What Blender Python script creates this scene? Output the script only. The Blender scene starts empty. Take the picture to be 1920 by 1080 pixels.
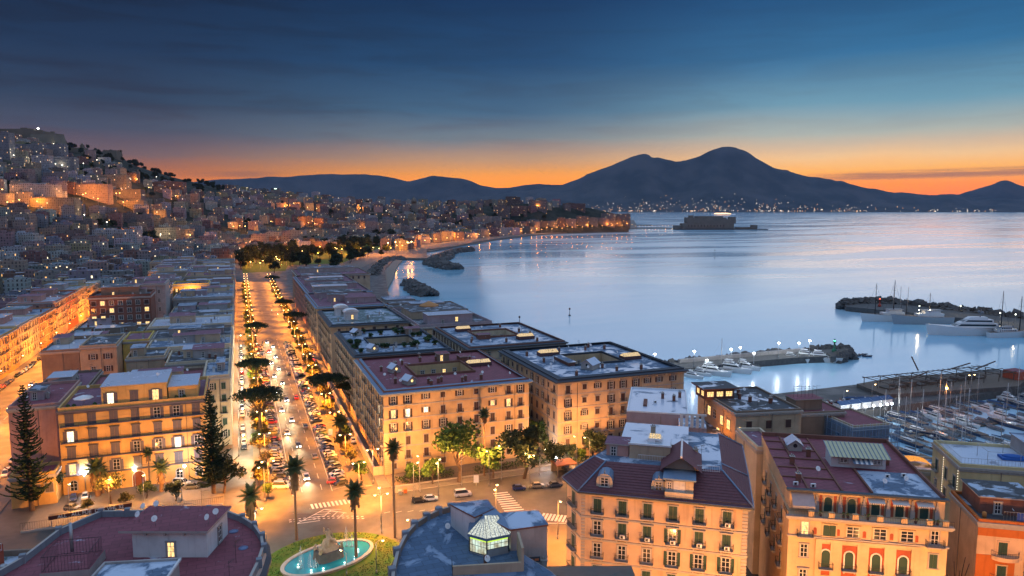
import bpy, math, random, colorsys
from mathutils import Vector, Matrix, noise as mnoise
R = math.radians
random.seed(7)
sc = bpy.context.scene
col = sc.collection

# ---------------------------------------------------------------- camera, sky, light
FPX = 1340.0; CAMZ = 78.0
PITCH = math.atan(150 / FPX); HEAD = R(20.904)
cp, sp = math.cos(PITCH), math.sin(PITCH)
ch, sh = math.cos(HEAD), math.sin(HEAD)
cam_d = bpy.data.cameras.new("camera")
cam_d.sensor_width = 36.0; cam_d.lens = 36.0 * FPX / 1920.0
cam_d.clip_start = 1.0; cam_d.clip_end = 150000.0
cam = bpy.data.objects.new("camera", cam_d); col.objects.link(cam)
cam.location = (0, 0, CAMZ)
cam.rotation_euler = (math.pi / 2 - PITCH, 0, -HEAD)
sc.camera = cam

sc.view_settings.view_transform = 'Standard'
sc.view_settings.look = 'None'
sc.view_settings.exposure = 0.0
sc.view_settings.gamma = 1.0
sc.view_settings.use_curve_mapping = False
sc.cycles.use_denoising = True
sc.cycles.max_bounces = 5
sc.cycles.diffuse_bounces = 2
sc.cycles.glossy_bounces = 3
sc.cycles.transmission_bounces = 3
sc.cycles.transparent_max_bounces = 6
sc.cycles.volume_bounces = 0
sc.cycles.sample_clamp_indirect = 3.0
sc.cycles.sample_clamp_direct = 40.0
sc.cycles.caustics_reflective = False
sc.cycles.caustics_refractive = False
sc.cycles.use_light_tree = True

def lin(c):
    c = c / 255.0
    return c / 12.92 if c <= 0.04045 else ((c + 0.055) / 1.055) ** 2.4
def S(r, g, b): return (lin(r), lin(g), lin(b), 1.0)

class NT:
    """small node-tree writer"""
    def __init__(s, tree): s.t = tree; s.n = tree.nodes; s.l = tree.links
    def new(s, kind, **kw):
        n = s.n.new(kind)
        for k, v in kw.items():
            if k == 'inp':
                for i, x in v.items():
                    if hasattr(x, 'is_output') : s.l.new(x, n.inputs[i])
                    else: n.inputs[i].default_value = x
            else: setattr(n, k, v)
        return n
    def math(s, op, a, b=0.0, c=None, clamp=False):
        n = s.n.new('ShaderNodeMath'); n.operation = op; n.use_clamp = clamp
        for i, x in enumerate((a, b) if c is None else (a, b, c)):
            if hasattr(x, 'is_output'): s.l.new(x, n.inputs[i])
            else: n.inputs[i].default_value = x
        return n.outputs[0]
    def mix(s, f, a, b, blend='MIX'):
        n = s.n.new('ShaderNodeMix'); n.data_type = 'RGBA'; n.blend_type = blend
        for i, x in ((0, f), (6, a), (7, b)):
            if hasattr(x, 'is_output'): s.l.new(x, n.inputs[i])
            else: n.inputs[i].default_value = x
        return n.outputs[2]
    def mapr(s, v, a, b, c=0.0, d=1.0, smooth=True):
        n = s.n.new('ShaderNodeMapRange'); n.clamp = True
        if smooth: n.interpolation_type = 'SMOOTHSTEP'
        s.l.new(v, n.inputs[0])
        for i, x in zip((1, 2, 3, 4), (a, b, c, d)): n.inputs[i].default_value = x
        return n.outputs[0]
    def ramp(s, v, stops):
        n = s.n.new('ShaderNodeValToRGB'); cr = n.color_ramp
        while len(cr.elements) < len(stops): cr.elements.new(0.5)
        for e, (p, c) in zip(cr.elements, stops): e.position = p; e.color = c
        s.l.new(v, n.inputs[0]); return n.outputs[0]
    def noise(s, vec, scale, detail=3.0, rough=0.55, dist=0.0):
        n = s.n.new('ShaderNodeTexNoise')
        if vec is not None: s.l.new(vec, n.inputs['Vector'])
        n.inputs['Scale'].default_value = scale; n.inputs['Detail'].default_value = detail
        n.inputs['Roughness'].default_value = rough; n.inputs['Distortion'].default_value = dist
        return n.outputs[0]
    def scalev(s, vec, x, y, z):
        n = s.n.new('ShaderNodeVectorMath'); n.operation = 'MULTIPLY'
        s.l.new(vec, n.inputs[0]); n.inputs[1].default_value = (x, y, z); return n.outputs[0]

world = bpy.data.worlds.new("World"); sc.world = world; world.use_nodes = True
HAZE = 1.7e-5
def build_world():
    nt = NT(world.node_tree); nt.n.clear()
    tc = nt.new('ShaderNodeTexCoord')
    d = tc.outputs['Generated']
    sep = nt.new('ShaderNodeSeparateXYZ', inp={0: d})
    z = sep.outputs[2]
    # side: -0.6 at the left of the view, +0.6 at the right
    side = nt.math('ADD', nt.math('MULTIPLY', sep.outputs[0], ch), nt.math('MULTIPLY', sep.outputs[1], -sh))
    warp = nt.noise(nt.scalev(d, 3, 3, 14), 1.6, 4.0)
    zz = nt.math('ADD', z, nt.math('MULTIPLY', nt.math('SUBTRACT', warp, 0.5), 0.016))
    k = 2.5                                   # ramps run over sin(elevation) 0 .. 0.4
    zr = nt.math('MULTIPLY', nt.math('MAXIMUM', zz, 0.0), k)
    up = [(0.36*k, S(84, 128, 182)), (1.0, S(172, 200, 240))]
    right = nt.ramp(zr, [(0.0, S(255, 100, 0)), (0.03*k, S(255, 130, 4)), (0.047*k, S(254, 166, 62)), (0.066*k, S(232, 182, 128)),
                         (0.095*k, S(166, 174, 164)), (0.13*k, S(104, 150, 170)), (0.19*k, S(46, 108, 150)), (0.28*k, S(14, 70, 118))] + up)
    mid = nt.ramp(zr, [(0.0, S(254, 112, 0)), (0.03*k, S(250, 132, 2)), (0.047*k, S(226, 138, 44)), (0.066*k, S(180, 136, 98)),
                       (0.095*k, S(112, 122, 126)), (0.13*k, S(64, 98, 124)), (0.19*k, S(28, 70, 108)), (0.28*k, S(9, 46, 84))] + up)
    left = nt.ramp(zr, [(0.0, S(224, 96, 20)), (0.03*k, S(202, 98, 20)), (0.047*k, S(152, 82, 44)), (0.066*k, S(106, 78, 72)),
                        (0.095*k, S(68, 72, 86)), (0.13*k, S(44, 58, 78)), (0.19*k, S(26, 48, 76)), (0.28*k, S(9, 28, 54))] + up)
    c = nt.mix(nt.mapr(side, -0.52, -0.02), left, mid)
    c = nt.mix(nt.mapr(side, -0.02, 0.40), c, right)
    # thin streaks of cloud: grey wisps high on the left, two dark bars by the horizon
    wn = nt.noise(nt.scalev(d, 2.2, 2.2, 22), 2.4, 6.0, 0.6, 0.4)
    wisps = nt.math('MULTIPLY', nt.mapr(wn, 0.42, 0.66), nt.mapr(z, 0.05, 0.12))
    wisps = nt.math('MULTIPLY', wisps, nt.mapr(z, 0.33, 0.24))
    lw = nt.mapr(side, 0.25, -0.45, 0.35, 1.0)
    c = nt.mix(nt.math('MULTIPLY', nt.math('MULTIPLY', wisps, lw), 0.5), c, nt.mix(1.0, c, (0.80, 0.46, 0.40, 1), 'MULTIPLY'))
    bn = nt.noise(nt.scalev(d, 5, 5, 150), 1.0, 4.0, 0.55, 0.25)
    def bar(z0, hw, s0, s1, tilt):
        zc_ = nt.math('SUBTRACT', z, nt.math('MULTIPLY', side, tilt))
        a = nt.mapr(nt.math('ABSOLUTE', nt.math('SUBTRACT', zc_, z0)), hw, hw * 0.25)
        b = nt.math('MULTIPLY', nt.mapr(side, s0, s0 + 0.12), nt.mapr(side, s1, s1 - 0.08))
        return nt.math('MULTIPLY', nt.math('MULTIPLY', a, b), nt.mapr(bn, 0.30, 0.52))
    c = nt.mix(nt.math('MULTIPLY', bar(0.0325, 0.0075, 0.33, 0.95, 0.016), 0.80), c, S(150, 92, 72))
    c = nt.mix(nt.math('MULTIPLY', bar(0.050, 0.0065, -0.44, -0.28, 0.02), 0.62), c, S(112, 74, 70))
    # the haze box dims what lies low behind it; the sky beyond is that much brighter
    path = nt.math('MINIMUM', nt.math('DIVIDE', 1420.0, nt.math('MAXIMUM', z, 0.01)), 21500.0)
    gain = nt.math('EXPONENT', nt.math('MULTIPLY', path, HAZE))
    gold = nt.mapr(z, 0.085, 0.012)
    gv = nt.new('ShaderNodeCombineXYZ', inp={0: nt.math('MULTIPLY', gain, nt.math('ADD', 1.0, nt.math('MULTIPLY', gold, 0.22))), 1: nt.math('MULTIPLY', gain, nt.math('ADD', 1.0, nt.math('MULTIPLY', gold, 0.42))), 2: gain})
    c = nt.mix(1.0, c, gv.outputs[0], 'MULTIPLY')
    # below the horizon the sky gives nothing but a faint bounce
    c = nt.mix(nt.mapr(z, -0.02, -0.004), S(30, 40, 58), c)
    sky = nt.new('ShaderNodeTexSky', sky_type='NISHITA', sun_disc=False, sun_elevation=R(0.6), sun_rotation=SUN_AZ)
    c2 = nt.mix(1.0, c, nt.mix(1.0, sky.outputs[0], (0.003, 0.003, 0.004, 1), 'MULTIPLY'), 'ADD')
    bg = nt.new('ShaderNodeBackground', inp={0: c2, 1: 1.0})
    out = nt.new('ShaderNodeOutputWorld', inp={0: bg.outputs[0]})
# the sun sits just under the horizon behind the volcano; only a last breath of direct light is left
SUN_AZ = HEAD + math.atan((1380 - 960) / 1350.0)
build_world()
sun_d = bpy.data.lights.new("sun", 'SUN'); sun_d.energy = 0.24; sun_d.angle = R(40); sun_d.color = (0.96, 0.94, 1.0)
sun = bpy.data.objects.new("sun", sun_d); col.objects.link(sun)
sun.location = (400, 400, 300)
sun.rotation_euler = (R(90 - 2.0), 0, -SUN_AZ + math.pi)

# ---------------------------------------------------------------- pixel of the photo -> point of the place
def cam2w(xc, yc): return (xc * ch + yc * sh, -xc * sh + yc * ch)
def w2cam(X, Y): return (X * ch - Y * sh, X * sh + Y * ch)
def ray(x, y):
    a = (x - 960) / FPX; b = (y - 540) / FPX
    return a, cp - b * sp, -(sp + b * cp)
def G(x, y, z=0.0):
    a, f, d = ray(x, y); t = (z - CAMZ) / d
    X, Y = cam2w(a * t, f * t); return Vector((X, Y, z))
def AT(x, y, depth):
    """point at a given forward distance"""
    a, f, d = ray(x, y); t = depth / f
    X, Y = cam2w(a * t, f * t); return Vector((X, Y, CAMZ + d * t))
def PX(P):
    xc, yc = w2cam(P[0], P[1]); dz = P[2] - CAMZ
    zc = yc * cp - dz * sp
    return 960 + FPX * xc / zc, 540 - FPX * (dz * cp + yc * sp) / zc, zc

# ---------------------------------------------------------------- mesh + object helpers
class MB:
    def __init__(s): s.v = []; s.f = []; s.mi = []; s.mats = []; s.xf = None; s.sm = []
    def m(s, mat):
        if mat not in s.mats: s.mats.append(mat)
        return s.mats.index(mat)
    def pv(s, p):
        if s.xf is not None: p = s.xf @ Vector(p)
        s.v.append((p[0], p[1], p[2])); return len(s.v) - 1
    def face(s, pts, mat, smooth=False):
        s.f.append([s.pv(p) for p in pts]); s.mi.append(s.m(mat)); s.sm.append(smooth)
    def box(s, x0, y0, z0, x1, y1, z1, mat, top=None, bottom=True):
        i = [s.pv(p) for p in ((x0,y0,z0),(x1,y0,z0),(x1,y1,z0),(x0,y1,z0),(x0,y0,z1),(x1,y0,z1),(x1,y1,z1),(x0,y1,z1))]
        k = s.m(mat); kt = k if top is None else s.m(top)
        fs = [(0,1,5,4),(1,2,6,5),(2,3,7,6),(3,0,4,7)]
        for f in fs: s.f.append([i[j] for j in f]); s.mi.append(k); s.sm.append(False)
        s.f.append([i[j] for j in (4,5,6,7)]); s.mi.append(kt); s.sm.append(False)
        if bottom: s.f.append([i[j] for j in (3,2,1,0)]); s.mi.append(k); s.sm.append(False)
    def prism(s, poly, z0, z1, mat, top=None, bottom=False):
        n = len(poly); k = s.m(mat); kt = k if top is None else s.m(top)
        a = [s.pv((p[0], p[1], z0)) for p in poly]; b = [s.pv((p[0], p[1], z1)) for p in poly]
        for i in range(n):
            j = (i + 1) % n
            s.f.append([a[i], a[j], b[j], b[i]]); s.mi.append(k); s.sm.append(False)
        s.f.append(b); s.mi.append(kt); s.sm.append(False)
        if bottom: s.f.append(a[::-1]); s.mi.append(k); s.sm.append(False)
    def tube(s, p0, p1, r0, r1, mat, n=6, caps=True, smooth=True):
        p0 = Vector(p0); p1 = Vector(p1); d = p1 - p0
        if d.length < 1e-6: return
        d.normalize()
        a = d.orthogonal().normalized(); b = d.cross(a)
        A = []; B = []
        for i in range(n):
            t = 2 * math.pi * i / n; o = a * math.cos(t) + b * math.sin(t)
            A.append(s.pv(p0 + o * r0)); B.append(s.pv(p1 + o * r1))
        k = s.m(mat)
        for i in range(n):
            j = (i + 1) % n; s.f.append([A[i], A[j], B[j], B[i]]); s.mi.append(k); s.sm.append(smooth)
        if caps:
            s.f.append(B); s.mi.append(k); s.sm.append(False); s.f.append(A[::-1]); s.mi.append(k); s.sm.append(False)
    def path(s, pts, r0, r1, mat, n=6):
        m = len(pts) - 1
        for i in range(m):
            s.tube(pts[i], pts[i+1], r0 + (r1 - r0) * i / m, r0 + (r1 - r0) * (i + 1) / m, mat, n, caps=(i == m - 1))
    def lathe(s, prof, mat, n=12, c=(0, 0, 0), sx=1.0, sy=1.0, smooth=True):
        k = s.m(mat); rings = []
        for r, z in prof:
            rings.append([s.pv((c[0] + sx * r * math.cos(2*math.pi*i/n), c[1] + sy * r * math.sin(2*math.pi*i/n), c[2] + z)) for i in range(n)])
        for a, b in zip(rings, rings[1:]):
            for i in range(n):
                j = (i + 1) % n; s.f.append([a[i], a[j], b[j], b[i]]); s.mi.append(k); s.sm.append(smooth)
        s.f.append(rings[-1]); s.mi.append(k); s.sm.append(False)
        s.f.append(rings[0][::-1]); s.mi.append(k); s.sm.append(False)
    def data(s, name):
        me = bpy.data.meshes.new(name)
        me.from_pydata(s.v, [], s.f)
        for mt in s.mats: me.materials.append(mt)
        me.polygons.foreach_set('material_index', s.mi)
        me.polygons.foreach_set('use_smooth', s.sm)
        me.update(); return me
    def obj(s, name, parent=None, loc=(0, 0, 0), rz=0.0):
        return put(s.data(name), name, parent, loc, rz)
def put(me, name, parent=None, loc=(0, 0, 0), rz=0.0):
    o = bpy.data.objects.new(name, me); col.objects.link(o)
    o.location = loc; o.rotation_euler = (0, 0, rz)
    if parent is not None: o.parent = parent
    return o
def tag(o, label, cat, group=None, kind=None):
    o['label'] = label; o['category'] = cat
    if group: o['group'] = group
    if kind: o['kind'] = kind
    return o
def thing(name, label, cat, loc, rz=0.0, group=None):
    return tag(put(None, name, None, loc, rz), label, cat, group)
def struct(o): o['kind'] = 'structure'; return o
def copy_tree(o, loc=None, rz=None, parent=None, label=None, group=None):
    c = o.copy(); col.objects.link(c)
    if parent is not None: c.parent = parent
    if loc is not None: c.location = loc
    if rz is not None: c.rotation_euler = (0, 0, rz)
    if label: c['label'] = label
    if group: c['group'] = group
    for k in list(o.children): copy_tree(k, parent=c)
    return c
ORD = ['first','second','third','fourth','fifth','sixth','seventh','eighth','ninth','tenth','eleventh','twelfth','thirteenth','fourteenth','fifteenth',
       'sixteenth','seventeenth','eighteenth','nineteenth','twentieth']
TENS = {2: 'twenty', 3: 'thirty', 4: 'forty', 5: 'fifty', 6: 'sixty', 7: 'seventy', 8: 'eighty', 9: 'ninety'}
TENTH = {2: 'twentieth', 3: 'thirtieth', 4: 'fortieth', 5: 'fiftieth', 6: 'sixtieth', 7: 'seventieth', 8: 'eightieth', 9: 'ninetieth'}
def nth(i):
    """i from 0"""
    if i < 20: return ORD[i]
    if i + 1 >= 100:
        h, r = divmod(i + 1, 100); w = ('one', 'two', 'three', 'four')[h - 1] + '-hundred'
        return w + 'th' if r == 0 else w + '-and-' + nth(r - 1)
    q, r = divmod(i + 1, 10)
    return TENTH[q] if r == 0 else TENS[q] + '-' + ORD[r - 1]

# ---------------------------------------------------------------- materials
MATS = {}
def mat(name, fn):
    if name in MATS: return MATS[name]
    m = bpy.data.materials.new(name); m.use_nodes = True
    nt = NT(m.node_tree); nt.n.clear()
    out = nt.new('ShaderNodeOutputMaterial')
    sh_ = fn(nt); nt.l.new(sh_, out.inputs[0])
    MATS[name] = m; return m
def bsdf(nt, color, rough=0.8, metal=0.0, spec=0.4, normal=None, emis=None, estr=0.0):
    b = nt.new('ShaderNodeBsdfPrincipled')
    for k, x in (('Base Color', color), ('Roughness', rough), ('Metallic', metal), ('Specular IOR Level', spec)):
        if hasattr(x, 'is_output'): nt.l.new(x, b.inputs[k])
        else: b.inputs[k].default_value = x
    if normal is not None: nt.l.new(normal, b.inputs['Normal'])
    if emis is not None:
        for k, x in (('Emission Color', emis), ('Emission Strength', estr)):
            if hasattr(x, 'is_output'): nt.l.new(x, b.inputs[k])
            else: b.inputs[k].default_value = x
    return b.outputs[0]
def C4(c, k=1.0): return (c[0] * k, c[1] * k, c[2] * k, 1.0)
def plain(name, c, rough=0.7, metal=0.0, spec=0.4, var=0.18, scale=1.5):
    def fn(nt):
        g = nt.new('ShaderNodeNewGeometry')
        n = nt.noise(g.outputs['Position'], scale, 4.0)
        cc = nt.mix(n, C4(c, 1 - var), C4(c, 1 + var))
        return bsdf(nt, cc, rough, metal, spec)
    return mat(name, fn)
def plaster(name, c, dirt=0.45):
    """painted plaster: soft blotches, rain streaks under ledges, fine grain"""
    def fn(nt):
        g = nt.new('ShaderNodeNewGeometry'); p = g.outputs['Position']
        blot = nt.noise(p, 0.22, 5.0, 0.6)
        streak = nt.noise(nt.scalev(p, 1.0, 1.0, 0.08), 1.3, 4.0, 0.6)
        cc = nt.mix(nt.mapr(blot, 0.3, 0.7), C4(c, 0.84), C4(c, 1.12))
        cc = nt.mix(nt.math('MULTIPLY', nt.mapr(streak, 0.52, 0.76), dirt), cc, C4((c[0]*0.45, c[1]*0.45, c[2]*0.47)))
        bmp = nt.new('ShaderNodeBump', inp={0: 0.25, 1: 0.05, 2: nt.noise(p, 6.0, 3.0)}) if False else None
        return bsdf(nt, cc, 0.85, 0.0, 0.25)
    return mat(name, fn)
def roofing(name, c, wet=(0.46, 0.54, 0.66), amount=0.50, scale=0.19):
    """bitumen or tile deck with puddles, their pale sky reflection painted into the colour"""
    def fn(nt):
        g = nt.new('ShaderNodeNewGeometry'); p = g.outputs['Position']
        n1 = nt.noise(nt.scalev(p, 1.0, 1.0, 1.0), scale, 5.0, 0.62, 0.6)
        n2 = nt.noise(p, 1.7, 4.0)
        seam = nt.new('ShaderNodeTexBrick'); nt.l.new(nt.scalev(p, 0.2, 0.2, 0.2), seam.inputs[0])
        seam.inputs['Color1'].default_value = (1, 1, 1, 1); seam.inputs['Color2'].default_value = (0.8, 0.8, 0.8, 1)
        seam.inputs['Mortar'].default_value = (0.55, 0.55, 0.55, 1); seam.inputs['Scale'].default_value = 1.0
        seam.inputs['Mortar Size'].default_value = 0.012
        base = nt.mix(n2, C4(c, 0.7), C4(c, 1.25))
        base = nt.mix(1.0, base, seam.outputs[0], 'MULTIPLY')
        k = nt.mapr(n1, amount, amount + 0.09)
        cc = nt.mix(nt.math('MULTIPLY', k, 0.9), base, (*wet, 1))  # bluish-white sky reflection put into the puddles' base colour
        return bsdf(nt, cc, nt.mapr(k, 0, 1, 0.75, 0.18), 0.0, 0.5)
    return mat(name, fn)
def glow(name, c, strength, sample=False):
    def fn(nt):
        e = nt.new('ShaderNodeEmission', inp={0: (*c, 1), 1: strength}); return e.outputs[0]
    m = mat(name, fn)
    if not sample: m.cycles.emission_sampling = 'NONE'
    return m
def litpane(name, c, strength):
    """a lit room behind glass: brighter low, curtain folds"""
    def fn(nt):
        t = nt.new('ShaderNodeTexCoord'); n = nt.noise(nt.scalev(t.outputs['Object'], 7, 7, 1.2), 1.0, 2.0)
        e = nt.new('ShaderNodeEmission', inp={0: (*c, 1), 1: nt.mapr(n, 0.3, 0.7, strength * 0.35, strength * 1.2)})
        return e.outputs[0]
    m = mat(name, fn); m.cycles.emission_sampling = 'NONE'; return m
def leafmat(name, c, c2):
    def fn(nt):
        g = nt.new('ShaderNodeNewGeometry')
        n = nt.noise(g.outputs['Position'], 0.8, 3.0)
        cc = nt.mix(nt.mapr(n, 0.35, 0.65), (*c, 1), (*c2, 1))
        return bsdf(nt, cc, 0.75, 0.0, 0.2)
    return mat(name, fn)
M_ASPH = mat('asphalt', lambda nt: (lambda p: bsdf(nt, nt.mix(nt.noise(p, 0.5, 5.0), (0.035, 0.034, 0.033, 1), (0.08, 0.078, 0.075, 1)),
              nt.mapr(nt.noise(p, 0.12, 3.0), 0.3, 0.7, 0.45, 0.75), 0, 0.4))(nt.new('ShaderNodeNewGeometry').outputs['Position']))
M_PAVE = mat('pavement', lambda nt: (lambda p: bsdf(nt, nt.mix(nt.noise(p, 0.8, 5.0), (0.09, 0.085, 0.075, 1), (0.17, 0.155, 0.14, 1)), 0.8, 0, 0.3))(nt.new('ShaderNodeNewGeometry').outputs['Position']))
M_EARTH = plain('packed_earth', (0.16, 0.125, 0.085), 0.95, var=0.35, scale=0.6)
M_PAINT = plain('road_paint', (0.62, 0.60, 0.55), 0.7, var=0.3, scale=2.5)
M_KERB = plain('kerb_stone', (0.30, 0.28, 0.26))
M_STONE = plain('stone_trim', (0.36, 0.33, 0.30), 0.85)
M_DARKIRON = plain('dark_iron', (0.03, 0.03, 0.035), 0.5, 0.3)
M_STEEL = plain('galvanised_steel', (0.35, 0.36, 0.37), 0.4, 0.7)
M_WHITE = plain('white_paint', (0.72, 0.72, 0.72), 0.5)
M_GLASS = mat('window_glass', lambda nt: bsdf(nt, (0.02, 0.025, 0.03, 1), 0.08, 0.0, 0.8))
M_LITW = litpane('lit_pane_warm', (1.0, 0.62, 0.22), 2.2)
M_LITB = litpane('lit_pane_bright', (1.0, 0.86, 0.55), 3.0)
M_SKYL = litpane('lit_skylight', (1.0, 0.72, 0.38), 1.1)
M_FRAMEW = plain('white_joinery', (0.62, 0.6, 0.56), 0.6)
M_SHUT_MAUVE = plain('mauve_shutter', (0.115, 0.10, 0.115), 0.7)
M_SHUT_BROWN = plain('brown_shutter', (0.065, 0.035, 0.032), 0.7)
M_SHUT_GREEN = plain('green_shutter', (0.018, 0.055, 0.045), 0.65)
M_TRUNK = plain('bark', (0.09, 0.06, 0.042), 0.95, var=0.4, scale=3.0)
M_TRUNKP = plain('palm_bark', (0.17, 0.10, 0.06), 0.95, var=0.4, scale=4.0)
M_ROCK = mat('rock', lambda nt: (lambda p: bsdf(nt, nt.mix(nt.noise(p, 0.45, 6.0, 0.7), (0.03, 0.03, 0.032, 1), (0.17, 0.16, 0.15, 1)), 0.9, 0, 0.3))(nt.new('ShaderNodeNewGeometry').outputs['Position']))

# ---------------------------------------------------------------- sea, ground, terrain, mountains
def sea_mat():
    def fn(nt):
        g = nt.new('ShaderNodeNewGeometry'); p = g.outputs['Position']
        # smoothed by a long exposure: broad lazy slicks, almost no ripples
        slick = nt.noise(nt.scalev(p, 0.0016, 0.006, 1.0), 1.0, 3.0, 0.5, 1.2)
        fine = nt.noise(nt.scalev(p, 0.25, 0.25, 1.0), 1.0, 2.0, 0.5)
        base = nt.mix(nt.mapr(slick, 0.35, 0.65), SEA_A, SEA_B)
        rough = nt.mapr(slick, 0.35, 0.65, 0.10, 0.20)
        b = nt.new('ShaderNodeBump'); b.inputs['Strength'].default_value = 0.03; b.inputs['Distance'].default_value = 0.25
        nt.l.new(fine, b.inputs['Height'])
        return bsdf(nt, base, rough, 0.0, 0.65, b.outputs[0])
    return mat('sea_water', fn)
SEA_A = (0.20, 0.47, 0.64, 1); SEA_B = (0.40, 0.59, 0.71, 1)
SEA = -3.0
m = MB(); W = 60000
m.face([(-W, -2000, SEA), (W, -2000, SEA), (W, W, SEA), (-W, W, SEA)], sea_mat())
sea = struct(m.obj('sea'))

COAST = [(700, -150), (520, 40), (380, 100), (240, 116), (192, 140), (190, 186), (212, 203), (338, 206), (342, 236), (205, 236), (182, 222), (166, 196), (146, 205),
         (142, 252), (128, 300), (122, 352), (116, 400), (104, 440), (96, 470)]
for q in ((724, 528), (722, 505), (738, 487), (800, 480), (800, 468), (850, 462), (900, 452), (960, 444), (1040, 437), (1120, 431), (1190, 428)):
    P = G(*q, 0); COAST.append((P.x, P.y))
P = G(1195, 424, 0); COAST.append((P.x, P.y))
P = G(1188, 412, 0); COAST.append((P.x, P.y))
COAST += [tuple(AT(1150, 395, 5200)[:2]), tuple(AT(300, 395, 5200)[:2]), (-5200, 3000), (-2500, -400), (0, -150)]
def tri_poly(name, poly, z0, z1, mtop, mside):
    """a sheet of any outline with its edge wall"""
    import bmesh
    bm = bmesh.new(); vs = [bm.verts.new((p[0], p[1], z1)) for p in poly]
    es = [bm.edges.new((vs[i], vs[(i + 1) % len(vs)])) for i in range(len(vs))]
    r = bmesh.ops.triangle_fill(bm, use_beauty=True, use_dissolve=False, edges=es, normal=(0, 0, 1))
    lo = [bm.verts.new((p[0], p[1], z0)) for p in poly]
    for f in bm.faces:
        if f.normal.z < 0: f.normal_flip()
        f.material_index = 0
    for i in range(len(poly)):
        j = (i + 1) % len(poly); f = bm.faces.new((vs[i], vs[j], lo[j], lo[i])); f.material_index = 1
    me = bpy.data.meshes.new(name); bm.to_mesh(me); bm.free()
    me.materials.append(mtop); me.materials.append(mside)
    return put(me, name)
struct(tri_poly('ground', COAST, -9, 0.0, M_ASPH, M_ROCK))

def lerpl(tab, x):
    if x <= tab[0][0]: return tab[0][1]
    for (a, b), (c, d) in zip(tab, tab[1:]):
        if x <= c: return b + (d - b) * (x - a) / (c - a)
    return tab[-1][1]
def ss(a, b, x):
    t = min(1.0, max(0.0, (x - a) / (b - a))); return t * t * (3 - 2 * t)
RIDGE_Y = [(-500, 250), (0, 262), (100, 268), (135, 278), (220, 290), (262, 313), (330, 334), (400, 350), (470, 364), (540, 370), (620, 377), (760, 386), (860, 386),
           (930, 384), (990, 379), (1060, 384), (1105, 388), (1150, 400), (1190, 412)]
RIDGE_D = [(-500, 2050), (0, 2050), (300, 2200), (500, 2350), (760, 2500), (1000, 2450), (1190, 2600)]
RISE_D = [(-500, 620), (0, 720), (200, 900), (445, 1300), (760, 1900), (960, 2180), (1190, 2450)]
def terrain(X, Y):
    xc, yc = w2cam(X, Y)
    if yc < 300: return -0.6
    q = 960 + 1350 * xc / yc
    if q > 1200: return -6.0
    dr = lerpl(RIDGE_D, q); d0 = lerpl(RISE_D, q)
    zr = CAMZ + (390 - lerpl(RIDGE_Y, q)) / 1350.0 * dr
    zr = max(zr, 2.0)
    t = (yc - d0) / (dr - d0)
    if t <= 0: z = -9 + 8.4 * ss(-0.15, 0, t)
    elif t <= 1: z = -0.6 + (zr + 0.6) * (0.55 * t + 0.45 * ss(0, 1, t))
    else: z = zr * (1 - 0.75 * ss(1, 2.2, t))
    n = mnoise.fractal(Vector((X * 0.004, Y * 0.004, 0)), 1.0, 2.0, 3)
    return z + 9 * n * ss(0, 0.25, t) * (1 if t < 0.9 else 0.4) * min(1.0, zr / 120.0)
m = MB(); idx = {}
M_HILL = mat('hillside', lambda nt: (lambda p: bsdf(nt, nt.mix(nt.mapr(nt.noise(p, 0.02, 5.0, 0.7), 0.35, 0.65), (0.018, 0.024, 0.016, 1), (0.05, 0.05, 0.04, 1)), 0.95, 0, 0.1))(nt.new('ShaderNodeNewGeometry').outputs['Position']))
qs = [-500 + 20 * i for i in range(85)]; ds = [520 + 40 * i for i in range(84)]
for i, q in enumerate(qs):
    for j, d in enumerate(ds):
        X, Y = cam2w((q - 960) / 1350.0 * d, d)
        idx[i, j] = m.pv((X, Y, terrain(X, Y)))
mk = m.m(M_HILL)
for i in range(len(qs) - 1):
    for j in range(len(ds) - 1):
        m.f.append([idx[i, j], idx[i + 1, j], idx[i + 1, j + 1], idx[i, j + 1]]); m.mi.append(mk); m.sm.append(True)
struct(m.obj('hill_terrain'))
def HIT(x, y):
    """where the sight line of a pixel meets the land"""
    a, f, dn = ray(x, y)
    t = 450.0
    while t < 4200:
        X, Y = cam2w(a * t, f * t); z = CAMZ + dn * t
        if z <= max(0.0, terrain(X, Y)): return Vector((X, Y, max(0.0, terrain(X, Y))))
        t += 4
    X, Y = cam2w(a * 2600, f * 2600); return Vector((X, Y, max(0, terrain(X, Y))))

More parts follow.
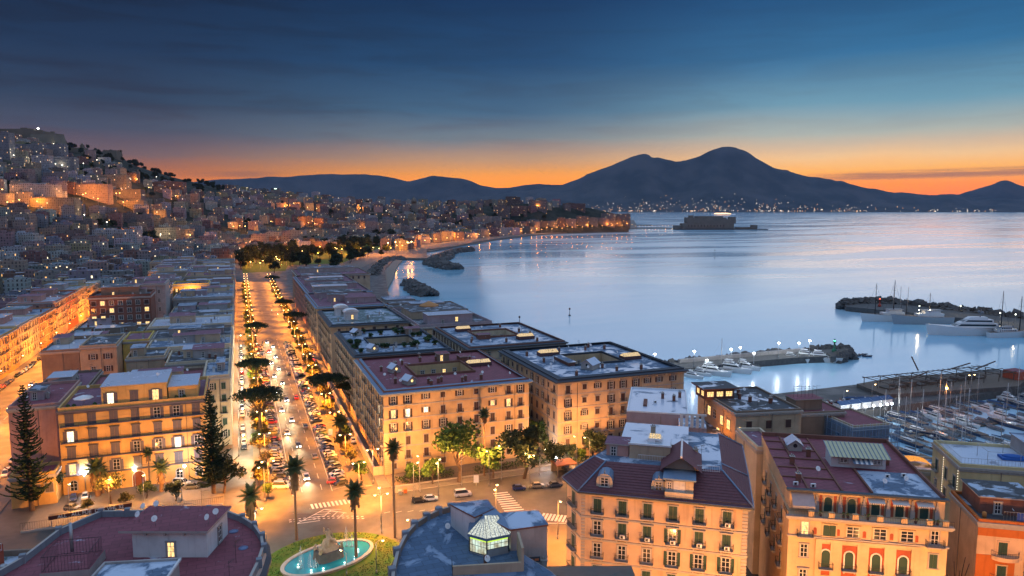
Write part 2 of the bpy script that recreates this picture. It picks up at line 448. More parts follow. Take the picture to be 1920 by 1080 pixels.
M_MOUNT = mat('mountain_slope', lambda nt: (lambda p: bsdf(nt, nt.mix(nt.mapr(nt.noise(p, 0.0011, 6.0, 0.65), 0.35, 0.65), (0.030, 0.040, 0.038, 1), (0.075, 0.075, 0.07, 1)), 0.95, 0, 0.1))(nt.new('ShaderNodeNewGeometry').outputs['Position']))
def mountain(name, sil, x0, x1, dn, dp, df, nx, nd, rug):
    m = MB(); ids = {}
    for i in range(nx + 1):
        q = x0 + (x1 - x0) * i / nx
        zt = CAMZ + (390.4 - lerpl(sil, q)) / 1350.0 * dp
        for j in range(nd + 1):
            d = dn + (df - dn) * j / nd
            X, Y = cam2w((q - 960) / 1350.0 * d, d)
            if d <= dp: k = ((d - dn) / (dp - dn)); k = 0.30 * k + 0.70 * k ** 2.2
            else: k = 1 - ss(0, 1, (d - dp) / (df - dp))
            w = 1 - abs(d - dp) / (dp - dn)
            n = mnoise.fractal(Vector((q * 0.02, d * 0.0007, 3.1)), 0.9, 2.1, 5)
            ridge = 1.0 if abs(d - dp) < 1 else 0.0
            z = SEA - 1 + (zt + 4) * k + rug * n * (0.25 if ridge else max(0.0, w) ** 0.5) * min(1.0, max(zt, 0) / 300.0)
            ids[i, j] = m.pv((X, Y, z))
    k = m.m(M_MOUNT)
    for i in range(nx):
        for j in range(nd):
            m.f.append([ids[i, j], ids[i+1, j], ids[i+1, j+1], ids[i, j+1]]); m.mi.append(k); m.sm.append(True)
    return struct(m.obj(name))
VES = [(880, 372), (960, 362), (1010, 357), (1052, 348), (1090, 333), (1120, 321), (1150, 310), (1180, 297), (1195, 292), (1208, 290), (1216, 293), (1222, 298), (1232, 297),
       (1245, 300), (1256, 302), (1266, 306), (1280, 303), (1298, 299), (1310, 294), (1322, 287), (1336, 281), (1348, 277.5), (1362, 277), (1375, 279), (1386, 283), (1392, 284),
       (1402, 289), (1415, 298), (1430, 306), (1447, 315), (1464, 320), (1485, 326), (1510, 331), (1535, 334), (1560, 339), (1590, 346), (1620, 352), (1650, 358), (1675, 361.5),
       (1690, 360), (1705, 362), (1740, 366), (1790, 367), (1850, 372), (1990, 380), (2200, 384)]
mountain('volcano_mountain', VES, 860, 2200, 13600, 17000, 20400, 268, 34, 90)
FAR1 = [(200, 352), (330, 346), (390, 339), (440, 337), (500, 333), (540, 332), (575, 330), (600, 328), (622, 326.5), (650, 328), (690, 327.5), (715, 331), (740, 335), (766, 341), (790, 336),
        (812, 331), (840, 333), (862, 335), (885, 341), (905, 349), (930, 352), (956, 353), (985, 348), (1010, 345), (1032, 346), (1055, 347), (1100, 352), (1200, 362)]
mountain('far_mountains', FAR1, 150, 1240, 16500, 18500, 20500, 190, 20, 110)
FAR2 = [(1600, 372), (1700, 369), (1760, 367), (1795, 366), (1815, 360), (1835, 353), (1855, 346), (1872, 341), (1884, 339), (1896, 342), (1912, 347), (1940, 354), (2000, 362), (2300, 370)]
mountain('eastern_mountain', FAR2, 1600, 2300, 17000, 18700, 20500, 120, 16, 70)
MID2 = [(1690, 392), (1760, 384), (1800, 378), (1850, 372), (1875, 371), (1895, 374), (1915, 379), (1960, 382), (2100, 376)]
mountain('coastal_ridge', MID2, 1690, 2100, 15500, 16500, 18500, 80, 10, 40)

# town lights at the foot of the volcano: far too many to count
m = MB(); rl = random.Random(5)
mw = glow('town_light_white', (1.0, 0.86, 0.66), 5.0); mo = glow('town_light_orange', (1.0, 0.48, 0.14), 5.0)
for i in range(430):
    q = rl.choice([rl.uniform(1040, 1640), rl.uniform(1040, 1480), rl.uniform(1180, 1900)])
    d = 13600 + abs(rl.gauss(0, 560)) + rl.choice([0, 0, 0, 300, 500])
    if rl.random() < 0.22: d = 13620 + rl.random() * 40
    zt = CAMZ + (390.4 - lerpl(VES, q)) / 1350.0 * 17000
    k = (d - 13600) / 3400.0; z = SEA - 1 + (zt + 4) * (0.30 * k + 0.70 * k ** 2.2) + 22
    X, Y = cam2w((q - 960) / 1350.0 * d, d); s = rl.uniform(1.6, 3.6)
    wx = s * rl.choice([1, 1, 1.6, 3.2]) if z < 30 else s
    m.box(X - wx, Y - s, z - s * 0.8, X + wx, Y + s, z + s * 0.8, mw if rl.random() < 0.6 else mo)
tag(m.obj('town_lights'), 'scattered town lights along the foot of the dark volcano', 'lights', kind='stuff')

# ---------------------------------------------------------------- building kit
WCACHE = {}
def wmesh(key, fn):
    if key not in WCACHE: WCACHE[key] = fn()
    return WCACHE[key]
def arcpts(w, h, n=6):
    """outline of an arched opening, from left foot over the arch to right foot"""
    r = w / 2; pts = [(-r, 0.0)]
    for i in range(n + 1):
        a = math.pi - math.pi * i / n; pts.append((r * math.cos(a), h - r + r * math.sin(a)))
    pts.append((r, 0.0)); return pts
def mb_frame(b, w, h, arch, trim, sill=True, hood=False):
    if arch:
        p = arcpts(w, h); q = arcpts(w + 0.44, h + 0.22)
        for i in range(len(p) - 1):
            a, c, d, e = p[i], p[i+1], q[i+1], q[i]
            b.face([(e[0], -0.12, e[1]), (a[0], -0.12, a[1]), (c[0], -0.12, c[1]), (d[0], -0.12, d[1])], trim)
            b.face([(d[0], -0.12, d[1]), (d[0], 0, d[1]), (e[0], 0, e[1]), (e[0], -0.12, e[1])], trim)
            b.face([(a[0], -0.12, a[1]), (a[0], 0, a[1]), (c[0], 0, c[1]), (c[0], -0.12, c[1])], trim)
    else:
        b.box(-w/2 - 0.2, -0.12, 0, -w/2, 0, h, trim); b.box(w/2, -0.12, 0, w/2 + 0.2, 0, h, trim)
        b.box(-w/2 - 0.26, -0.16, h, w/2 + 0.26, 0, h + 0.22, trim)
        if hood: b.box(-w/2 - 0.4, -0.42, h + 0.22, w/2 + 0.4, 0, h + 0.40, trim)
    if sill: b.box(-w/2 - 0.3, -0.22, -0.16, w/2 + 0.3, 0, 0, trim)
def mb_pane(b, w, h, arch, lit, bars=M_FRAMEW):
    g = {0: M_GLASS, 1: M_LITW, 2: M_LITB}[lit]
    if arch: b.face([(x, -0.03, z) for x, z in reversed(arcpts(w, h))], g)
    else: b.box(-w/2, -0.03, 0, w/2, 0, h, g)
    t = 0.05
    b.box(-t, -0.06, 0.0, t, -0.032, h - (0.02 if not arch else 0.0), bars)
    for x in (-w/2 + t, w/2 - t): b.box(x - t, -0.06, 0, x + t, -0.032, h if not arch else h - w/2, bars)
    for z in (t, h * 0.36, h * 0.70, h - t if not arch else h - w/2): b.box(-w/2 + 2*t, -0.058, z - t*0.8, w/2 - 2*t, -0.032, z + t*0.8, bars)
def mb_leaf(b, x0, x1, h, sm, arch=False):
    """one louvred shutter leaf"""
    b.box(x0, -0.11, 0.02, x1, -0.062, h - 0.02, sm)
    n = max(4, int(h / 0.28))
    for i in range(n):
        z = 0.1 + (h - 0.2) * i / n
        b.box(x0 + 0.07, -0.135, z, x1 - 0.07, -0.111, z + (h - 0.2) / n * 0.55, sm)
def add_window(par, kind, x, y, z, rz, w=1.3, h=2.4, shut=M_SHUT_BROWN, trim=M_STONE, detail=False, hood=False, sill=True):
    """kind: closed, open, bare, lit, bright, litopen, arch, archclosed"""
    arch = kind.startswith('arch')
    lit = 1 if kind in ('lit', 'litopen', 'archlit') else 2 if kind in ('bright', 'brightopen') else 0
    closed = 'closed' in kind; opened = kind in ('open', 'litopen', 'brightopen')
    key = (kind, w, h, shut.name, trim.name, hood, sill)
    def frame():
        b = MB(); mb_frame(b, w, h, arch, trim, sill, hood); return b.data('window')
    def full():
        b = MB(); mb_frame(b, w, h, arch, trim, sill, hood)
        if closed and not arch:
            mb_leaf(b, -w/2, -0.015, h, shut); mb_leaf(b, 0.015, w/2, h, shut)
        elif closed: b.face([(px, -0.06, pz) for px, pz in reversed(arcpts(w, h))], shut)
        else: mb_pane(b, w, h, arch, lit)
        if opened:
            mb_leaf(b, -w - 0.02, -w/2 - 0.02, h, shut); mb_leaf(b, w/2 + 0.02, w + 0.02, h, shut)
        return b.data('window')
    def pane():
        b = MB(); mb_pane(b, w, h, arch, lit); return b.data('pane')
    def leaf(x0, x1):
        def f():
            b = MB(); mb_leaf(b, x0, x1, h, shut); return b.data('shutter')
        return f
    if not detail: return put(wmesh(key + ('full',), full), 'window', par, (x, y, z), rz)
    o = put(wmesh(key + ('frame',), frame), 'window', par, (x, y, z), rz)
    sn = shut.name
    if closed and not arch:
        put(wmesh((w, h, sn, 'cl'), leaf(-w/2, -0.015)), 'shutter', o); put(wmesh((w, h, sn, 'cr'), leaf(0.015, w/2)), 'shutter', o)
    elif closed:
        def ac():
            b = MB(); b.face([(px, -0.06, pz) for px, pz in reversed(arcpts(w, h))], shut)
            for i in range(int(h / 0.3) - 1): b.box(-w/2 + 0.12, -0.085, 0.12 + 0.3*i, w/2 - 0.12, -0.061, 0.26 + 0.3*i, shut)
            return b.data('shutter')
        put(wmesh((w, h, sn, 'arcl'), ac), 'shutter', o)
    else: put(wmesh((w, h, arch, lit, 'pane'), pane), 'pane', o)
    if opened:
        put(wmesh((w, h, sn, 'ol'), leaf(-w - 0.02, -w/2 - 0.02)), 'shutter', o); put(wmesh((w, h, sn, 'or'), leaf(w/2 + 0.02, w + 0.02)), 'shutter', o)
    return o
def mb_rail(b, pts, h=1.0, mt=None, step=0.28, r=0.022):
    """iron railing along a polyline"""
    mt = mt or M_DARKIRON
    for p, q in zip(pts, pts[1:]):
        p = Vector(p); q = Vector(q); L = (q - p).length; n = max(1, int(L / step))
        up = Vector((0, 0, 1))
        b.tube(p + up * h, q + up * h, 0.035, 0.035, mt, 4, smooth=False); b.tube(p + up * 0.1, q + up * 0.1, 0.025, 0.025, mt, 4, smooth=False)
        for i in range(n + 1):
            c = p.lerp(q, i / n); b.tube(c, c + up * h, r, r, mt, 3, caps=False, smooth=False)
def add_balcony(par, x, y, z, rz, w=2.2, d=0.85, name='balcony', step=0.26, slab=None):
    slab = slab or M_STONE
    def f():
        b = MB(); b.box(-w/2, -d, -0.18, w/2, -0.001, 0, slab)
        for xx in (-w*0.36, w*0.36): b.box(xx - 0.09, -d*0.7, -0.5, xx + 0.09, -0.001, -0.18, slab)
        mb_rail(b, [(-w/2 + 0.05, -0.02, 0), (-w/2 + 0.05, -d + 0.05, 0), (w/2 - 0.05, -d + 0.05, 0), (w/2 - 0.05, -0.02, 0)], 1.0, step=step)
        return b.data(name)
    return put(wmesh(('balc', w, d, step, slab.name), f), name, par, (x, y, z), rz)
def side_xf(side, W, D):
    """front faces -y; returns function along -> (x, y), rotation, length"""
    if side == 'front': return (lambda a, o=0.0: (a, -o)), 0.0, W
    if side == 'left': return (lambda a, o=0.0: (-o, D - a)), -math.pi/2, D
    if side == 'right': return (lambda a, o=0.0: (W + o, a)), math.pi/2, D
    return (lambda a, o=0.0: (W - a, D + o)), math.pi, W
def ring(b, x0, y0, x1, y1, o, z0, z1, mt):
    """a band round a rectangle, standing o proud of it, butted at the corners"""
    b.box(x0 - o, y0 - o, z0, x1 + o, y0, z1, mt); b.box(x0 - o, y1, z0, x1 + o, y1 + o, z1, mt)
    b.box(x0 - o, y0, z0, x0, y1, z1, mt); b.box(x1, y0, z0, x1 + o, y1, z1, mt)
def chimney_mesh(mt):
    def f():
        b = MB(); b.box(-0.4, -0.3, 0, 0.4, 0.3, 1.5, mt); b.box(-0.5, -0.4, 1.5, 0.5, 0.4, 1.62, M_STONE); b.tube((-0.15, 0, 1.62), (-0.15, 0, 2.1), 0.12, 0.1, M_STONE, 6)
        b.tube((0.18, 0, 1.62), (0.18, 0, 1.95), 0.12, 0.1, M_STONE, 6); return b.data('chimney')
    return wmesh(('chim', mt.name), f)
def dish_mesh():
    def f():
        b = MB(); b.tube((0, 0, 0), (0, 0, 1.1), 0.035, 0.035, M_STEEL, 5)
        b.xf = Matrix.Translation((0, -0.1, 1.2)) @ Matrix.Rotation(R(62), 4, 'X')
        b.lathe([(0.02, 0.0), (0.22, 0.03), (0.40, 0.11), (0.47, 0.17), (0.45, 0.16)], M_WHITE, 12); b.tube((0, 0, 0.02), (0, 0.1, 0.5), 0.02, 0.02, M_STEEL, 4)
        return b.data('satellite_dish')
    return wmesh('dish', f)
def aerial_mesh():
    def f():
        b = MB(); b.tube((0, 0, 0), (0, 0, 3.4), 0.035, 0.025, M_DARKIRON, 4); b.tube((-0.1, 0, 3.1), (1.1, 0, 3.1), 0.02, 0.02, M_DARKIRON, 4)
        for i in range(6): b.tube((0.1 + i*0.18, -0.4 + i*0.03, 3.1), (0.1 + i*0.18, 0.4 - i*0.03, 3.1), 0.014, 0.014, M_DARKIRON, 3)
        b.tube((0, -0.5, 2.5), (0, 0.5, 2.5), 0.018, 0.018, M_DARKIRON, 3); b.tube((0.25, -0.5, 2.5), (0.25, 0.5, 2.5), 0.018, 0.018, M_DARKIRON, 3); b.tube((0, 0, 2.5), (0.25, 0, 2.5), 0.018, 0.018, M_DARKIRON, 3)
        return b.data('roof_aerial')
    return wmesh('aerial', f)
def ac_mesh():
    def f():
        b = MB(); b.box(-0.42, -0.32, 0.08, 0.42, 0.0, 0.68, M_WHITE); b.box(-0.3, -0.34, 0.16, 0.12, -0.322, 0.6, M_DARKIRON); b.box(-0.4, -0.28, 0, -0.34, -0.02, 0.08, M_STEEL); b.box(0.34, -0.28, 0, 0.4, -0.02, 0.08, M_STEEL)
        return b.data('air_conditioner')
    return wmesh('ac', f)
def add_skylight(par, x, y, z, w, d, h=1.5, lit=True, mt=None):
    """glazed lantern on a raised curb"""
    b = MB(); mt = mt or plain('skylight_curb', (0.10, 0.05, 0.055))
    b.box(-w/2, -d/2, 0, w/2, d/2, h * 0.55, mt)
    g = M_SKYL if lit else M_GLASS; e = 0.25; zz = h * 0.55
    rx = w/2 - e; ry = d/2 - e
    b.face([(-rx, -ry, zz + 0.02), (rx, -ry, zz + 0.02), (rx * 0.92, 0.0, h), (-rx * 0.92, 0.0, h)], g)
    b.face([(rx, ry, zz + 0.02), (-rx, ry, zz + 0.02), (-rx * 0.92, 0.0, h), (rx * 0.92, 0.0, h)], g)
    b.face([(-rx, ry, zz + 0.02), (-rx, -ry, zz + 0.02), (-rx * 0.92, 0, h)], g); b.face([(rx, -ry, zz + 0.02), (rx, ry, zz + 0.02), (rx * 0.92, 0, h)], g)
    n = max(4, int(w / 0.9))
    for i in range(n + 1):
        xx = -rx + 2 * rx * i / n
        b.tube((xx, -ry, zz + 0.05), (xx * 0.92, 0, h + 0.03), 0.05, 0.05, M_FRAMEW, 4, smooth=False); b.tube((xx, ry, zz + 0.05), (xx * 0.92, 0, h + 0.03), 0.05, 0.05, M_FRAMEW, 4, smooth=False)
    return b.obj('skylight', par, (x, y, z))
def add_dormer(par, x, y, z, rz=0.0, w=3.0, d=3.4, h=1.5, rh=1.4, lit=True, rm=None, wm=None):
    """little gabled roof hut with a lit porthole"""
    b = MB(); wm = wm or M_STONE; rm = rm or roofing('hut_roof', (0.30, 0.36, 0.45), amount=0.3)
    b.box(-w/2, -d/2, 0, w/2, d/2, h, wm, bottom=False)
    a = w/2 + 0.3; c = d/2 + 0.3
    b.face([(-w/2, -d/2, h), (w/2, -d/2, h), (0, -d/2, h + rh * 0.86)], wm); b.face([(w/2, d/2, h), (-w/2, d/2, h), (0, d/2, h + rh * 0.86)], wm)
    for s_ in (-1, 1):
        b.face([(s_ * a, -c, h - 0.1), (0, -c, h + rh), (0, c, h + rh), (s_ * a, c, h - 0.1)][::s_], rm); b.face([(s_ * a, -c, h - 0.22), (0, -c, h + rh - 0.12), (0, c, h + rh - 0.12), (s_ * a, c, h - 0.22)][::-s_], rm)
        b.face([(s_ * a, -c, h - 0.22), (s_ * a, -c, h - 0.1), (0, -c, h + rh), (0, -c, h + rh - 0.12)][::-s_], rm)
    o = b.obj('roof_hut', par, (x, y, z), rz)
    p = MB(); p.tube((0, -d/2 - 0.03, h * 0.85), (0, -d/2, h * 0.85), 0.42, 0.42, M_LITW if lit else M_GLASS, 10, smooth=False); p.obj('porthole', o)
    return o
def add_hut(par, x, y, z, w, d, h, wm, rm, lit=False, door=True, over=0.3):
    b = MB(); b.box(0, 0, 0, w, d, h, wm, bottom=False); b.box(-over, -over, h, w + over, d + over, h + 0.22, M_STONE, top=rm)
    o = b.obj('penthouse', par, (x, y, z))
    if door: add_window(o, 'lit' if lit else 'bare', w * 0.32, 0, 0.15, 0, 1.0, min(2.1, h - 0.5))
    return o
def rooftop(par, rnd, x0, y0, x1, y1, z, n, wm, huts=1, avoid=None):
    """the clutter of a flat roof: chimneys, dishes, aerials, tanks"""
    def spot():
        for _ in range(12):
            x = rnd.uniform(x0 + 1.5, x1 - 1.5); y = rnd.uniform(y0 + 1.5, y1 - 1.5)
            if avoid is None or not (avoid[0] - 1 < x < avoid[2] + 1 and avoid[1] - 1 < y < avoid[3] + 1): break
        return x, y
    for i in range(n):
        x, y = spot(); k = rnd.random()
        if k < 0.42: put(chimney_mesh(wm), 'chimney', par, (x, y, z), rnd.choice([0, math.pi/2]))
        elif k < 0.70: put(dish_mesh(), 'satellite_dish', par, (x, y, z), rnd.uniform(-0.5, 1.0))
        else: put(aerial_mesh(), 'roof_aerial', par, (x, y, z), rnd.uniform(0, 6))
M_PIPE = plain('drain_pipe', (0.14, 0.11, 0.09))
def block(name, label, t0, s0, W, D, h, wm, rm, rz=0.0, court=None, parapet=0.7, pw=0.45, pm=None, cornice=0.7, bands=(), rust=0.0, trim=None,
          eave=None, cat='building', group=None, deckz=None):
    """a flat roofed palazzo; origin at its front left foot; parts: wall, roof, parapet, cornice"""
    o = thing(name, label, cat, (t0, s0, 0), rz, group)
    trim = trim or M_STONE; pm = pm or wm
    b = MB()
    b.face([(0,0,0),(W,0,0),(W,0,h),(0,0,h)], wm); b.face([(W,0,0),(W,D,0),(W,D,h),(W,0,h)], wm)
    b.face([(W,D,0),(0,D,0),(0,D,h),(W,D,h)], wm); b.face([(0,D,0),(0,0,0),(0,0,h),(0,D,h)], wm)
    if court:
        a, c, e, f = court
        b.face([(e,c,0),(a,c,0),(a,c,h),(e,c,h)], wm); b.face([(e,f,0),(e,c,0),(e,c,h),(e,f,h)], wm)
        b.face([(a,f,0),(e,f,0),(e,f,h),(a,f,h)], wm); b.face([(a,c,0),(a,f,0),(a,f,h),(a,c,h)], wm)
    for z in bands: ring(b, 0, 0, W, D, 0.14, z - 0.14, z + 0.14, trim)
    z = 0.5
    while rust and z < rust:
        ring(b, 0, 0, W, D, 0.07, z, z + 0.42, wm); z += 0.62
    for i in range(max(1, int(W / 11))):
        x = W * (i + 0.5) / max(1, int(W / 11)) + 0.9; b.tube((x, -0.2, 0), (x, -0.2, h - 0.6), 0.07, 0.07, M_PIPE, 5)
    for i in range(max(1, int(D / 11))):
        y = D * (i + 0.5) / max(1, int(D / 11)) + 0.9; b.tube((-0.2, y, 0), (-0.2, y, h - 0.6), 0.07, 0.07, M_PIPE, 5)
    b.obj('wall', o)
    b = MB()
    if court:
        a, c, e, f = court
        for q in ((0,0,W,c),(0,f,W,D),(0,c,a,f),(e,c,W,f)): b.face([(q[0],q[1],h),(q[2],q[1],h),(q[2],q[3],h),(q[0],q[3],h)], rm)
    else: b.face([(0,0,h),(W,0,h),(W,D,h),(0,D,h)], rm)
    b.obj('roof', o)
    if parapet:
        b = MB()
        def para(x0, y0, x1, y1, w):
            b.box(x0, y0, h, x1, y0 + w, h + parapet, pm); b.box(x0, y1 - w, h, x1, y1, h + parapet, pm)
            b.box(x0, y0 + w, h, x0 + w, y1 - w, h + parapet, pm); b.box(x1 - w, y0 + w, h, x1, y1 - w, h + parapet, pm)
        para(0, 0, W, D, pw)
        if court: para(court[0] - pw, court[1] - pw, court[2] + pw, court[3] + pw, pw)
        b.obj('parapet', o)
    if cornice:
        b = MB(); ring(b, 0, 0, W, D, cornice * 0.45, h - 0.95, h - 0.5, trim); ring(b, 0, 0, W, D, cornice, h - 0.5, h - 0.02, trim)
        n = int(W / 0.9)
        for i in range(n): b.box(0.3 + i * W / n, -cornice * 0.85, h - 0.82, 0.62 + i * W / n, -cornice * 0.45, h - 0.5, trim)
        b.obj('cornice', o)
    if eave:
        em, ew = eave; b = MB()
        x0, y0, x1, y1 = -cornice - 0.15, -cornice - 0.15, W + cornice + 0.15, D + cornice + 0.15; z0 = h - 0.05; z1 = h + parapet + 0.12
        i0, j0, i1, j1 = ew, ew, W - ew, D - ew
        for P in ([(x0,y0,z0),(x1,y0,z0),(i1,j0,z1),(i0,j0,z1)], [(x1,y0,z0),(x1,y1,z0),(i1,j1,z1),(i1,j0,z1)], [(x1,y1,z0),(x0,y1,z0),(i0,j1,z1),(i1,j1,z1)], [(x0,y1,z0),(x0,y0,z0),(i0,j0,z1),(i0,j1,z1)]):
            b.face(P, em)
        ring(b, x0, y0, x1, y1, 0.12, z0 - 0.22, z0 + 0.02, em)
        b.obj('eave', o)
    o['wd'] = (W, D)
    return o
def grid(o, side, cols, rows, kindfn, w=1.3, h=2.3, shut=M_SHUT_BROWN, balc=None, detail=False, hood=False, trim=None, bw=2.2, acs=None, WD=None):
    """windows on one face: cols are fractions of its length, rows are sill heights"""
    W, D = WD or o['wd']; f, rz, L = side_xf(side, W, D)
    trim = trim or M_STONE
    for r, z in enumerate(rows):
        for c, u in enumerate(cols):
            k = kindfn(r, c)
            if not k: continue
            bal = k.endswith('+b'); k = k.replace('+b', ''); short = k.endswith('-s'); k = k.replace('-s', '')
            x, y = f(u * L)
            hh = h * 0.66 if short else h; zz = z + (h * 0.34 if short else 0)
            add_window(o, k, x, y, zz, rz, w, hh, shut, trim, detail, hood)
            if bal: add_balcony(o, x, y, z - 0.02, rz, bw)
            if acs and acs.random() < 0.12:
                x2, y2 = f(u * L + w + 0.5); put(ac_mesh(), 'air_conditioner', o, (x2, y2, z - 0.3), rz)

P_APRICOT = plaster('apricot_plaster', (0.50, 0.345, 0.185)); P_APRICOT2 = plaster('pale_apricot_plaster', (0.52, 0.375, 0.235))
P_OCHRE = plaster('ochre_plaster', (0.56, 0.345, 0.125)); P_CREAM = plaster('cream_plaster', (0.54, 0.44, 0.31)); P_PINK = plaster('pink_plaster', (0.42, 0.24, 0.20))
P_GREY = plaster('grey_plaster', (0.33, 0.31, 0.30)); P_TAN = plaster('tan_plaster', (0.42, 0.32, 0.22)); P_RED = plaster('red_plaster', (0.40, 0.10, 0.06)); P_YELLOW = plaster('yellow_plaster', (0.58, 0.42, 0.12))
P_WHITE = plaster('white_plaster', (0.58, 0.58, 0.58)); P_BRICK = plaster('brick_red_render', (0.20, 0.09, 0.065)); P_BROWN = plaster('brown_plaster', (0.22, 0.16, 0.12)); P_PEACH = plaster('peach_plaster', (0.58, 0.40, 0.26)); P_MAUVE = plaster('mauve_plaster', (0.34, 0.27, 0.29))
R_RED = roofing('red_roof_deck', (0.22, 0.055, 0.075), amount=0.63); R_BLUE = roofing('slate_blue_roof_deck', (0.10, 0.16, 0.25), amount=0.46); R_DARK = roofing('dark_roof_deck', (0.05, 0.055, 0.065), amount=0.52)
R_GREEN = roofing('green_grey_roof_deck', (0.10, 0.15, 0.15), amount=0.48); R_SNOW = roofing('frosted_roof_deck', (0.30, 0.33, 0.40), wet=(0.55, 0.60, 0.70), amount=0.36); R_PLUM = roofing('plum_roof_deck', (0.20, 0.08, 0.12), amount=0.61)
M_ZINC = plain('blue_zinc', (0.15, 0.22, 0.32), 0.45, 0.2); M_DKZINC = plain('dark_slate_edge', (0.035, 0.045, 0.06), 0.6, 0.0)

LF_ROOF = leafmat('roof_garden_leaves', (0.02, 0.05, 0.02), (0.05, 0.085, 0.03))
# ---------------------------------------------------------------- the palazzi right of the boulevard
rb = random.Random(11)
COL9 = (.062, .155, .275, .39, .505, .62, .735, .85, .937)
def pick(rows): return lambda r, c: rows[r][c]
# first block: red roof, lit windows, faces the square
A = block('apartment_palazzo', 'apricot palazzo with red roof and courtyard facing the junction and palms', 37.3, 202, 45.5, 49, 24.6, P_APRICOT, R_RED, court=(14, 17, 33, 33), cornice=0.8, bands=(20.6, 16.7, 12.6, 8.3), rust=8.2, eave=(M_ZINC, 1.3), trim=M_STONE, pm=P_BRICK)
a_rows = (21.1, 17.0, 13.0, 8.7, 4.6, 1.0)
grid(A, 'front', COL9, a_rows, pick([
    ['open+b','open+b','open-s','closed-s','open-s','closed-s','open-s','closed+b','open+b'],
    ['litopen+b','brightopen+b','brightopen-s','closed+b','closed+b','closed+b','litopen-s','litopen+b','closed+b'],
    ['open+b','open+b','open+b','open+b','closed+b','closed+b','closed+b','closed+b','closed+b'],
    ['closed','closed','closed','open','closed','closed','closed','open+b','closed'],
    ['closed+b','closed+b','closed+b','closed','closed','closed+b','closed+b','open+b','open'],
    ['closed-s','closed-s','closed-s','closed-s','closed-s','closed-s','closed-s','closed-s','closed-s']]), 1.35, 2.45, detail=True)
COL11 = [0.05 + 0.09 * i for i in range(11)]
grid(A, 'left', COL11, a_rows, lambda r, c: ('brightopen+b' if (r, c) in ((1, 9), (2, 9)) else rb.choice(['closed+b', 'open+b', 'closed+b', 'closed'])) if r < 5 else 'closed-s', 1.35, 2.45)
def court_windows(o, W, court, rows, n, fn, wm=None):
    a, c, e, f = court
    for z in rows:
        for i in range(n): add_window(o, fn(i, z), a + (e - a) * (i + 0.5) / n, f, z, 0, 1.2, 1.9)
    for z in rows:
        for i in range(2): add_window(o, 'bare', a + 0.0, c + (f - c) * (0.3 + 0.4*i), z, math.pi/2, 1.2, 1.9)
court_windows(A, 45.5, (14, 17, 33, 33), (20.8, 16.8), 5, lambda i, z: 'lit' if i == 3 else 'bare')
add_dormer(A, 9.5, 8.5, 24.7, R(20)); add_dormer(A, 8.5, 26, 24.7, R(15)); add_skylight(A, 37.5, 26, 24.7, 8.5, 3.4, 2.0)
add_hut(A, 26, 36, 24.7, 4.0, 4.0, 2.6, P_BROWN, R_RED, lit=True); add_hut(A, 33.5, 33.6, 24.7, 2.6, 5, 1.5, P_BRICK, R_RED, door=False)
rooftop(A, rb, 2, 2, 43, 47, 24.65, 34, P_BRICK, avoid=(13, 16, 34, 34))

B = block('apartment_palazzo', 'peach palazzo with dark blue roof and two lit skylights, beside the harbour mole', 89.5, 195, 45.5, 50, 25.2, P_APRICOT2, R_BLUE, court=(15, 18, 33, 34), cornice=0.9, bands=(20.8, 16.6, 12.2, 8.0), rust=7.9, eave=(M_DKZINC, 1.9), pm=M_DKZINC)
b_rows = (21.2, 17.0, 12.9, 8.4, 4.3, 0.9)
COLB = (.075, .20, .30, .405, .50, .60, .695, .79, .905)
grid(B, 'front', COLB, b_rows, pick([
    ['closed+b','closed-s','open-s','open','open','open','open-s','open-s','open-s'],
    ['open+b','closed-s','closed-s','open+b','closed+b','closed+b','closed+b','closed','open'],
    ['open+b','open-s','closed-s','closed+b','closed+b','open+b','closed','closed','closed'],
    ['open+b','open-s','closed-s','open+b','open+b','open+b','open','closed','closed'],
    ['closed','closed','closed','closed','open','closed','closed','closed','closed'],
    ['closed-s','closed','closed-s','closed','closed','closed-s','closed','closed','closed']]), 1.35, 2.45, detail=True, hood=True)
grid(B, 'left', COL11, b_rows, lambda r, c: rb.choice(['closed', 'open', 'closed-s', 'closed+b']) if r < 5 else 'closed-s', 1.2, 2.3)
court_windows(B, 45.5, (15, 18, 33, 34), (21.2, 17.4), 5, lambda i, z: 'open' if i == 1 else 'bare')
add_skylight(B, 13, 37, 25.3, 7.5, 3.6, 2.2); add_skylight(B, 37.5, 21, 25.3, 7.0, 3.6, 2.2); add_dormer(B, 17.5, 12.5, 25.3, R(-55), 4.2, 5.2, 1.8, 1.6, False)
add_hut(B, 12.2, 18, 25.3, 2.5, 12, 1.1, P_BRICK, R_BLUE, door=False)
rooftop(B, rb, 3, 3, 42, 47, 25.25, 30, P_BRICK, avoid=(14, 17, 34, 35))

Cb = block('apartment_palazzo', 'palazzo with a green roof garden round a sunken court, behind the red roofed block', 37.6, 257, 36, 53, 24.6, P_TAN, R_BLUE, court=(9, 16, 27, 34), cornice=0.8, bands=(20.6, 16.7), eave=(M_DKZINC, 1.2), pm=M_DKZINC)
grid(Cb, 'left', COL11, (20.9, 16.9, 12.9, 8.8, 4.7), lambda r, c: rb.choice(['closed+b', 'open+b', 'closed+b']), 1.3, 2.4)
grid(Cb, 'front', (.1, .25, .4, .55, .7, .85), (20.9, 16.9), lambda r, c: 'closed', 1.3, 2.4)
court_windows(Cb, 36, (9, 16, 27, 34), (20.6,), 5, lambda i, z: 'bare')
add_dormer(Cb, 7.5, 8, 24.7, R(20)); add_dormer(Cb, 7, 44, 24.7, R(20), 3.6, 3.4, 1.6, 1.4, False); add_hut(Cb, 27, 38, 24.7, 6, 5, 2.4, P_BROWN, R_PLUM)
rooftop(Cb, rb, 2, 2, 34, 51, 24.65, 18, P_GREY, avoid=(8, 15, 28, 35))
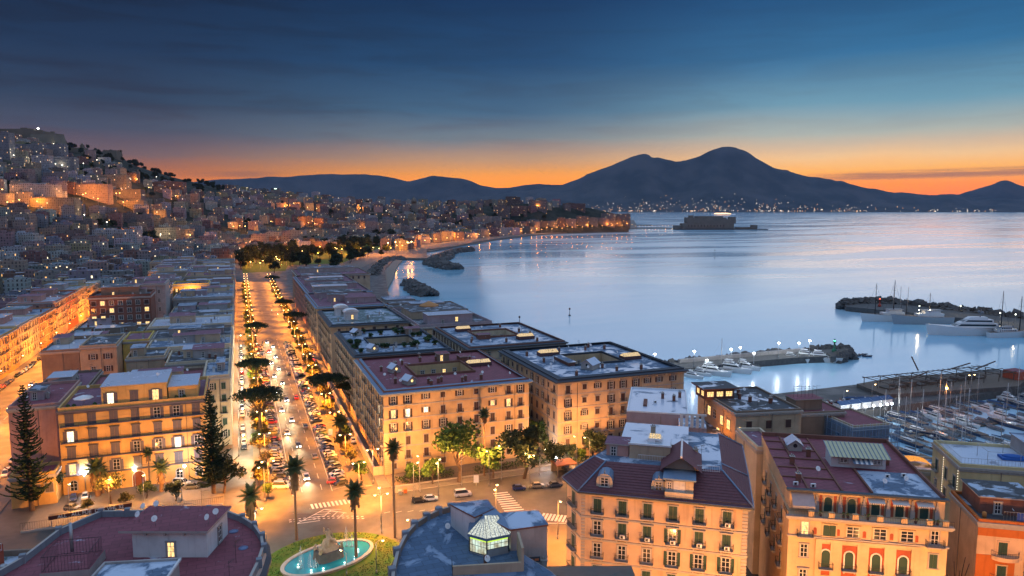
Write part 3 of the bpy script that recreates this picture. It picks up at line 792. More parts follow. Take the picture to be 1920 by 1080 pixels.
for i in range(34):
    gx, gy = rb.choice([(rb.uniform(1.5, 8), rb.uniform(2, 50)), (rb.uniform(9, 34), rb.uniform(36, 50)), (rb.uniform(28, 34), rb.uniform(4, 34)), (rb.uniform(10, 26), rb.uniform(11, 15))])
    def bush():
        q = MB(); q.box(-.7, -.4, 0, .7, .4, .5, P_BROWN)
        for _ in range(60): q.face([(lambda c, a, d: c + a*.3 + d*.2*k_)(Vector((rb.gauss(0, .6), rb.gauss(0, .5), .5 + 1.3*rb.random())), Vector((rb.gauss(0, 1), rb.gauss(0, 1), rb.gauss(0, 1))).normalized()*s_, Vector((rb.gauss(0, 1), rb.gauss(0, 1), rb.gauss(0, 1))).normalized()) for s_, k_ in ((1, 0), (0, 1), (-1, 0))], LF_ROOF)
        return q.data('roof_shrub')
    put(wmesh(('bush', i % 5), bush), 'roof_shrub', Cb, (gx, gy, 24.65), i)
Db = block('apartment_palazzo', 'palazzo on the waterfront with dark red roof rim, courtyard and two lit skylights', 80, 255, 40, 50, 24.8, P_CREAM, R_BLUE, court=(11, 20, 28, 36), cornice=0.9, bands=(20.4,), eave=(M_DKZINC, 1.4), pm=P_BRICK)
grid(Db, 'left', COL11, (20.8, 16.6, 12.4, 8.2), lambda r, c: rb.choice(['closed', 'open']), 1.3, 2.6)
grid(Db, 'front', (.08, .2, .32, .44, .56, .68, .8, .92), (20.8, 16.6, 12.4), lambda r, c: rb.choice(['closed', 'bare', 'closed+b']), 1.3, 2.4)
court_windows(Db, 40, (11, 20, 28, 36), (20.8,), 5, lambda i, z: 'bare')
add_skylight(Db, 9.5, 39, 24.9, 6.5, 3.4, 2.2); add_skylight(Db, 28, 12.5, 24.9, 7, 3.4, 2.2); add_hut(Db, 9.5, 17, 24.9, 5, 3.4, 1.8, P_BRICK, R_PLUM, door=False)
rooftop(Db, rb, 3, 3, 37, 47, 24.85, 18, P_BRICK, avoid=(10, 19, 29, 37))
Eb = block('apartment_palazzo', 'palazzo with green copper coloured roof and two white domed roof huts', 38, 332, 36, 51, 24, P_TAN, R_GREEN, cornice=0.8, bands=(20,), eave=(M_DKZINC, 1.0), pm=M_DKZINC)
grid(Eb, 'left', COL11, (20.4, 16.4, 12.4, 8.4, 4.4), lambda r, c: rb.choice(['closed+b', 'open+b', 'closed']), 1.3, 2.4)
grid(Eb, 'front', (.1, .25, .4, .55, .7, .85), (20.6,), lambda r, c: 'closed', 1.3, 2.2)
def roof_kiosk(par, x, y, z, lit):
    b = MB(); b.box(-3, -2.6, 0, 3, 2.6, 4.0, P_WHITE, bottom=False)
    n = 8
    for i in range(n):
        a0 = math.pi * i / n; a1 = math.pi * (i + 1) / n
        p = [(-3.6 * math.cos(a0), 1.5 * math.sin(a0) + 4.0), (-3.6 * math.cos(a1), 1.5 * math.sin(a1) + 4.0)]
        b.face([(p[0][0], -3.1, p[0][1]), (p[1][0], -3.1, p[1][1]), (p[1][0], 3.1, p[1][1]), (p[0][0], 3.1, p[0][1])], M_WHITE)
        b.face([(p[0][0], -3.1, p[0][1]), (p[0][0], -3.1, 4.0), (p[1][0], -3.1, 4.0), (p[1][0], -3.1, p[1][1])], P_WHITE)
    o = b.obj('roof_hut', par, (x, y, z)); add_window(o, 'lit' if lit else 'bare', 0.3, -2.6, 0.6, 0, 1.1, 2.2); return o
roof_kiosk(Eb, 11.5, 17, 24, True); roof_kiosk(Eb, 9, 34, 24, False)
rooftop(Eb, rb, 2, 2, 34, 49, 24.05, 8, P_GREY)
Fb = block('apartment_palazzo', 'waterside palazzo with a mauve penthouse set back behind its long terrace parapet', 77, 323, 36, 62, 22.5, P_APRICOT2, R_DARK, cornice=0.9, bands=(18.4,), parapet=1.3, pm=P_MAUVE)
grid(Fb, 'front', (.08, .2, .32, .44, .56, .68, .8, .92), (18.6, 14.4), lambda r, c: rb.choice(['closed', 'open']), 1.3, 2.4)
grid(Fb, 'left', COL11, (18.6, 14.4, 10), lambda r, c: rb.choice(['closed', 'open']), 1.3, 2.4)
ph = add_hut(Fb, 6, 6, 22.5, 22, 11, 4.4, P_MAUVE, R_SNOW, lit=False); add_window(ph, 'lit', 14, 0, 1.0, 0, 1.4, 2.2)
add_hut(Fb, 2, 26, 22.5, 30, 22, 3.6, P_TAN, R_DARK, lit=True); add_hut(Fb, 8, 50, 22.5, 18, 10, 4.4, P_GREY, R_BLUE, lit=False)
b = MB(); b.lathe([(5.5, 0), (5.2, 0.6), (0.3, 2.6)], plain('copper_orange_tiles', (0.42, 0.20, 0.07)), 8, (16, 44, 26.3)); b.obj('pavilion_roof', Fb)
rooftop(Fb, rb, 2, 2, 34, 60, 22.55, 12, P_GREY)
Gb = block('apartment_palazzo', 'palazzo with plum coloured roof terrace and square lit penthouse', 38.5, 400, 38, 66, 23.5, P_TAN, R_PLUM, cornice=0.8, eave=(M_ZINC, 1.0), pm=P_BROWN)
grid(Gb, 'left', [0.04 + 0.08 * i for i in range(12)], (19.8, 15.8, 11.8, 7.8), lambda r, c: rb.choice(['closed+b', 'open', 'closed']), 1.3, 2.4)
add_hut(Gb, 9, 24, 23.5, 11, 8, 4.0, P_MAUVE, R_DARK, lit=True); add_hut(Gb, 18, 14, 23.5, 17, 20, 3.2, P_MAUVE, R_PLUM); add_hut(Gb, 4, 44, 23.5, 28, 14, 3.2, P_MAUVE, R_DARK)
rooftop(Gb, rb, 2, 2, 36, 60, 23.55, 10, P_GREY)
Hb = block('apartment_palazzo', 'long palazzo with dark plum roof and a bright zinc eave along the boulevard', 40, 470, 40, 120, 23.5, P_PINK, R_PLUM, cornice=0.8, eave=(M_ZINC, 1.0), pm=P_BROWN)
grid(Hb, 'left', [0.03 + 0.055 * i for i in range(18)], (19.8, 15.8, 11.8, 7.8), lambda r, c: rb.choice(['closed', 'open', 'closed']), 1.4, 2.4)
for i, q in enumerate(((4, 8, 22, 12, 3.4), (5, 28, 30, 12, 3.0), (3, 48, 26, 16, 3.6), (8, 72, 24, 12, 3.2), (4, 92, 30, 18, 3.4))): add_hut(Hb, q[0], q[1], 23.5, q[2], q[3], q[4], rb.choice([P_MAUVE, P_GREY, P_TAN]), rb.choice([R_BLUE, R_DARK, R_SNOW]), lit=i == 1)
rooftop(Hb, rb, 2, 2, 38, 118, 23.55, 12, P_GREY)
Ib = block('apartment_palazzo', 'far end palazzo of the boulevard with a flat purple roof and low lit windows', 43, 596, 58, 60, 23.5, P_TAN, R_PLUM, cornice=0.8, pm=P_BROWN)
grid(Ib, 'left', [0.06 + 0.1 * i for i in range(10)], (19.8, 15.8, 11.8), lambda r, c: 'closed', 1.4, 2.4)
grid(Ib, 'front', [0.04 + 0.08 * i for i in range(12)], (19.8,), lambda r, c: 'closed', 1.4, 2.2)
add_hut(Ib, 4, 30, 23.5, 46, 22, 3.4, P_GREY, R_DARK, lit=True)
Jb = block('apartment_palazzo', 'dark low waterfront block with orange lit terrace restaurant on its roof', 82, 405, 26, 62, 17, P_BROWN, R_DARK, cornice=0.5, pm=P_BROWN)
j1 = add_hut(Jb, 2, 18, 17, 22, 14, 3.2, P_RED, R_DARK, door=False)
for i in range(7): add_window(j1, 'lit', 2 + i * 3, 0, 0.6, 0, 2.0, 1.9)
add_hut(Jb, 3, 40, 17, 18, 16, 3.4, P_GREY, R_BLUE); rooftop(Jb, rb, 1, 1, 25, 60, 17.05, 8, P_GREY)
# brown party wall between the green roof and the waterside palazzo
Kb = block('apartment_palazzo', 'brown walled block squeezed between the domed roof huts and the waterside palazzo', 75, 388, 40, 14, 23, P_BROWN, R_DARK, cornice=0.4, pm=P_BROWN)
rooftop(Kb, rb, 1, 1, 38, 13, 23.05, 6, P_WHITE)

# ---------------------------------------------------------------- the town left of the boulevard
rL = random.Random(23)
L1 = block('yellow_palazzo', 'bright yellow palazzo with mauve shutters and lit arched entrance between two araucarias', -47.4, 219, 36.6, 26, 23.4, P_OCHRE, R_PLUM, parapet=1.0, cornice=0.35, bands=(), trim=M_SHUT_MAUVE, pm=P_OCHRE)
L1C = (.07, .215, .36, .505, .655, .79, .93); L1R = (19.3, 14.7, 10.1, 5.5)
grid(L1, 'front', L1C, L1R, pick([
    ['closed','closed','closed','closed','open','open','closed'],
    ['brightopen','closed','closed','closed','closed','closed','closed'],
    ['closed','closed','closed','open','open','brightopen','open'],
    ['litopen','open','open','closed','closed','closed','closed']]), 1.7, 3.0, M_SHUT_MAUVE, detail=True, trim=M_SHUT_MAUVE, hood=True)
for z in L1R + (23.5,):
    def lb():
        q = MB(); q.box(-18.0, -0.9, -0.2, 18.0, -0.001, 0, M_SHUT_MAUVE); mb_rail(q, [(-17.9, -0.84, 0), (17.9, -0.84, 0)], 0.95, step=0.4); return q.data('balcony')
    if z < 23: put(wmesh('l1balc', lb), 'balcony', L1, (18.3, 0, z - 0.05), 0)
for i, u in enumerate(L1C):
    if i == 3: continue
    add_window(L1, 'arch', u * 36.6, 0, 0.9, 0, 1.7, 2.9, trim=M_STONE, detail=True, sill=False)
b = MB(); mb_frame(b, 3.0, 4.4, True, M_WHITE, False)
b.face([(x, -0.05, z) for x, z in reversed(arcpts(3.0, 4.4))], plain('red_door_wood', (0.22, 0.07, 0.035)))
for i in range(7): b.box(-1.35, -0.09, 0.3 + i * 0.45, 1.35, -0.051, 0.5 + i * 0.45, plain('red_door_wood', (0.22, 0.07, 0.035)))
dr = b.obj('entrance_door', L1, (.505 * 36.6, 0, 0))
q = add_hut(L1, 10.4, 0.6, 23.4, 16.3, 17, 5.6, P_OCHRE, R_SNOW, door=False, over=0.2)
for x, k in ((2.2, 'brightopen'), (8, 'closed'), (13.4, 'litopen')): add_window(q, k, x, 0, 0.7, 0, 1.7, 3.2, M_SHUT_MAUVE, M_SHUT_MAUVE, True)
q = add_hut(L1, 27.0, 1.6, 23.4, 7.6, 15, 3.9, P_OCHRE, R_SNOW, door=False, over=0.2); add_window(q, 'bare', 3.4, 0, 0.6, 0, 1.3, 2.3)
b = MB(); b.tube((0, 0, 0), (0, 0, 2.6), 0.05, 0.05, M_STEEL, 5); b.lathe([(2.6, 2.3), (2.55, 2.42), (0.05, 3.2)], M_WHITE, 8); b.obj('parasol', L1, (5.6, 3.4, 23.5))
for x in (2.2, 3.6, 8.6, 29, 31):
    b = MB(); b.box(-0.5, -0.3, 0, 0.5, 0.3, 0.5, P_BROWN)
    b.lathe([(0.3, 0.5), (0.62, 0.9), (0.45, 1.35), (0.1, 1.6)], leafmat('planter_leaf', (0.02, 0.045, 0.015), (0.04, 0.07, 0.02)), 7); b.obj('planter', L1, (x, 1.2, 23.4))
rooftop(L1, rL, 1, 20, 35, 26, 23.4, 5, P_BROWN); put(dish_mesh(), 'satellite_dish', L1, (24, 6, 29.2), 0.4)

def simple(name, label, t0, t1, s0, D, h, wm, rm, rows=(), cols=(), kinds=('closed', 'open', 'bare'), side='front', clutter=8, huts=1, w=1.3, wh=2.2, shut=M_SHUT_BROWN, par=0.8, lit=0.04, right=False, group=None, corn=0.4, balc=0.0):
    o = block(name, label, t0, s0, t1 - t0, D, h, wm, rm, cornice=corn, parapet=par, group=group)
    def kf(r, c):
        k = rL.choice(kinds)
        if rL.random() < lit: k = 'litopen'
        return k + ('+b' if rL.random() < balc else '')
    if rows: grid(o, side, cols, rows, kf, w, wh, shut)
    for i in range(huts):
        W = t1 - t0; hw = rL.uniform(0.22, 0.5) * W; hd = rL.uniform(0.25, 0.5) * D
        add_hut(o, rL.uniform(0.5, W - hw - 0.5), rL.uniform(D * 0.2, D - hd - 0.5), h, hw, hd, rL.uniform(2.4, 3.4), rL.choice([P_GREY, P_TAN, P_MAUVE, P_CREAM, wm]), rL.choice([R_BLUE, R_SNOW, R_DARK, R_PLUM]), lit=rL.random() < 0.3)
    rooftop(o, rL, 0.5, 0.5, t1 - t0 - 0.5, D - 0.5, h, clutter, rL.choice([P_BRICK, P_GREY, P_WHITE]))
    return o
def cf(n): return [(i + 0.5) / n for i in range(n)]
simple('apartment_house', 'pink windowless wall of a house beside the yellow palazzo and the tall araucaria', -60, -47.9, 224, 28, 24.0, P_PINK, R_RED, clutter=5, huts=1)
simple('apartment_house', 'low orange annex with planted roof terrace beside the yellow palazzo', -58, -47.8, 213.5, 8, 8.2, P_OCHRE, R_RED, (3.4,), (.55, .85), ('closed',), clutter=0, huts=0, w=1.8, wh=2.4, shut=M_SHUT_MAUVE)
L2 = simple('apartment_house', 'cream corner house behind the right araucaria with green shutters', -12.5, -4.6, 248, 26, 23.0, P_CREAM, R_BLUE, (19, 15, 11, 7, 3), (.3, .75), ('closed', 'open'), shut=M_SHUT_GREEN, balc=0.5, clutter=5)
simple('apartment_house', 'brick coloured roof terrace house behind the yellow palazzo', -46, -13, 250, 22, 21.0, P_BROWN, R_RED, clutter=14, huts=2)
simple('apartment_house', 'flat house with plum roof and scattered dishes behind the pink wall', -62, -47, 254, 30, 20.5, P_BROWN, R_PLUM, clutter=16, huts=1)
simple('apartment_house', 'cream house with small blue windows and cluttered terraces beside the boulevard', -26, -4.6, 277, 24, 22.5, P_CREAM, R_DARK, (18.4, 14.5), cf(4), ('bare', 'closed'), clutter=14, huts=2)
simple('apartment_house', 'small tan house with one bright lit window behind the purple roofs', -40.5, -27.5, 292, 18, 22.5, P_TAN, R_DARK, clutter=5, huts=1)
o = bpy.data.objects[-1] if False else None
X3 = simple('apartment_house', 'tan yellow house with two windows in its blank end wall', -60, -47.2, 318, 26, 23.5, P_TAN, R_DARK, (18.5, 13.5), (.35, .75), ('open', 'bare'), clutter=3, huts=0, w=1.6)
simple('apartment_house', 'weathered brown house with violet roof, left of the tan yellow end wall', -73, -60.2, 318, 28, 22.5, P_BROWN, R_SNOW, clutter=6, huts=1)
Y1 = simple('apartment_house', 'bright yellow house wedged in a narrow court with a lit stair', -46.9, -37, 332, 22, 22.5, P_YELLOW, R_PLUM, (18.6, 14.8, 11), (.35, .8), ('bare', 'lit'), clutter=3, huts=0, lit=0.3)
simple('apartment_house', 'house with long dark flat roof and frosted plates between yellow wall and boulevard', -36, -4.6, 312, 20, 22.0, P_CREAM, R_BLUE, (18, 14), cf(6), clutter=14, huts=2)
simple('apartment_house', 'house with green tinted terrace roof and white sheds beside the boulevard', -36, -4.6, 334, 22, 22.0, P_GREY, R_DARK, (18, 14), cf(6), clutter=14, huts=2)
simple('apartment_house', 'cream palazzo with toothed cornice and snowy terrace along the boulevard', -40, -4.6, 360, 28, 23.4, P_CREAM, R_SNOW, (18.6, 14.4), cf(6), ('bare', 'closed'), clutter=12, huts=1, corn=0.8)
b6 = simple('tower_block', 'tall dark brick block with stacked balconies above the orange lit side street', -71.5, -43.6, 408, 22, 33.0, P_BRICK, R_DARK, (29, 25.2, 21.4, 17.6, 13.8), cf(7), ('closed', 'bare', 'lit', 'bare'), clutter=8, huts=1, w=2.0, lit=0.06, balc=0.45, par=1.2)
add_hut(b6, 5, 4, 33, 17, 13, 4.6, P_BROWN, R_DARK, lit=True)
simple('tower_block', 'tall grey block with two small windows behind the dark brick block', -62, -40, 446, 26, 35.0, P_GREY, R_PLUM, (30, 25, 20), (.55, .85), ('bare', 'closed'), clutter=5, huts=1)
YH = simple('apartment_house', 'warmly lit yellow house with ornate balconies among dark roofs', -42, -20, 520, 22, 27.0, P_YELLOW, R_DARK, (22.5, 18.2, 14), cf(5), ('closed', 'lit', 'open'), clutter=4, huts=1, lit=0.25, balc=0.7, corn=0.8)
simple('long_palazzo', 'long low palazzo with one dark hipped roof closing the rows left of the boulevard', -86, -5, 812, 40, 22.0, P_TAN, R_DARK, (17,), cf(14), clutter=6, huts=0)
sfill = 392; k = 0
names = ['green', 'slate', 'dark', 'frosted', 'plum']
rms = [R_GREEN, R_BLUE, R_DARK, R_SNOW, R_PLUM]
while sfill < 800:
    D = rL.uniform(22, 34); i = rL.randrange(5); h = rL.uniform(17.5, 27)
    wi = rL.randrange(4); wn = ('cream', 'grey', 'tan', 'mauve')[wi]
    simple('apartment_house', f'{nth(k)} {wn} house with {names[i]} roof along the boulevard behind the snowy terrace', -40 + rL.uniform(-1, 4), -4.6, sfill, D - 1.5, h, (P_CREAM, P_GREY, P_TAN, P_MAUVE)[wi], rms[i], (h - 4.4, h - 8.4), cf(6), clutter=9, huts=3, lit=0.05, group='houses along the left side of the boulevard')
    if sfill > 470:
        i = rL.randrange(5); wi = rL.randrange(4); wn = ('cream', 'grey', 'tan', 'mauve')[wi]
        simple('apartment_house', f'{nth(k)} {wn} house with {names[i]} roof between boulevard row and side street', -72, -42, sfill, D - 1.5, rL.uniform(19, 26), (P_CREAM, P_GREY, P_TAN, P_MAUVE)[wi], rms[i], (15, 19 - 8), cf(5), clutter=7, huts=2, lit=0.05, group='houses between boulevard row and side street')
    sfill += D; k += 1
sfill = 346; k = 0
while sfill < 400:
    D = 26; i = rL.randrange(5)
    simple('apartment_house', f'{nth(k)} low house with {names[i]} roof in front of the dark brick block', -76, -44, sfill, D - 1.5, 19.0, P_BROWN, rms[i], clutter=9, huts=2, group='low houses before the brick block'); sfill += D; k += 1
# the row across the side street, seen along its lit front
sfill = 236; k = 0
cols_ = [('deep orange', plaster('deep_orange_plaster', (0.48, 0.20, 0.08))), ('pink', P_PINK), ('brick red', P_RED), ('apricot', P_APRICOT), ('ochre', P_OCHRE), ('cream', P_CREAM)]
while sfill < 640:
    D = rL.uniform(24, 42); ci = k % 6; h = rL.uniform(18, 23.5)
    o = block('apartment_house', f'{nth(k)} house from the front of the glowing side street row, {cols_[ci][0]} with balconies', -128, sfill, 24, D - 0.6, h, cols_[ci][1], rms[rL.randrange(5)], cornice=0.7, bands=(h - 4.2, h - 8.3, h - 12.4), group='house row across the side street')
    n = max(3, int(D / 4.2))
    grid(o, 'right', cf(n), (h - 3.8, h - 7.9, h - 12.0, h - 16.1), lambda r, c: rL.choice(['closed+b', 'open+b', 'closed', 'litopen+b' if rL.random() < 0.2 else 'closed']), 1.35, 2.4)
    grid(o, 'front', cf(4), (h - 3.8, h - 7.9), lambda r, c: rL.choice(['closed', 'open']), 1.3, 2.2)
    add_hut(o, 3, D * 0.3, h, 12, D * 0.4, 3.2, rL.choice([P_GREY, P_TAN, P_PINK]), rms[rL.randrange(5)], lit=rL.random() < 0.3); rooftop(o, rL, 0.5, 0.5, 23, D - 1, h, 6, P_BRICK)
    sfill += D; k += 1

# ---------------------------------------------------------------- pavements, markings
def slab(name, poly, z0, z1, mt, label=None):
    b = MB(); b.prism([(p[0], p[1]) for p in poly], z0, z1, M_KERB, top=mt); return struct(b.obj(name))
def rect(x0, y0, x1, y1): return [(x0, y0), (x1, y0), (x1, y1), (x0, y1)]
slab('pavement', rect(-4.55, 226, -2.9, 800), -0.2, 0.13, M_PAVE)
for a, c in ((202, 262), (266, 330), (334, 420)): slab('median_path', rect(1.6, a, 6.0, c), -0.2, 0.14, M_EARTH)
for a, c in ((196, 256), (262, 330), (336, 430)): slab('median_path', rect(26.8, a, 32.6, c), -0.2, 0.14, M_EARTH)
slab('pavement', rect(34.2, 193.2, 37.2, 640), -0.2, 0.13, M_PAVE)
slab('pavement', rect(37.25, 188.4, 88, 192.0), -0.2, 0.13, M_PAVE)
slab('garden_ground', rect(37.25, 192.02, 88.9, 201.9), -0.2, 0.3, M_EARTH)
slab('garden_ground', rect(89.4, 184, 140, 194.9), -0.2, 0.3, M_EARTH)
slab('forecourt', rect(-52, 196, -6.5, 218.9), -0.2, 0.10, M_PAVE)
slab('pavement', rect(-66.5, 196, -60.2, 640), -0.2, 0.13, M_PAVE)
slab('pavement', rect(-103.9, 196, -100.5, 800), -0.2, 0.13, M_PAVE)
slab('traffic_island', [(9.4, 184.5), (14.5, 183.2), (14.6, 190), (11, 196)], -0.2, 0.08, M_ASPH)
mk = MB()
def stripe(p, q, w, z=0.006):
    p = Vector((p[0], p[1], 0)); q = Vector((q[0], q[1], 0)); d = (q - p).normalized(); n = Vector((-d.y, d.x, 0)) * w / 2
    mk.face([(p.x - n.x, p.y - n.y, z), (q.x - n.x, q.y - n.y, z), (q.x + n.x, q.y + n.y, z), (p.x + n.x, p.y + n.y, z)][::1], M_PAINT)
for i in range(14): stripe((11.2 + i * 1.05, 185.6), (11.0 + i * 1.05, 188.8), 0.55)
a0, a1, c0, c1 = G(925, 926), G(952, 923), G(945, 958), G(982, 955)
for i in range(9): u = i / 8; stripe(a0.lerp(c0, u), a1.lerp(c1, u), 0.62)
a0, a1 = G(1014, 968), G(1068, 974)
for i in range(9): u = i / 8; p = a0.lerp(a1, u); stripe((p.x - 0.8, p.y - 1.8), (p.x + 1.6, p.y + 1.4), 0.6)
p, q = G(1020, 981), G(1068, 981); stripe(p, q, 0.35)
ap, bp, tp = G(556, 982), G(650, 962), G(608, 955)
stripe(ap, tp, 0.22); stripe(tp, bp, 0.22); stripe(ap, G(600, 976), 0.22)
for u in (0.2, 0.4, 0.6, 0.8, 1.0): stripe(ap.lerp(tp, u), ap.lerp(tp, u) + Vector((4.2, 0.6 - 2.2*u, 0)), 0.2)
for u in (0.3, 0.6, 0.9): stripe(tp.lerp(bp, u), tp.lerp(bp, u) + Vector((-1.8, -2.6, 0)), 0.2)
for i in range(16): stripe((9 + i * 1.15, 180.8 - 0.02 * i * i), (9.6 + i * 1.15, 180.8 - 0.02 * i * i), 0.3)
for i in range(16): stripe((9 + i * 1.15, 179.6 - 0.02 * i * i), (9.6 + i * 1.15, 179.6 - 0.02 * i * i), 0.3)
for x in (13.6, 18.9): 
    for i in range(28): stripe((x, 198 + i * 9), (x, 202 + i * 9), 0.14)
for x in (11.1, 21.5): stripe((x, 196), (x, 425), 0.14)
for i in range(28): stripe((-84, 200 + i * 12), (-84, 205 + i * 12), 0.14)
for i in range(70): stripe((6.15, 205 + i * 2.9), (10.9, 205 + i * 2.9 - 1.2), 0.09); stripe((21.8, 197 + i * 2.9), (26.5, 197 + i * 2.9 + 1.2), 0.09)
for i in range(10):
    p = G(720 + 22 * i, 962 - 1.2 * i); stripe(p, p + Vector((1.6, 0.2, 0)), 0.15)
struct(mk.obj('road_markings'))

# ---------------------------------------------------------------- trees
LF_DARK = leafmat('dark_pine_needles', (0.010, 0.022, 0.012), (0.028, 0.042, 0.016)); LF_ARAU = leafmat('araucaria_needles', (0.014, 0.032, 0.02), (0.035, 0.055, 0.025))
LF_GREEN = leafmat('broad_leaves', (0.03, 0.075, 0.014), (0.075, 0.12, 0.022)); LF_PALM = leafmat('palm_leaves', (0.035, 0.06, 0.025), (0.075, 0.10, 0.035)); LF_DEAD = leafmat('dead_fronds', (0.14, 0.085, 0.045), (0.22, 0.13, 0.06)); LF_OLIVE = leafmat('dusty_leaves', (0.055, 0.06, 0.02), (0.10, 0.085, 0.028))
rt = random.Random(41)
def leafquad(b, c, s, mt, rnd, flat=0.0):
    n = Vector((rnd.gauss(0, 1), rnd.gauss(0, 1), rnd.gauss(0, 1) + flat)).normalized(); a = n.orthogonal().normalized(); a = Matrix.Rotation(rnd.uniform(0, 6.28), 3, n) @ a; d = n.cross(a)
    a *= s * rnd.uniform(0.7, 1.3); d *= s * rnd.uniform(0.35, 0.7)
    b.face([c - a, c - d * 0.9, c + a * 0.9, c + d], mt)
def clump(b, c, r, n, s, mt, rnd, squash=0.75):
    for _ in range(n):
        v = Vector((rnd.gauss(0, 1), rnd.gauss(0, 1), rnd.gauss(0, 1))).normalized() * r * rnd.random() ** 0.45
        v.z *= squash; leafquad(b, Vector(c) + v, s, mt, rnd)
def broadleaf(seed, h, r, mt, dens=1.0, s=0.42):
    rnd = random.Random(seed); tr = MB(); cr = MB()
    th = h * 0.34; tr.path([(0, 0, -0.1), (0.05*h*rnd.uniform(-1, 1), 0.03*h, th*0.6), (0.03*h, -0.02*h, th)], 0.035*h, 0.024*h, M_TRUNK, 7)
    for i in range(13):
        a = 6.283 * i / 13 + rnd.uniform(-0.3, 0.3); e = rnd.uniform(0.0, 1.0); rr = r * rnd.uniform(0.35, 0.8) * (1 - 0.45 * e)
        c = Vector((math.cos(a) * rr, math.sin(a) * rr, th + (h - th) * (0.22 + 0.62 * e)))
        tr.path([(0.03*h, -0.02*h, th*0.92), (c.x*0.5, c.y*0.5, th + (c.z - th)*0.6), tuple(c)], 0.014*h, 0.004*h, M_TRUNK, 5)
        clump(cr, c, r * rnd.uniform(0.34, 0.52), int(95 * dens), s, mt, rnd, 0.8)
    return tr.data('trunk'), cr.data('crown')
def umbrella_pine(seed, h, r, lean):
    rnd = random.Random(seed); tr = MB(); cr = MB(); zt = h * 0.52
    base = Vector((lean * h * 0.10, 0, zt))
    tr.path([(0, 0, -0.1), (lean*h*0.02, 0.01*h, zt*0.4), (lean*h*0.05, 0, zt*0.75), tuple(base)], 0.030*h, 0.020*h, M_TRUNK, 8)
    top = Vector((lean*h*0.16, 0, h*0.86))
    for i in range(17):
        a = 6.283 * i / 17 * 2.0 + rnd.uniform(-0.25, 0.25); rr = r * (0.25 + 0.58 * (i / 16.0)) * rnd.uniform(0.85, 1.1)
        c = top + Vector((math.cos(a)*rr, math.sin(a)*rr, h*0.05*(1 - (rr/r)**2) - h*0.03))
        mid_ = base.lerp(c, 0.55) + Vector((0, 0, -h*0.03))
        tr.path([tuple(base), tuple(mid_), tuple(c)], 0.011*h, 0.004*h, M_TRUNK, 5)
        clump(cr, c + Vector((0, 0, h*0.025)), r*rnd.uniform(0.26, 0.36), 170, 0.40, LF_DARK, rnd, 0.42)
    clump(cr, top + Vector((0, 0, h*0.06)), r*0.5, 330, 0.42, LF_DARK, rnd, 0.34)
    return tr.data('trunk'), cr.data('crown')
def araucaria(seed, h, r):
    rnd = random.Random(seed); tr = MB(); cr = MB()
    tr.path([(0, 0, -0.1), (0.1, 0, h*0.5), (0.05, 0.05, h*0.97)], 0.020*h, 0.003*h, M_TRUNK, 8)
    z = h * 0.10
    while z < h * 0.985:
        u = z / h; L = rnd.uniform(.74, 1.1) * r * (1 - u) ** 0.62 * (1.08 - 0.25*u) * (0.72 if u < 0.16 else 1.0); n = rnd.randint(8, 10); a0 = rnd.uniform(0, 6)
        for i in range(n):
            if rnd.random() < 0.16: continue
            a = a0 + 6.283*i/n + rnd.uniform(-0.3, 0.3); l = L*rnd.uniform(0.65, 1.12); d = Vector((math.cos(a), math.sin(a), 0)); sd = Vector((-d.y, d.x, 0))
            seg = max(3, int(l / 0.62))
            prev = Vector((0, 0, z))
            for k in range(1, seg + 1):
                t = k / seg; p = d*l*t + Vector((0, 0, z - 0.22*l*math.sin(t*2.6) + 0.26*l*t*t))
                w = 0.62 * (1.15 - 0.55*t) * (0.6 + 0.5*(1-u))
                for q in (sd, -sd):
                    o = (q*w*rnd.uniform(0.7, 1.2) + Vector((0, 0, rnd.uniform(-0.16, 0.28))))
                    cr.face([prev, p, p + o, prev.lerp(p, 0.3) + o*0.8], LF_ARAU)
                cr.face([prev, p, p + Vector((0, 0, w*0.8)), prev + Vector((0, 0, w*0.55))], LF_ARAU)
                prev = p
        z += 0.62 + 0.55*(1 - u) * rnd.uniform(0.7, 1.1)
    return tr.data('trunk'), cr.data('crown')
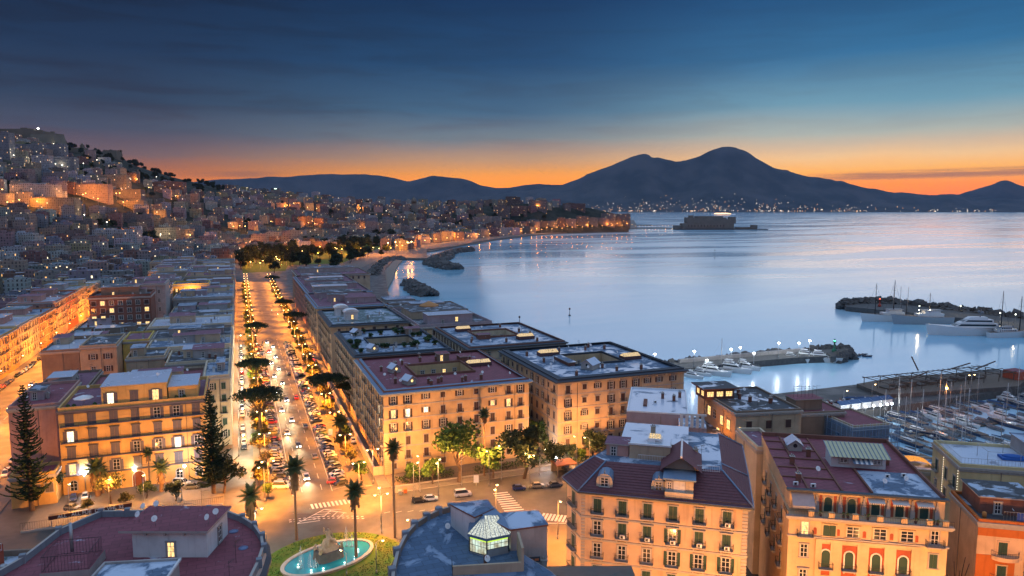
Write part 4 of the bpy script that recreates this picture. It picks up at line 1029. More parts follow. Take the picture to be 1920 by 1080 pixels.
def palm(seed, h, r, skirt, fr=34, thick=0.28):
    rnd = random.Random(seed); tr = MB(); cr = MB(); sk = MB()
    b1 = rnd.uniform(-0.25, 0.25)
    tr.path([(0, 0, -0.1), (b1, 0, h*0.35), (b1*1.4, 0.1, h*0.7), (b1, 0, h)], thick*1.25, thick*0.85, M_TRUNKP, 9)
    top = Vector((b1, 0, h + 0.1))
    for i in range(fr):
        a = i * 2.39996; el = R(78) - R(102) * (i / fr) ** 0.85; l = r * rnd.uniform(0.85, 1.1)
        d = Vector((math.cos(a)*math.cos(el), math.sin(a)*math.cos(el), math.sin(el))); prev = top; sd = Vector((-math.sin(a), math.cos(a), 0)); n = 6
        for k in range(1, n + 1):
            d = (d + Vector((0, 0, -0.075))).normalized(); p = prev + d*l/n
            w = r*0.20*math.sin(math.pi*min(0.96, (k - 0.3)/n*0.9 + 0.1)); up = d.cross(sd)
            for q in (1, -1):
                for j in range(2):
                    m0 = prev.lerp(p, j*0.5); m1 = prev.lerp(p, j*0.5 + 0.36)
                    cr.face([m0, m1, m1 + sd*q*w + up*(-0.1*w) + d*w*0.55 - Vector((0, 0, 0.28*w)), m0 + sd*q*w*0.9 + d*w*0.35 - Vector((0, 0, 0.28*w))], LF_PALM)
            prev = p
    if skirt:
        for i in range(60):
            a = rnd.uniform(0, 6.28); z0 = h - rnd.uniform(0, skirt*0.75); L = rnd.uniform(0.5, 1.0)*skirt*0.55; rr = thick*1.1
            p = Vector((b1 + math.cos(a)*rr, math.sin(a)*rr, z0)); o = Vector((math.cos(a)*rnd.uniform(0.35, 0.9), math.sin(a)*rnd.uniform(0.35, 0.9), -L)); s_ = Vector((-math.sin(a), math.cos(a), 0))*0.2
            sk.face([p - s_, p + s_, p + o + s_*1.6, p + o - s_*1.6], LF_DEAD)
    out = [('trunk', tr.data('trunk')), ('crown', cr.data('crown'))]
    if skirt: out.append(('frond_skirt', sk.data('frond_skirt')))
    return out
def plant_tree(name, parts, loc, label, cat='tree', rz=0.0, sc_=1.0, group=None):
    o = thing(name, label, cat, loc, rz, group); o.scale = (sc_, sc_, sc_)
    for n, me in parts: put(me, n, o)
    return o
def two(d): return [('trunk', d[0]), ('crown', d[1])]
def gpos(x, y, z=0.0): P = G(x, y, 0); return (P.x, P.y, z)
plant_tree('araucaria_tree', two(araucaria(1, 34, 6.2)), (-52.9, 210.6, 0.1), 'tall narrow araucaria at the left edge in front of the pink wall')
plant_tree('araucaria_tree', two(araucaria(2, 29.5, 7.6)), (-9.2, 206, 0.1), 'broad araucaria at the right end of the yellow palazzo')
PINES = [umbrella_pine(3, 17.5, 8.8, 0.3), umbrella_pine(4, 15, 7.2, -0.5), umbrella_pine(5, 14.5, 7.4, 0.1)]
for (x, y, v, s_, lab) in ((487, 826, 0, 1.05, 'largest umbrella pine, with a wide flat crown, in the left median nearest the square'), (485, 738, 1, 1.0, 'loose leaning umbrella pine behind the largest one in the left median'),
        (480, 652, 2, 1.0, 'dense round umbrella pine in the left median near the tall cream terrace'), (621, 778, 1, 1.08, 'umbrella pine with open branches in the right median beside the green garden palazzo'),
        (655, 772, 2, 0.8, 'smaller dark pine touching the facade beside the open branched pine'), (552, 628, 2, 1.0, 'nearer of two flat pines in the right median below the roof huts'), (533, 598, 0, 0.8, 'farther of two flat pines in the right median below the roof huts'),
        (510, 545, 2, 1.0, 'lone small pine at the far bend of the boulevard')):
    plant_tree('umbrella_pine', two(PINES[v]), gpos(x, y, 0.1), lab, rz=rt.uniform(-0.4, 0.4), sc_=s_, group='umbrella pines of the boulevard')
PW = palm(11, 17.8, 3.3, 5.0); PW2 = palm(12, 15.5, 3.0, 3.4); PW3 = palm(13, 22.5, 2.8, 2.6); PF = palm(14, 8.6, 3.6, 0, 46, 0.42); PS = palm(15, 7.0, 3.2, 4.2, 30, 0.5)
G_P = 'fan palms around the fountain square'
plant_tree('fan_palm', PW, gpos(556, 1012), 'tall fan palm with shaggy brown skirt standing left behind the fountain', 'palm', group=G_P)
plant_tree('fan_palm', PW2, gpos(668, 1048), 'slim fan palm standing right in front of the fountain basin', 'palm', sc_=1.02, group=G_P)
plant_tree('fan_palm', PW3, gpos(741, 1008), 'tallest thin palm on the lawn edge before the apricot palazzo', 'palm', sc_=0.98, group=G_P)
plant_tree('fan_palm', PW3, gpos(908, 893), 'leaning palm in the garden before the red roofed palazzo', 'palm', rz=2.0, sc_=0.83, group=G_P)
plant_tree('date_palm', PF, gpos(640, 840, 0.14), 'stout date palm with a full round crown in the right median', 'palm')
plant_tree('fan_palm', PS, gpos(470, 985), 'short shaggy fan palm beside the round red terrace', 'palm', sc_=1.1, group=G_P)
for i, (x, y, s_, lab) in enumerate(((281, 912, .62, 'thin palm left of the bushy one by the lit entrance'), (303, 922, .78, 'shaggy palm just right of the lit entrance'), (193, 925, .62, 'shaggy palm left of the lit entrance'), (184, 930, .9, 'bushy palm before the yellow palazzo, left of the path'))):
    plant_tree('fan_palm', PS if i != 0 else PW2, gpos(x, y, 0.1), lab, 'palm', rz=i, sc_=s_ * (1.0 if i else 0.8) * 1.25, group='palms before the yellow palazzo')
BL = [broadleaf(21, 9, 4.6, LF_GREEN, 1.3, 0.36), broadleaf(22, 8, 4.2, LF_DARK, 1.2, 0.36), broadleaf(23, 5.0, 2.4, LF_OLIVE, 0.8, 0.30), broadleaf(24, 4.4, 2.0, LF_GREEN, 0.7, 0.28), broadleaf(25, 12, 6, LF_DARK, 1.2, 0.5), broadleaf(26, 6, 3.0, LF_OLIVE, 0.45, 0.3)]
G_T = 'garden trees before the two lit palazzi'
for (x, y, v, s_, lab) in ((860, 904, 0, 1.85, 'largest bright green tree before the red roofed palazzo'), (925, 897, 3, 2.0, 'small green tree right of the leaning palm'), (983, 897, 1, 1.95, 'dark leafy tree at the right corner of the red roofed palazzo'), (1005, 850, 0, 1.1, 'bright tree top in the lane between the two palazzi'),
        (772, 908, 3, 1.3, 'low shrub tree by the left garden fence'), (812, 908, 3, 1.6, 'thin young tree by the garden fence'), (1036, 882, 1, 1.1, 'dark shrub tree beside the lit gatehouse'), (1112, 864, 1, 1.2, 'clipped dark tree before the peach palazzo'), (1070, 868, 1, 0.75, 'rounded bush before the dark roofed peach palazzo'), (1090, 866, 3, 0.9, 'small bush between clipped trees before the peach palazzo')):
    plant_tree('garden_tree', two(BL[v]), gpos(x, y, 0.2), lab, rz=rt.uniform(0, 6), sc_=s_, group=G_T)
for (x, y, v, s_, lab) in ((95, 940, 1, 1.05, 'dark bushy tree beside the tall left araucaria'), (208, 945, 5, 1.5, 'open branched tree in the forecourt left of the entrance path'), (420, 925, 1, 1.3, 'dark tree under the right araucaria'), (236, 950, 2, 0.8, 'low round shrub beside the entrance path'), (275, 935, 1, 0.6, 'small dark shrub right of the entrance path'), (165, 960, 2, 0.7, 'small shrub in the forecourt behind the fence'), (330, 940, 1, 0.7, 'low shrub by the parked vans in the forecourt')):
    plant_tree('forecourt_tree', two(BL[v]), gpos(x, y, 0.1), lab, rz=rt.uniform(0, 6), sc_=s_, group='trees in the forecourt of the yellow palazzo')
k = 0
for row, t in (('left', 3.8), ('right', 29.8)):
    k = 0
    for s_ in range(199, 760, 8):
        if rt.random() < 0.12: continue
        v = rt.choice([2, 2, 3, 5]); plant_tree('median_tree', two(BL[v]), (t + rt.uniform(-1.2, 1.6), s_ + rt.uniform(-2, 2), 0.14), f'{nth(k)} small orange lit tree from the square in the {row} median', rz=rt.uniform(0, 6), sc_=rt.uniform(0.8, 1.35), group=f'small trees in the {row} median'); k += 1
# hedges behind the garden fence
for nm, x0, x1, s0, lab in (('hedge', 38.5, 56, 194.2, 'long dark hedge behind the fence of the red roofed palazzo'), ('hedge', 62, 87, 194.0, 'clipped hedge right of the leaning palm behind the fence'), ('hedge', 92, 122, 190, 'hedge below the peach palazzo beside the gatehouse')):
    b = MB(); n = int((x1 - x0) * 26)
    for i in range(n): leafquad(b, Vector((rt.uniform(0, x1 - x0), rt.uniform(-1.2, 1.2), 0.3 + 1.8 * rt.random() ** 0.7)), 0.34, LF_DARK if rt.random() < 0.6 else LF_GREEN, rt)
    tag(b.obj(nm, None, (x0, s0, 0)), lab, 'hedge')

# ---------------------------------------------------------------- lamps
SODIUM = (1.0, 0.30, 0.028); AMBER = (1.0, 0.40, 0.10); WARMW = (1.0, 0.80, 0.50); COOLW = (0.86, 0.95, 1.0); GREENW = (0.75, 1.0, 0.85)
GL_SOD = glow('sodium_bulb', (1.0, 0.62, 0.22), 26.0); GL_WARM = glow('warm_white_bulb', (1.0, 0.88, 0.62), 26.0); GL_COOL = glow('cool_white_bulb', (0.88, 0.96, 1.0), 34.0); GL_FAR = glow('far_sodium_bulb', (1.0, 0.55, 0.16), 16.0)
LD = {}
def pointlamp(par, z, energy, colr, rad=0.3, x=0.0, y=0.0):
    key = (round(energy), colr, rad)
    if key not in LD:
        d = bpy.data.lights.new('lamp_light', 'POINT'); d.energy = energy; d.color = colr; d.shadow_soft_size = rad; LD[key] = d
    o = bpy.data.objects.new('lamp_light', LD[key]); col.objects.link(o); o.parent = par; o.location = (x, y, z); return o
def cutoff(o, size=138):
    """a street luminaire that throws its light down, not onto the upper storeys"""
    for c in o.children:
        if c.type == 'LIGHT':
            k = ('cut', c.data.energy, tuple(c.data.color), size)
            if k not in LD:
                d = bpy.data.lights.new('lamp_light', 'SPOT'); d.energy = c.data.energy; d.color = c.data.color; d.shadow_soft_size = 0.35; d.spot_size = R(size); d.spot_blend = 0.55; LD[k] = d
            n = bpy.data.objects.new('lamp_light', LD[k]); col.objects.link(n); n.parent = o; n.location = c.location; bpy.data.objects.remove(c)
    return o
def lamp_parts(h, style):
    def pole():
        b = MB(); b.tube((0, 0, -0.1), (0, 0, h), 0.11, 0.06, M_STEEL, 6); b.tube((0, 0, 0), (0, 0, 0.9), 0.17, 0.14, M_STEEL, 6)
        if style == 'double':
            for s_ in (-1, 1): b.path([(0, 0, h - 0.1), (s_*0.6, 0, h + 0.35), (s_*1.5, 0, h + 0.4)], 0.05, 0.04, M_STEEL, 5)
        elif style == 'single': b.path([(0, 0, h - 0.1), (0.6, 0, h + 0.35), (1.5, 0, h + 0.4)], 0.05, 0.04, M_STEEL, 5)
        return b.data('pole')
    def head(mt, x):
        def f():
            b = MB(); b.box(x - 0.38, -0.16, h + 0.33, x + 0.38, 0.16, h + 0.48, M_STEEL); b.lathe([(0.05, -0.22), (0.26, -0.1), (0.30, 0.0)], mt, 8, (x, 0, h + 0.32)); return b.data('lamp_head')
        return f
    return pole, head
def street_lamp(t, s, h, label, energy, colr=SODIUM, glowm=None, style='double', rz=0.0, z=0.0, group=None, rad=0.35, lit=True):
    glowm = glowm or GL_SOD
    o = thing('street_lamp', label, 'street lamp', (t, s, z), rz, group); pole, head = lamp_parts(h, style)
    put(wmesh(('pole', h, style), pole), 'pole', o)
    xs = (-1.5, 1.5) if style == 'double' else (1.5,)
    if style == 'globe':
        def gl():
            b = MB(); b.lathe([(0.05, 0.0), (0.3, 0.12), (0.36, 0.36), (0.26, 0.6), (0.05, 0.7)], glowm, 9, (0, 0, h)); return b.data('lamp_globe')
        put(wmesh(('globe', h, glowm.name), gl), 'lamp_globe', o); pointlamp(o, h + 1.0, energy, colr, rad)
    else:
        for x in xs: put(wmesh(('head', h, x, glowm.name), head(glowm, x)), 'lamp_head', o)
        if lit: pointlamp(o, h - 0.2, energy, colr, rad, 0.0 if style == 'double' else 1.5)
    return o
KW = 4500.0
for i, s_ in enumerate(range(196, 800, 26)): cutoff(street_lamp(5.0, s_ + 4, 9.0, f'{nth(i)} twin arm sodium street lamp from the square in the left median', 22 * KW, group='twin arm lamps in the left median'))
for i, s_ in enumerate(range(196, 800, 26)): cutoff(street_lamp(28.0, s_ - 6, 9.0, f'{nth(i)} twin arm sodium street lamp from the square in the right median', 22 * KW, group='twin arm lamps in the right median'))
for i, s_ in enumerate(range(212, 640, 27)): cutoff(street_lamp(-78, s_, 8.0, f'{nth(i)} sodium lamp from the front along the glowing side street', 22 * KW, group='lamps of the glowing side street', rz=R(90)), 150)
for i, s_ in enumerate(range(225, 640, 34)): street_lamp(-99.5, s_, 8.0, f'{nth(i)} kerb lamp from the front below the orange house row', 8 * KW, style='single', group='kerb lamps below the orange house row')
for i, s_ in enumerate(range(236, 430, 32)): street_lamp(-2.6, s_, 6.0, f'{nth(i)} pale lamp from the square along the left facades', 2.2 * KW, WARMW, GL_WARM, 'single', group='pale lamps along the left facades')
for i, (x, y, e, c_, g_, lab) in enumerate(((700, 905, 8, SODIUM, GL_SOD, 'street lamp at the foot of the apricot palazzo corner'), (776, 936, 8, SODIUM, GL_SOD, 'tall thin lamp by the two parked cars below the palazzo'), (822, 930, 8, SODIUM, GL_SOD, 'lamp post left of the white van by the garden fence'), (917, 912, 9, SODIUM, GL_SOD, 'lamp post behind the zebra crossing'),
        (993, 915, 9, SODIUM, GL_SOD, 'lamp post beside the blue car'), (1105, 880, 8, SODIUM, GL_SOD, 'curved lamp post before the peach palazzo'), (716, 1000, 6, SODIUM, GL_SOD, 'dark lamp post on the lawn edge beside the tallest palm'), (497, 940, 8, SODIUM, GL_SOD, 'lamp post at the boulevard corner near the shaggy palm'), (930, 985, 7, SODIUM, GL_SOD, 'lamp by the traffic island behind the glass roof room'), (1046, 1010, 10, SODIUM, GL_SOD, 'lamp on the road left of the cream palazzo'))):
    p = gpos(x, y); o = street_lamp(p[0], p[1], 9.5, lab, e * KW * (.4 if i < 6 else 1.5), AMBER if i < 6 else SODIUM, g_, 'single' if i % 2 else 'double', rz=R(30 * i), group='lamps around the fountain square')
    if i > 5: cutoff(o, 150)
pointlamp(YH, 25, 9000, AMBER, .4, 11, -7)  # bare light without a fixture, added to brighten the yellow house front
# white floodlights
def flood(x, y, h, e, lab, colr=COOLW, gm=None, z=0.0):
    p = gpos(x, y, z); return street_lamp(p[0], p[1], h, lab, e * 1000, colr, gm or GL_COOL, 'globe', group='white floodlights', rad=0.4)
flood(161, 925, 5.0, 3.5, 'white floodlight on a post left before the yellow palazzo'); flood(348, 915, 6.0, 3.5, 'white floodlight on a post right of the lit entrance')
flood(1024, 870, 4.2, 2.2, 'white floodlight in the lane between the lit palazzi'); flood(1043, 878, 2.8, 1.6, 'small white lamp beside the gatehouse')
street_lamp(gpos(254, 913)[0], gpos(254, 913)[1], 4.6, 'warm lantern over the arched entrance of the yellow palazzo', 1500, WARMW, GL_WARM, 'globe')
for i, t_ in enumerate((-43, -34, -26, -17)): street_lamp(t_, 203.5, 7.5, f'{nth(i)} sodium forecourt lamp from the left facing the yellow palazzo', 2.4 * KW, (1.0, 0.38, 0.07), style='single', rz=R(90), group='forecourt lamps')
for i, t_ in enumerate((44, 56, 68, 80, 92)): street_lamp(t_, 186.6, 9.5, f'{nth(i)} kerb lamp from the left facing the garden fence', 1.7 * KW, AMBER, style='single', rz=R(90), group='kerb lamps by the garden fence')

# ---------------------------------------------------------------- cars
def carmat(name, c): return mat(name, lambda nt: bsdf(nt, (*c, 1), 0.28, 0.0, 0.6))
CARC = {'white': (0.6, 0.6, 0.58), 'silver': (0.33, 0.34, 0.35), 'black': (0.012, 0.012, 0.014), 'grey': (0.11, 0.115, 0.12), 'red': (0.38, 0.012, 0.012), 'blue': (0.02, 0.045, 0.16), 'dark green': (0.015, 0.05, 0.03), 'beige': (0.36, 0.30, 0.2)}
M_TYRE = plain('tyre_rubber', (0.015, 0.015, 0.015), 0.9); M_HEADON = glow('headlight_on', (1.0, 0.94, 0.8), 40.0); M_LENS = plain('lamp_lens', (0.5, 0.5, 0.5), 0.2); M_TAIL = plain('tail_lens', (0.3, 0.01, 0.01), 0.3); M_TAILON = glow('tail_light_on', (1.0, 0.06, 0.02), 5.0)
def car_body(b, cm, kind):
    """nose towards -y"""
    L, Wd, H = {'hatch': (3.8, 1.66, 1.48), 'sedan': (4.4, 1.76, 1.44), 'van': (4.7, 1.86, 1.95)}[kind]
    hl, hw = L/2, Wd/2
    if kind == 'van': st = [(-hl, .50, .74), (-hl+.12, .28, .95), (-hl+.9, .25, 1.12), (-hl+1.1, .25, 1.14), (hl-.1, .25, 1.15), (hl, .35, 1.05)]; cab = (-hl+.85, -hl+1.6, hl-.25, hl-.04)
    elif kind == 'sedan': st = [(-hl, .42, .62), (-hl+.15, .25, .74), (-hl+1.15, .24, .90), (hl-.85, .24, .95), (hl-.1, .27, .90), (hl, .40, .76)]; cab = (-hl+1.0, -hl+1.75, hl-1.3, hl-.55)
    else: st = [(-hl, .42, .64), (-hl+.14, .25, .78), (-hl+.95, .24, .93), (hl-.5, .24, .96), (hl-.08, .27, .92), (hl, .40, .80)]; cab = (-hl+.85, -hl+1.5, hl-.75, hl-.12)
    rings = []
    for i, (y, z0, z1) in enumerate(st):
        w = hw * (0.86 if i in (0, len(st)-1) else 1.0)
        rings.append([(-w*.94, y, z0), (-w, y, (z0+z1)*.5), (-w*.9, y, z1), (w*.9, y, z1), (w, y, (z0+z1)*.5), (w*.94, y, z0)])
    for p, q in zip(rings, rings[1:]):
        for i in range(6): j = (i + 1) % 6; b.face([p[i], p[j], q[j], q[i]], cm)
    b.face(rings[0][::-1], cm); b.face(rings[-1], cm)
    zb = st[2][2]; y0, y1, y2, y3 = cab; w0, w1 = hw*.88, hw*.70
    B_ = [(-w0, y0, zb-.02), (w0, y0, zb-.02), (w0, y3, zb+.01), (-w0, y3, zb+.01)]; T_ = [(-w1, y1, H), (w1, y1, H), (w1, y2, H), (-w1, y2, H)]
    b.face(T_, cm)
    return B_, T_, hl, hw, st
def car_glass(b, B_, T_, cm):
    for i in range(4):
        j = (i + 1) % 4; b.face([B_[i], B_[j], T_[j], T_[i]], M_GLASS)
    for i in range(4): b.tube(B_[i], T_[i], 0.045, 0.04, cm, 4, smooth=False)
def car_wheel(b, x, y): 
    b.tube((x - .1, y, .31), (x + .1, y, .31), .31, .31, M_TYRE, 10); s_ = 1 if x > 0 else -1; b.tube((x + s_*.101, y, .31), (x + s_*.115, y, .31), .19, .17, M_STEEL, 8)
CARS = {}
def car_meshes(color, kind, on):
    key = (color, kind, on)
    if key in CARS: return CARS[key]
    cm = carmat('car_paint_' + color.replace(' ', '_'), CARC[color]); b = MB(); B_, T_, hl, hw, st = car_body(b, cm, kind)
    g = MB(); car_glass(g, B_, T_, cm)
    hd = MB(); tl = MB()
    for x in (-1, 1):
        hd.box(x*hw*.62 - .17, -hl - .015, .55, x*hw*.62 + .17, -hl + .12, .72, M_HEADON if on else M_LENS); tl.box(x*hw*.66 - .13, hl - .1, .58, x*hw*.66 + .13, hl + .012, .78, M_TAILON if on else M_TAIL)
    full = MB(); B2, T2, *_ = car_body(full, cm, kind); car_glass(full, B2, T2, cm)
    for x in (-1, 1):
        for y in (-hl*.62, hl*.60): car_wheel(full, x*hw*.88, y)
        full.box(x*hw*.62 - .17, -hl - .015, .55, x*hw*.62 + .17, -hl + .12, .72, M_HEADON if on else M_LENS); full.box(x*hw*.66 - .13, hl - .1, .58, x*hw*.66 + .13, hl + .012, .78, M_TAILON if on else M_TAIL)
    w = MB(); car_wheel(w, 0.0001, 0); wm_ = w.data('wheel')
    CARS[key] = (b.data('body'), g.data('windows'), hd.data('headlights'), tl.data('tail_lights'), wm_, full.data('parked_car'), hl, hw); return CARS[key]
def car(t, s, rz, color, kind, label, group, detail, on=False, z=0.012, name='parked_car'):
    bd, gl, hd, tl, wm_, full, hl, hw = car_meshes(color, kind, on)
    if not detail: o = put(full, name, None, (t, s, z), rz); tag(o, label, 'car', group)
    else:
        o = thing(name, label, 'car', (t, s, z), rz, group); put(bd, 'body', o); put(gl, 'windows', o); put(hd, 'headlights', o); put(tl, 'tail_lights', o)
        for x in (-1, 1):
            for y in (-hl*.62, hl*.60): put(wm_, 'wheel', o, (x*hw*.88, y, 0), 0 if x > 0 else math.pi)
    if on:
        d = LD.get('head')
        if d is None: d = bpy.data.lights.new('headlight_beam', 'SPOT'); d.energy = 9000; d.spot_size = R(70); d.spot_blend = 0.6; d.color = (1.0, 0.74, 0.38); d.shadow_soft_size = 0.25; LD['head'] = d
        l = bpy.data.objects.new('headlight_beam', d); col.objects.link(l); l.parent = o; l.location = (0, -hl - 0.3, 0.75); l.rotation_euler = (R(74), 0, math.pi)
    return o
rc = random.Random(77); PAL = ['white', 'silver', 'black', 'grey', 'white', 'silver', 'red', 'blue', 'grey', 'black', 'dark green', 'beige', 'white']
def parkrow(t, s0, s1, step, rz, where, group, jit=0.25, gap=0.06, skip=()):
    k = 0; s = s0
    while s < s1:
        if rc.random() > gap and not any(a < s < c for a, c in skip):
            c_ = rc.choice(PAL); kd = rc.choice(['hatch', 'hatch', 'sedan', 'hatch', 'van' if rc.random() < 0.25 else 'sedan'])
            car(t + rc.uniform(-jit, jit), s, rz + rc.uniform(-0.05, 0.05) + (math.pi if rc.random() < 0.4 else 0), c_, kd, f'{nth(k)} car from the square, {c_}, {where}', group, s < 285); k += 1
        s += step * rc.uniform(0.96, 1.08)
parkrow(8.5, 206, 424, 2.62, R(72), 'in the slanted row left of the lanes', 'cars in the slanted row left of the lanes', skip=((262, 267), (330, 335)))
parkrow(24.1, 200, 428, 2.62, R(-72), 'in the slanted row right of the lanes', 'cars in the slanted row right of the lanes', skip=((257, 263), (331, 337)))
parkrow(-1.2, 236, 420, 5.6, 0, 'the single file along the left facades', 'cars in single file along the left facades', gap=0.2)
parkrow(33.4, 236, 420, 5.8, 0, 'the single file beside the right facades', 'cars in single file beside the right facades', gap=0.35)
parkrow(-67.6, 215, 420, 5.6, 0, 'the right kerb file of the glowing side street', 'cars along the right kerb of the glowing side street', gap=0.25)
parkrow(-98.6, 240, 520, 5.6, 0, 'the kerb file below the orange house row', 'cars along the kerb below the orange house row', gap=0.2)
for k, s_ in enumerate(range(208, 436, 15)): car(13.0 if k % 2 else 15.6, s_, 0, rc.choice(PAL), 'sedan', f'{nth(k)} car from the square driving towards us with headlights on', 'cars driving down the boulevard', s_ < 300, True, name='driving_car')
for k, s_ in enumerate((225, 258, 300, 345)): car(19.6, s_, math.pi, rc.choice(PAL), 'sedan', f'{nth(k)} car from the square driving away with red tail lights', 'cars driving up the boulevard', s_ < 300, False, name='driving_car')
for k, s_ in enumerate((240, 275, 315, 365, 430)): car(-88, s_, 0, rc.choice(PAL), 'sedan', f'{nth(k)} car from the front driving down the glowing side street', 'cars driving in the side street', False, True, name='driving_car')
for x, y, rz, c_, kd, lab in ((626, 906, 75, 'red', 'hatch', 'red car at the end of the right parking row by the crossing'), (785, 941, 80, 'black', 'hatch', 'dark parked car before the white one at the palazzo kerb'), (808, 938, 80, 'white', 'hatch', 'white parked car touching the dark one at the palazzo kerb'), (868, 930, 85, 'white', 'van', 'white off road van parked by the garden fence'),
        (973, 918, 80, 'blue', 'hatch', 'blue car parked left of the two grey cars'), (1008, 914, 80, 'beige', 'hatch', 'beige car between the blue car and the dark saloon'), (1040, 912, 85, 'grey', 'sedan', 'dark grey saloon at the right end of the three parked cars'), (1057, 880, 20, 'grey', 'van', 'car under the lit orange gatehouse roof'),
        (138, 938, 5, 'blue', 'hatch', 'blue car left of the white one in the lit forecourt'), (160, 935, 5, 'white', 'hatch', 'white car parked under the left white floodlight'), (135, 956, 60, 'grey', 'hatch', 'grey car turning out of the lit forecourt'), (325, 918, 70, 'black', 'hatch', 'black car left of the small van right of the entrance'), (341, 910, 60, 'white', 'van', 'small white van under the right white floodlight'), (360, 916, 80, 'grey', 'sedan', 'grey saloon beside the small white van'), (380, 912, 80, 'black', 'sedan', 'black saloon under the right araucaria'),
        (528, 915, 70, 'white', 'van', 'white van stopped at the left boulevard corner'), (12, 892, 0, 'white', 'van', 'white bus like van in the glowing side street at the left edge')):
    p = gpos(x, y, 0.012 if y > 960 or x > 450 or x < 100 else 0.11); car(p[0], p[1], R(rz), c_, kd, lab, None, True, z=p[2])

# ---------------------------------------------------------------- fences and walls round the gardens
def iron_fence(name, pts, h, label, base=0.5, mt=None, step=0.5):
    b = MB()
    for p, q in zip(pts, pts[1:]):
        p = Vector(p); q = Vector(q); d = (q - p).normalized(); n = Vector((-d.y, d.x, 0)) * 0.15
        if base:
            for P in ([p - n, q - n, q - n + Vector((0, 0, base)), p - n + Vector((0, 0, base))], [q + n, p + n, p + n + Vector((0, 0, base)), q + n + Vector((0, 0, base))], [p - n + Vector((0, 0, base)), q - n + Vector((0, 0, base)), q + n + Vector((0, 0, base)), p + n + Vector((0, 0, base))]): b.face(P, mt or M_STONE)
    w = b.obj(name) if base else put(None, name)
    r = MB(); mb_rail(r, [Vector(p) + Vector((0, 0, base)) for p in pts], h - base, step=step, r=0.03); r.obj('railing', w)
    return tag(w, label, 'fence')
iron_fence('iron_fence', [(37.4, 192.2, 0), (62, 192.2, 0), (88.5, 192.2, 0)], 2.0, 'iron fence on a stone kerb before the red roofed palazzo garden')
iron_fence('iron_fence', [(-52, 196.4, 0), (-31, 196.4, 0)], 2.4, 'iron fence left of the entrance path to the yellow palazzo'); iron_fence('iron_fence', [(-26, 196.4, 0), (-6.6, 196.4, 0)], 2.4, 'iron fence right of the entrance path to the yellow palazzo')
b = MB(); b.box(34.0, 203, 0.1, 34.5, 256, 2.6, P_PEACH); b.box(33.9, 203, 2.6, 34.6, 256, 2.75, M_STONE); b.box(34.51, 203, 0.1, 37.2, 203.4, 2.6, P_PEACH); tag(b.obj('garden_wall'), 'pale orange lit wall along the foot of the red roofed palazzo', 'wall')
b = MB(); b.box(34.0, 258, 0.1, 34.5, 330, 2.2, P_PEACH); b.box(33.9, 258, 2.2, 34.6, 330, 2.35, M_STONE); tag(b.obj('garden_wall'), 'farther pale lit wall along the green garden palazzo', 'wall')
# gatehouse
p = gpos(1057, 886); o = thing('gatehouse', 'small orange lit gatehouse with flat roof over a parked car', 'gatehouse', p)
b = MB(); b.box(-3.2, -2.5, 3.0, 3.2, 2.5, 3.3, plain('gate_roof_orange', (0.45, 0.15, 0.06))); b.obj('roof', o)
b = MB(); b.box(-3.1, 2.1, 0, 3.1, 2.4, 3.0, P_TAN); b.obj('wall', o)
for x in (-2.95, 2.95): b = MB(); b.box(x - .15, -2.3, 0, x + .15, -2.0, 3.0, P_TAN); b.obj('post', o)
# awning with lettering over the shops at the foot of the frame
p = G(172, 953, 2.8); o = thing('shop_canopy', 'dark shop canopy with pale block letters behind the round red terrace', 'canopy', (p.x, p.y, 0), R(6))
b = MB(); b.box(-9, -2, 2.5, 9, .5, 2.8, M_DARKIRON); b.box(-9, -2.2, 2.3, 9, -2.0, 3.3, plain('canopy_board', (0.06, 0.015, 0.012)))
for x in (-8.5, 0, 8.5): b.tube((x, -1.8, 0), (x, -1.8, 2.5), 0.08, 0.08, M_STEEL, 6)
b.obj('canopy', o)
def text_mesh(body, size, mt, name, par, loc, rot, align='CENTER', ext=0.02):
    cu = bpy.data.curves.new('lettering', 'FONT'); cu.body = body; cu.size = size; cu.extrude = ext; cu.align_x = align; cu.align_y = 'CENTER'; cu.materials.append(mt)
    t0 = bpy.data.objects.new(name, cu); col.objects.link(t0); me = bpy.data.meshes.new_from_object(t0.evaluated_get(bpy.context.evaluated_depsgraph_get())); bpy.data.objects.remove(t0)
    t = put(me, name, par, loc); t.rotation_euler = rot; return t
text_mesh('ALL . ALL FUE  DUE VHL 32', 1.2, M_WHITE, 'lettering', o, (0, -2.23, 2.8), (R(90), 0, 0))

# ---------------------------------------------------------------- fountain square
FC = Vector((15.9, 156.4, 0)); ang = R(0)
b = MB(); n = 64
lawn = []
for i in range(n):
    a = 2 * math.pi * i / n; lawn.append((16.8 + 16.5 * math.cos(a), 153.0 + 16.2 * math.sin(a)))
M_LAWN = mat('lawn', lambda nt: (lambda p: bsdf(nt, nt.mix(nt.mapr(nt.noise(p, 0.3, 5.0, 0.65), 0.35, 0.65), (0.06, 0.13, 0.02, 1), (0.12, 0.13, 0.03, 1)), 0.95, 0, 0.1))(nt.new('ShaderNodeNewGeometry').outputs['Position']))
b.prism(lawn, -0.2, 0.16, M_KERB, top=M_LAWN); struct(b.obj('lawn'))
g = MB()
for i in range(7000):
    a = rt.uniform(0, 6.283); r_ = math.sqrt(rt.random()); x = 16.8 + 16.0 * r_ * math.cos(a); y = 153 + 15.7 * r_ * math.sin(a)
    if ((x - FC.x) / 11) ** 2 + ((y - FC.y) / 7.4) ** 2 < 1: continue
    k = mnoise.noise(Vector((x * 0.25, y * 0.25, 0))); hh = 0.05 + (0.7 if y > 163 else 0.1) * max(0, k + 0.4) * rt.random()
    leafquad(g, Vector((x, y, 0.16 + hh * rt.random())), 0.18, LF_GREEN if rt.random() < 0.85 else LF_OLIVE, rt, 0.2)
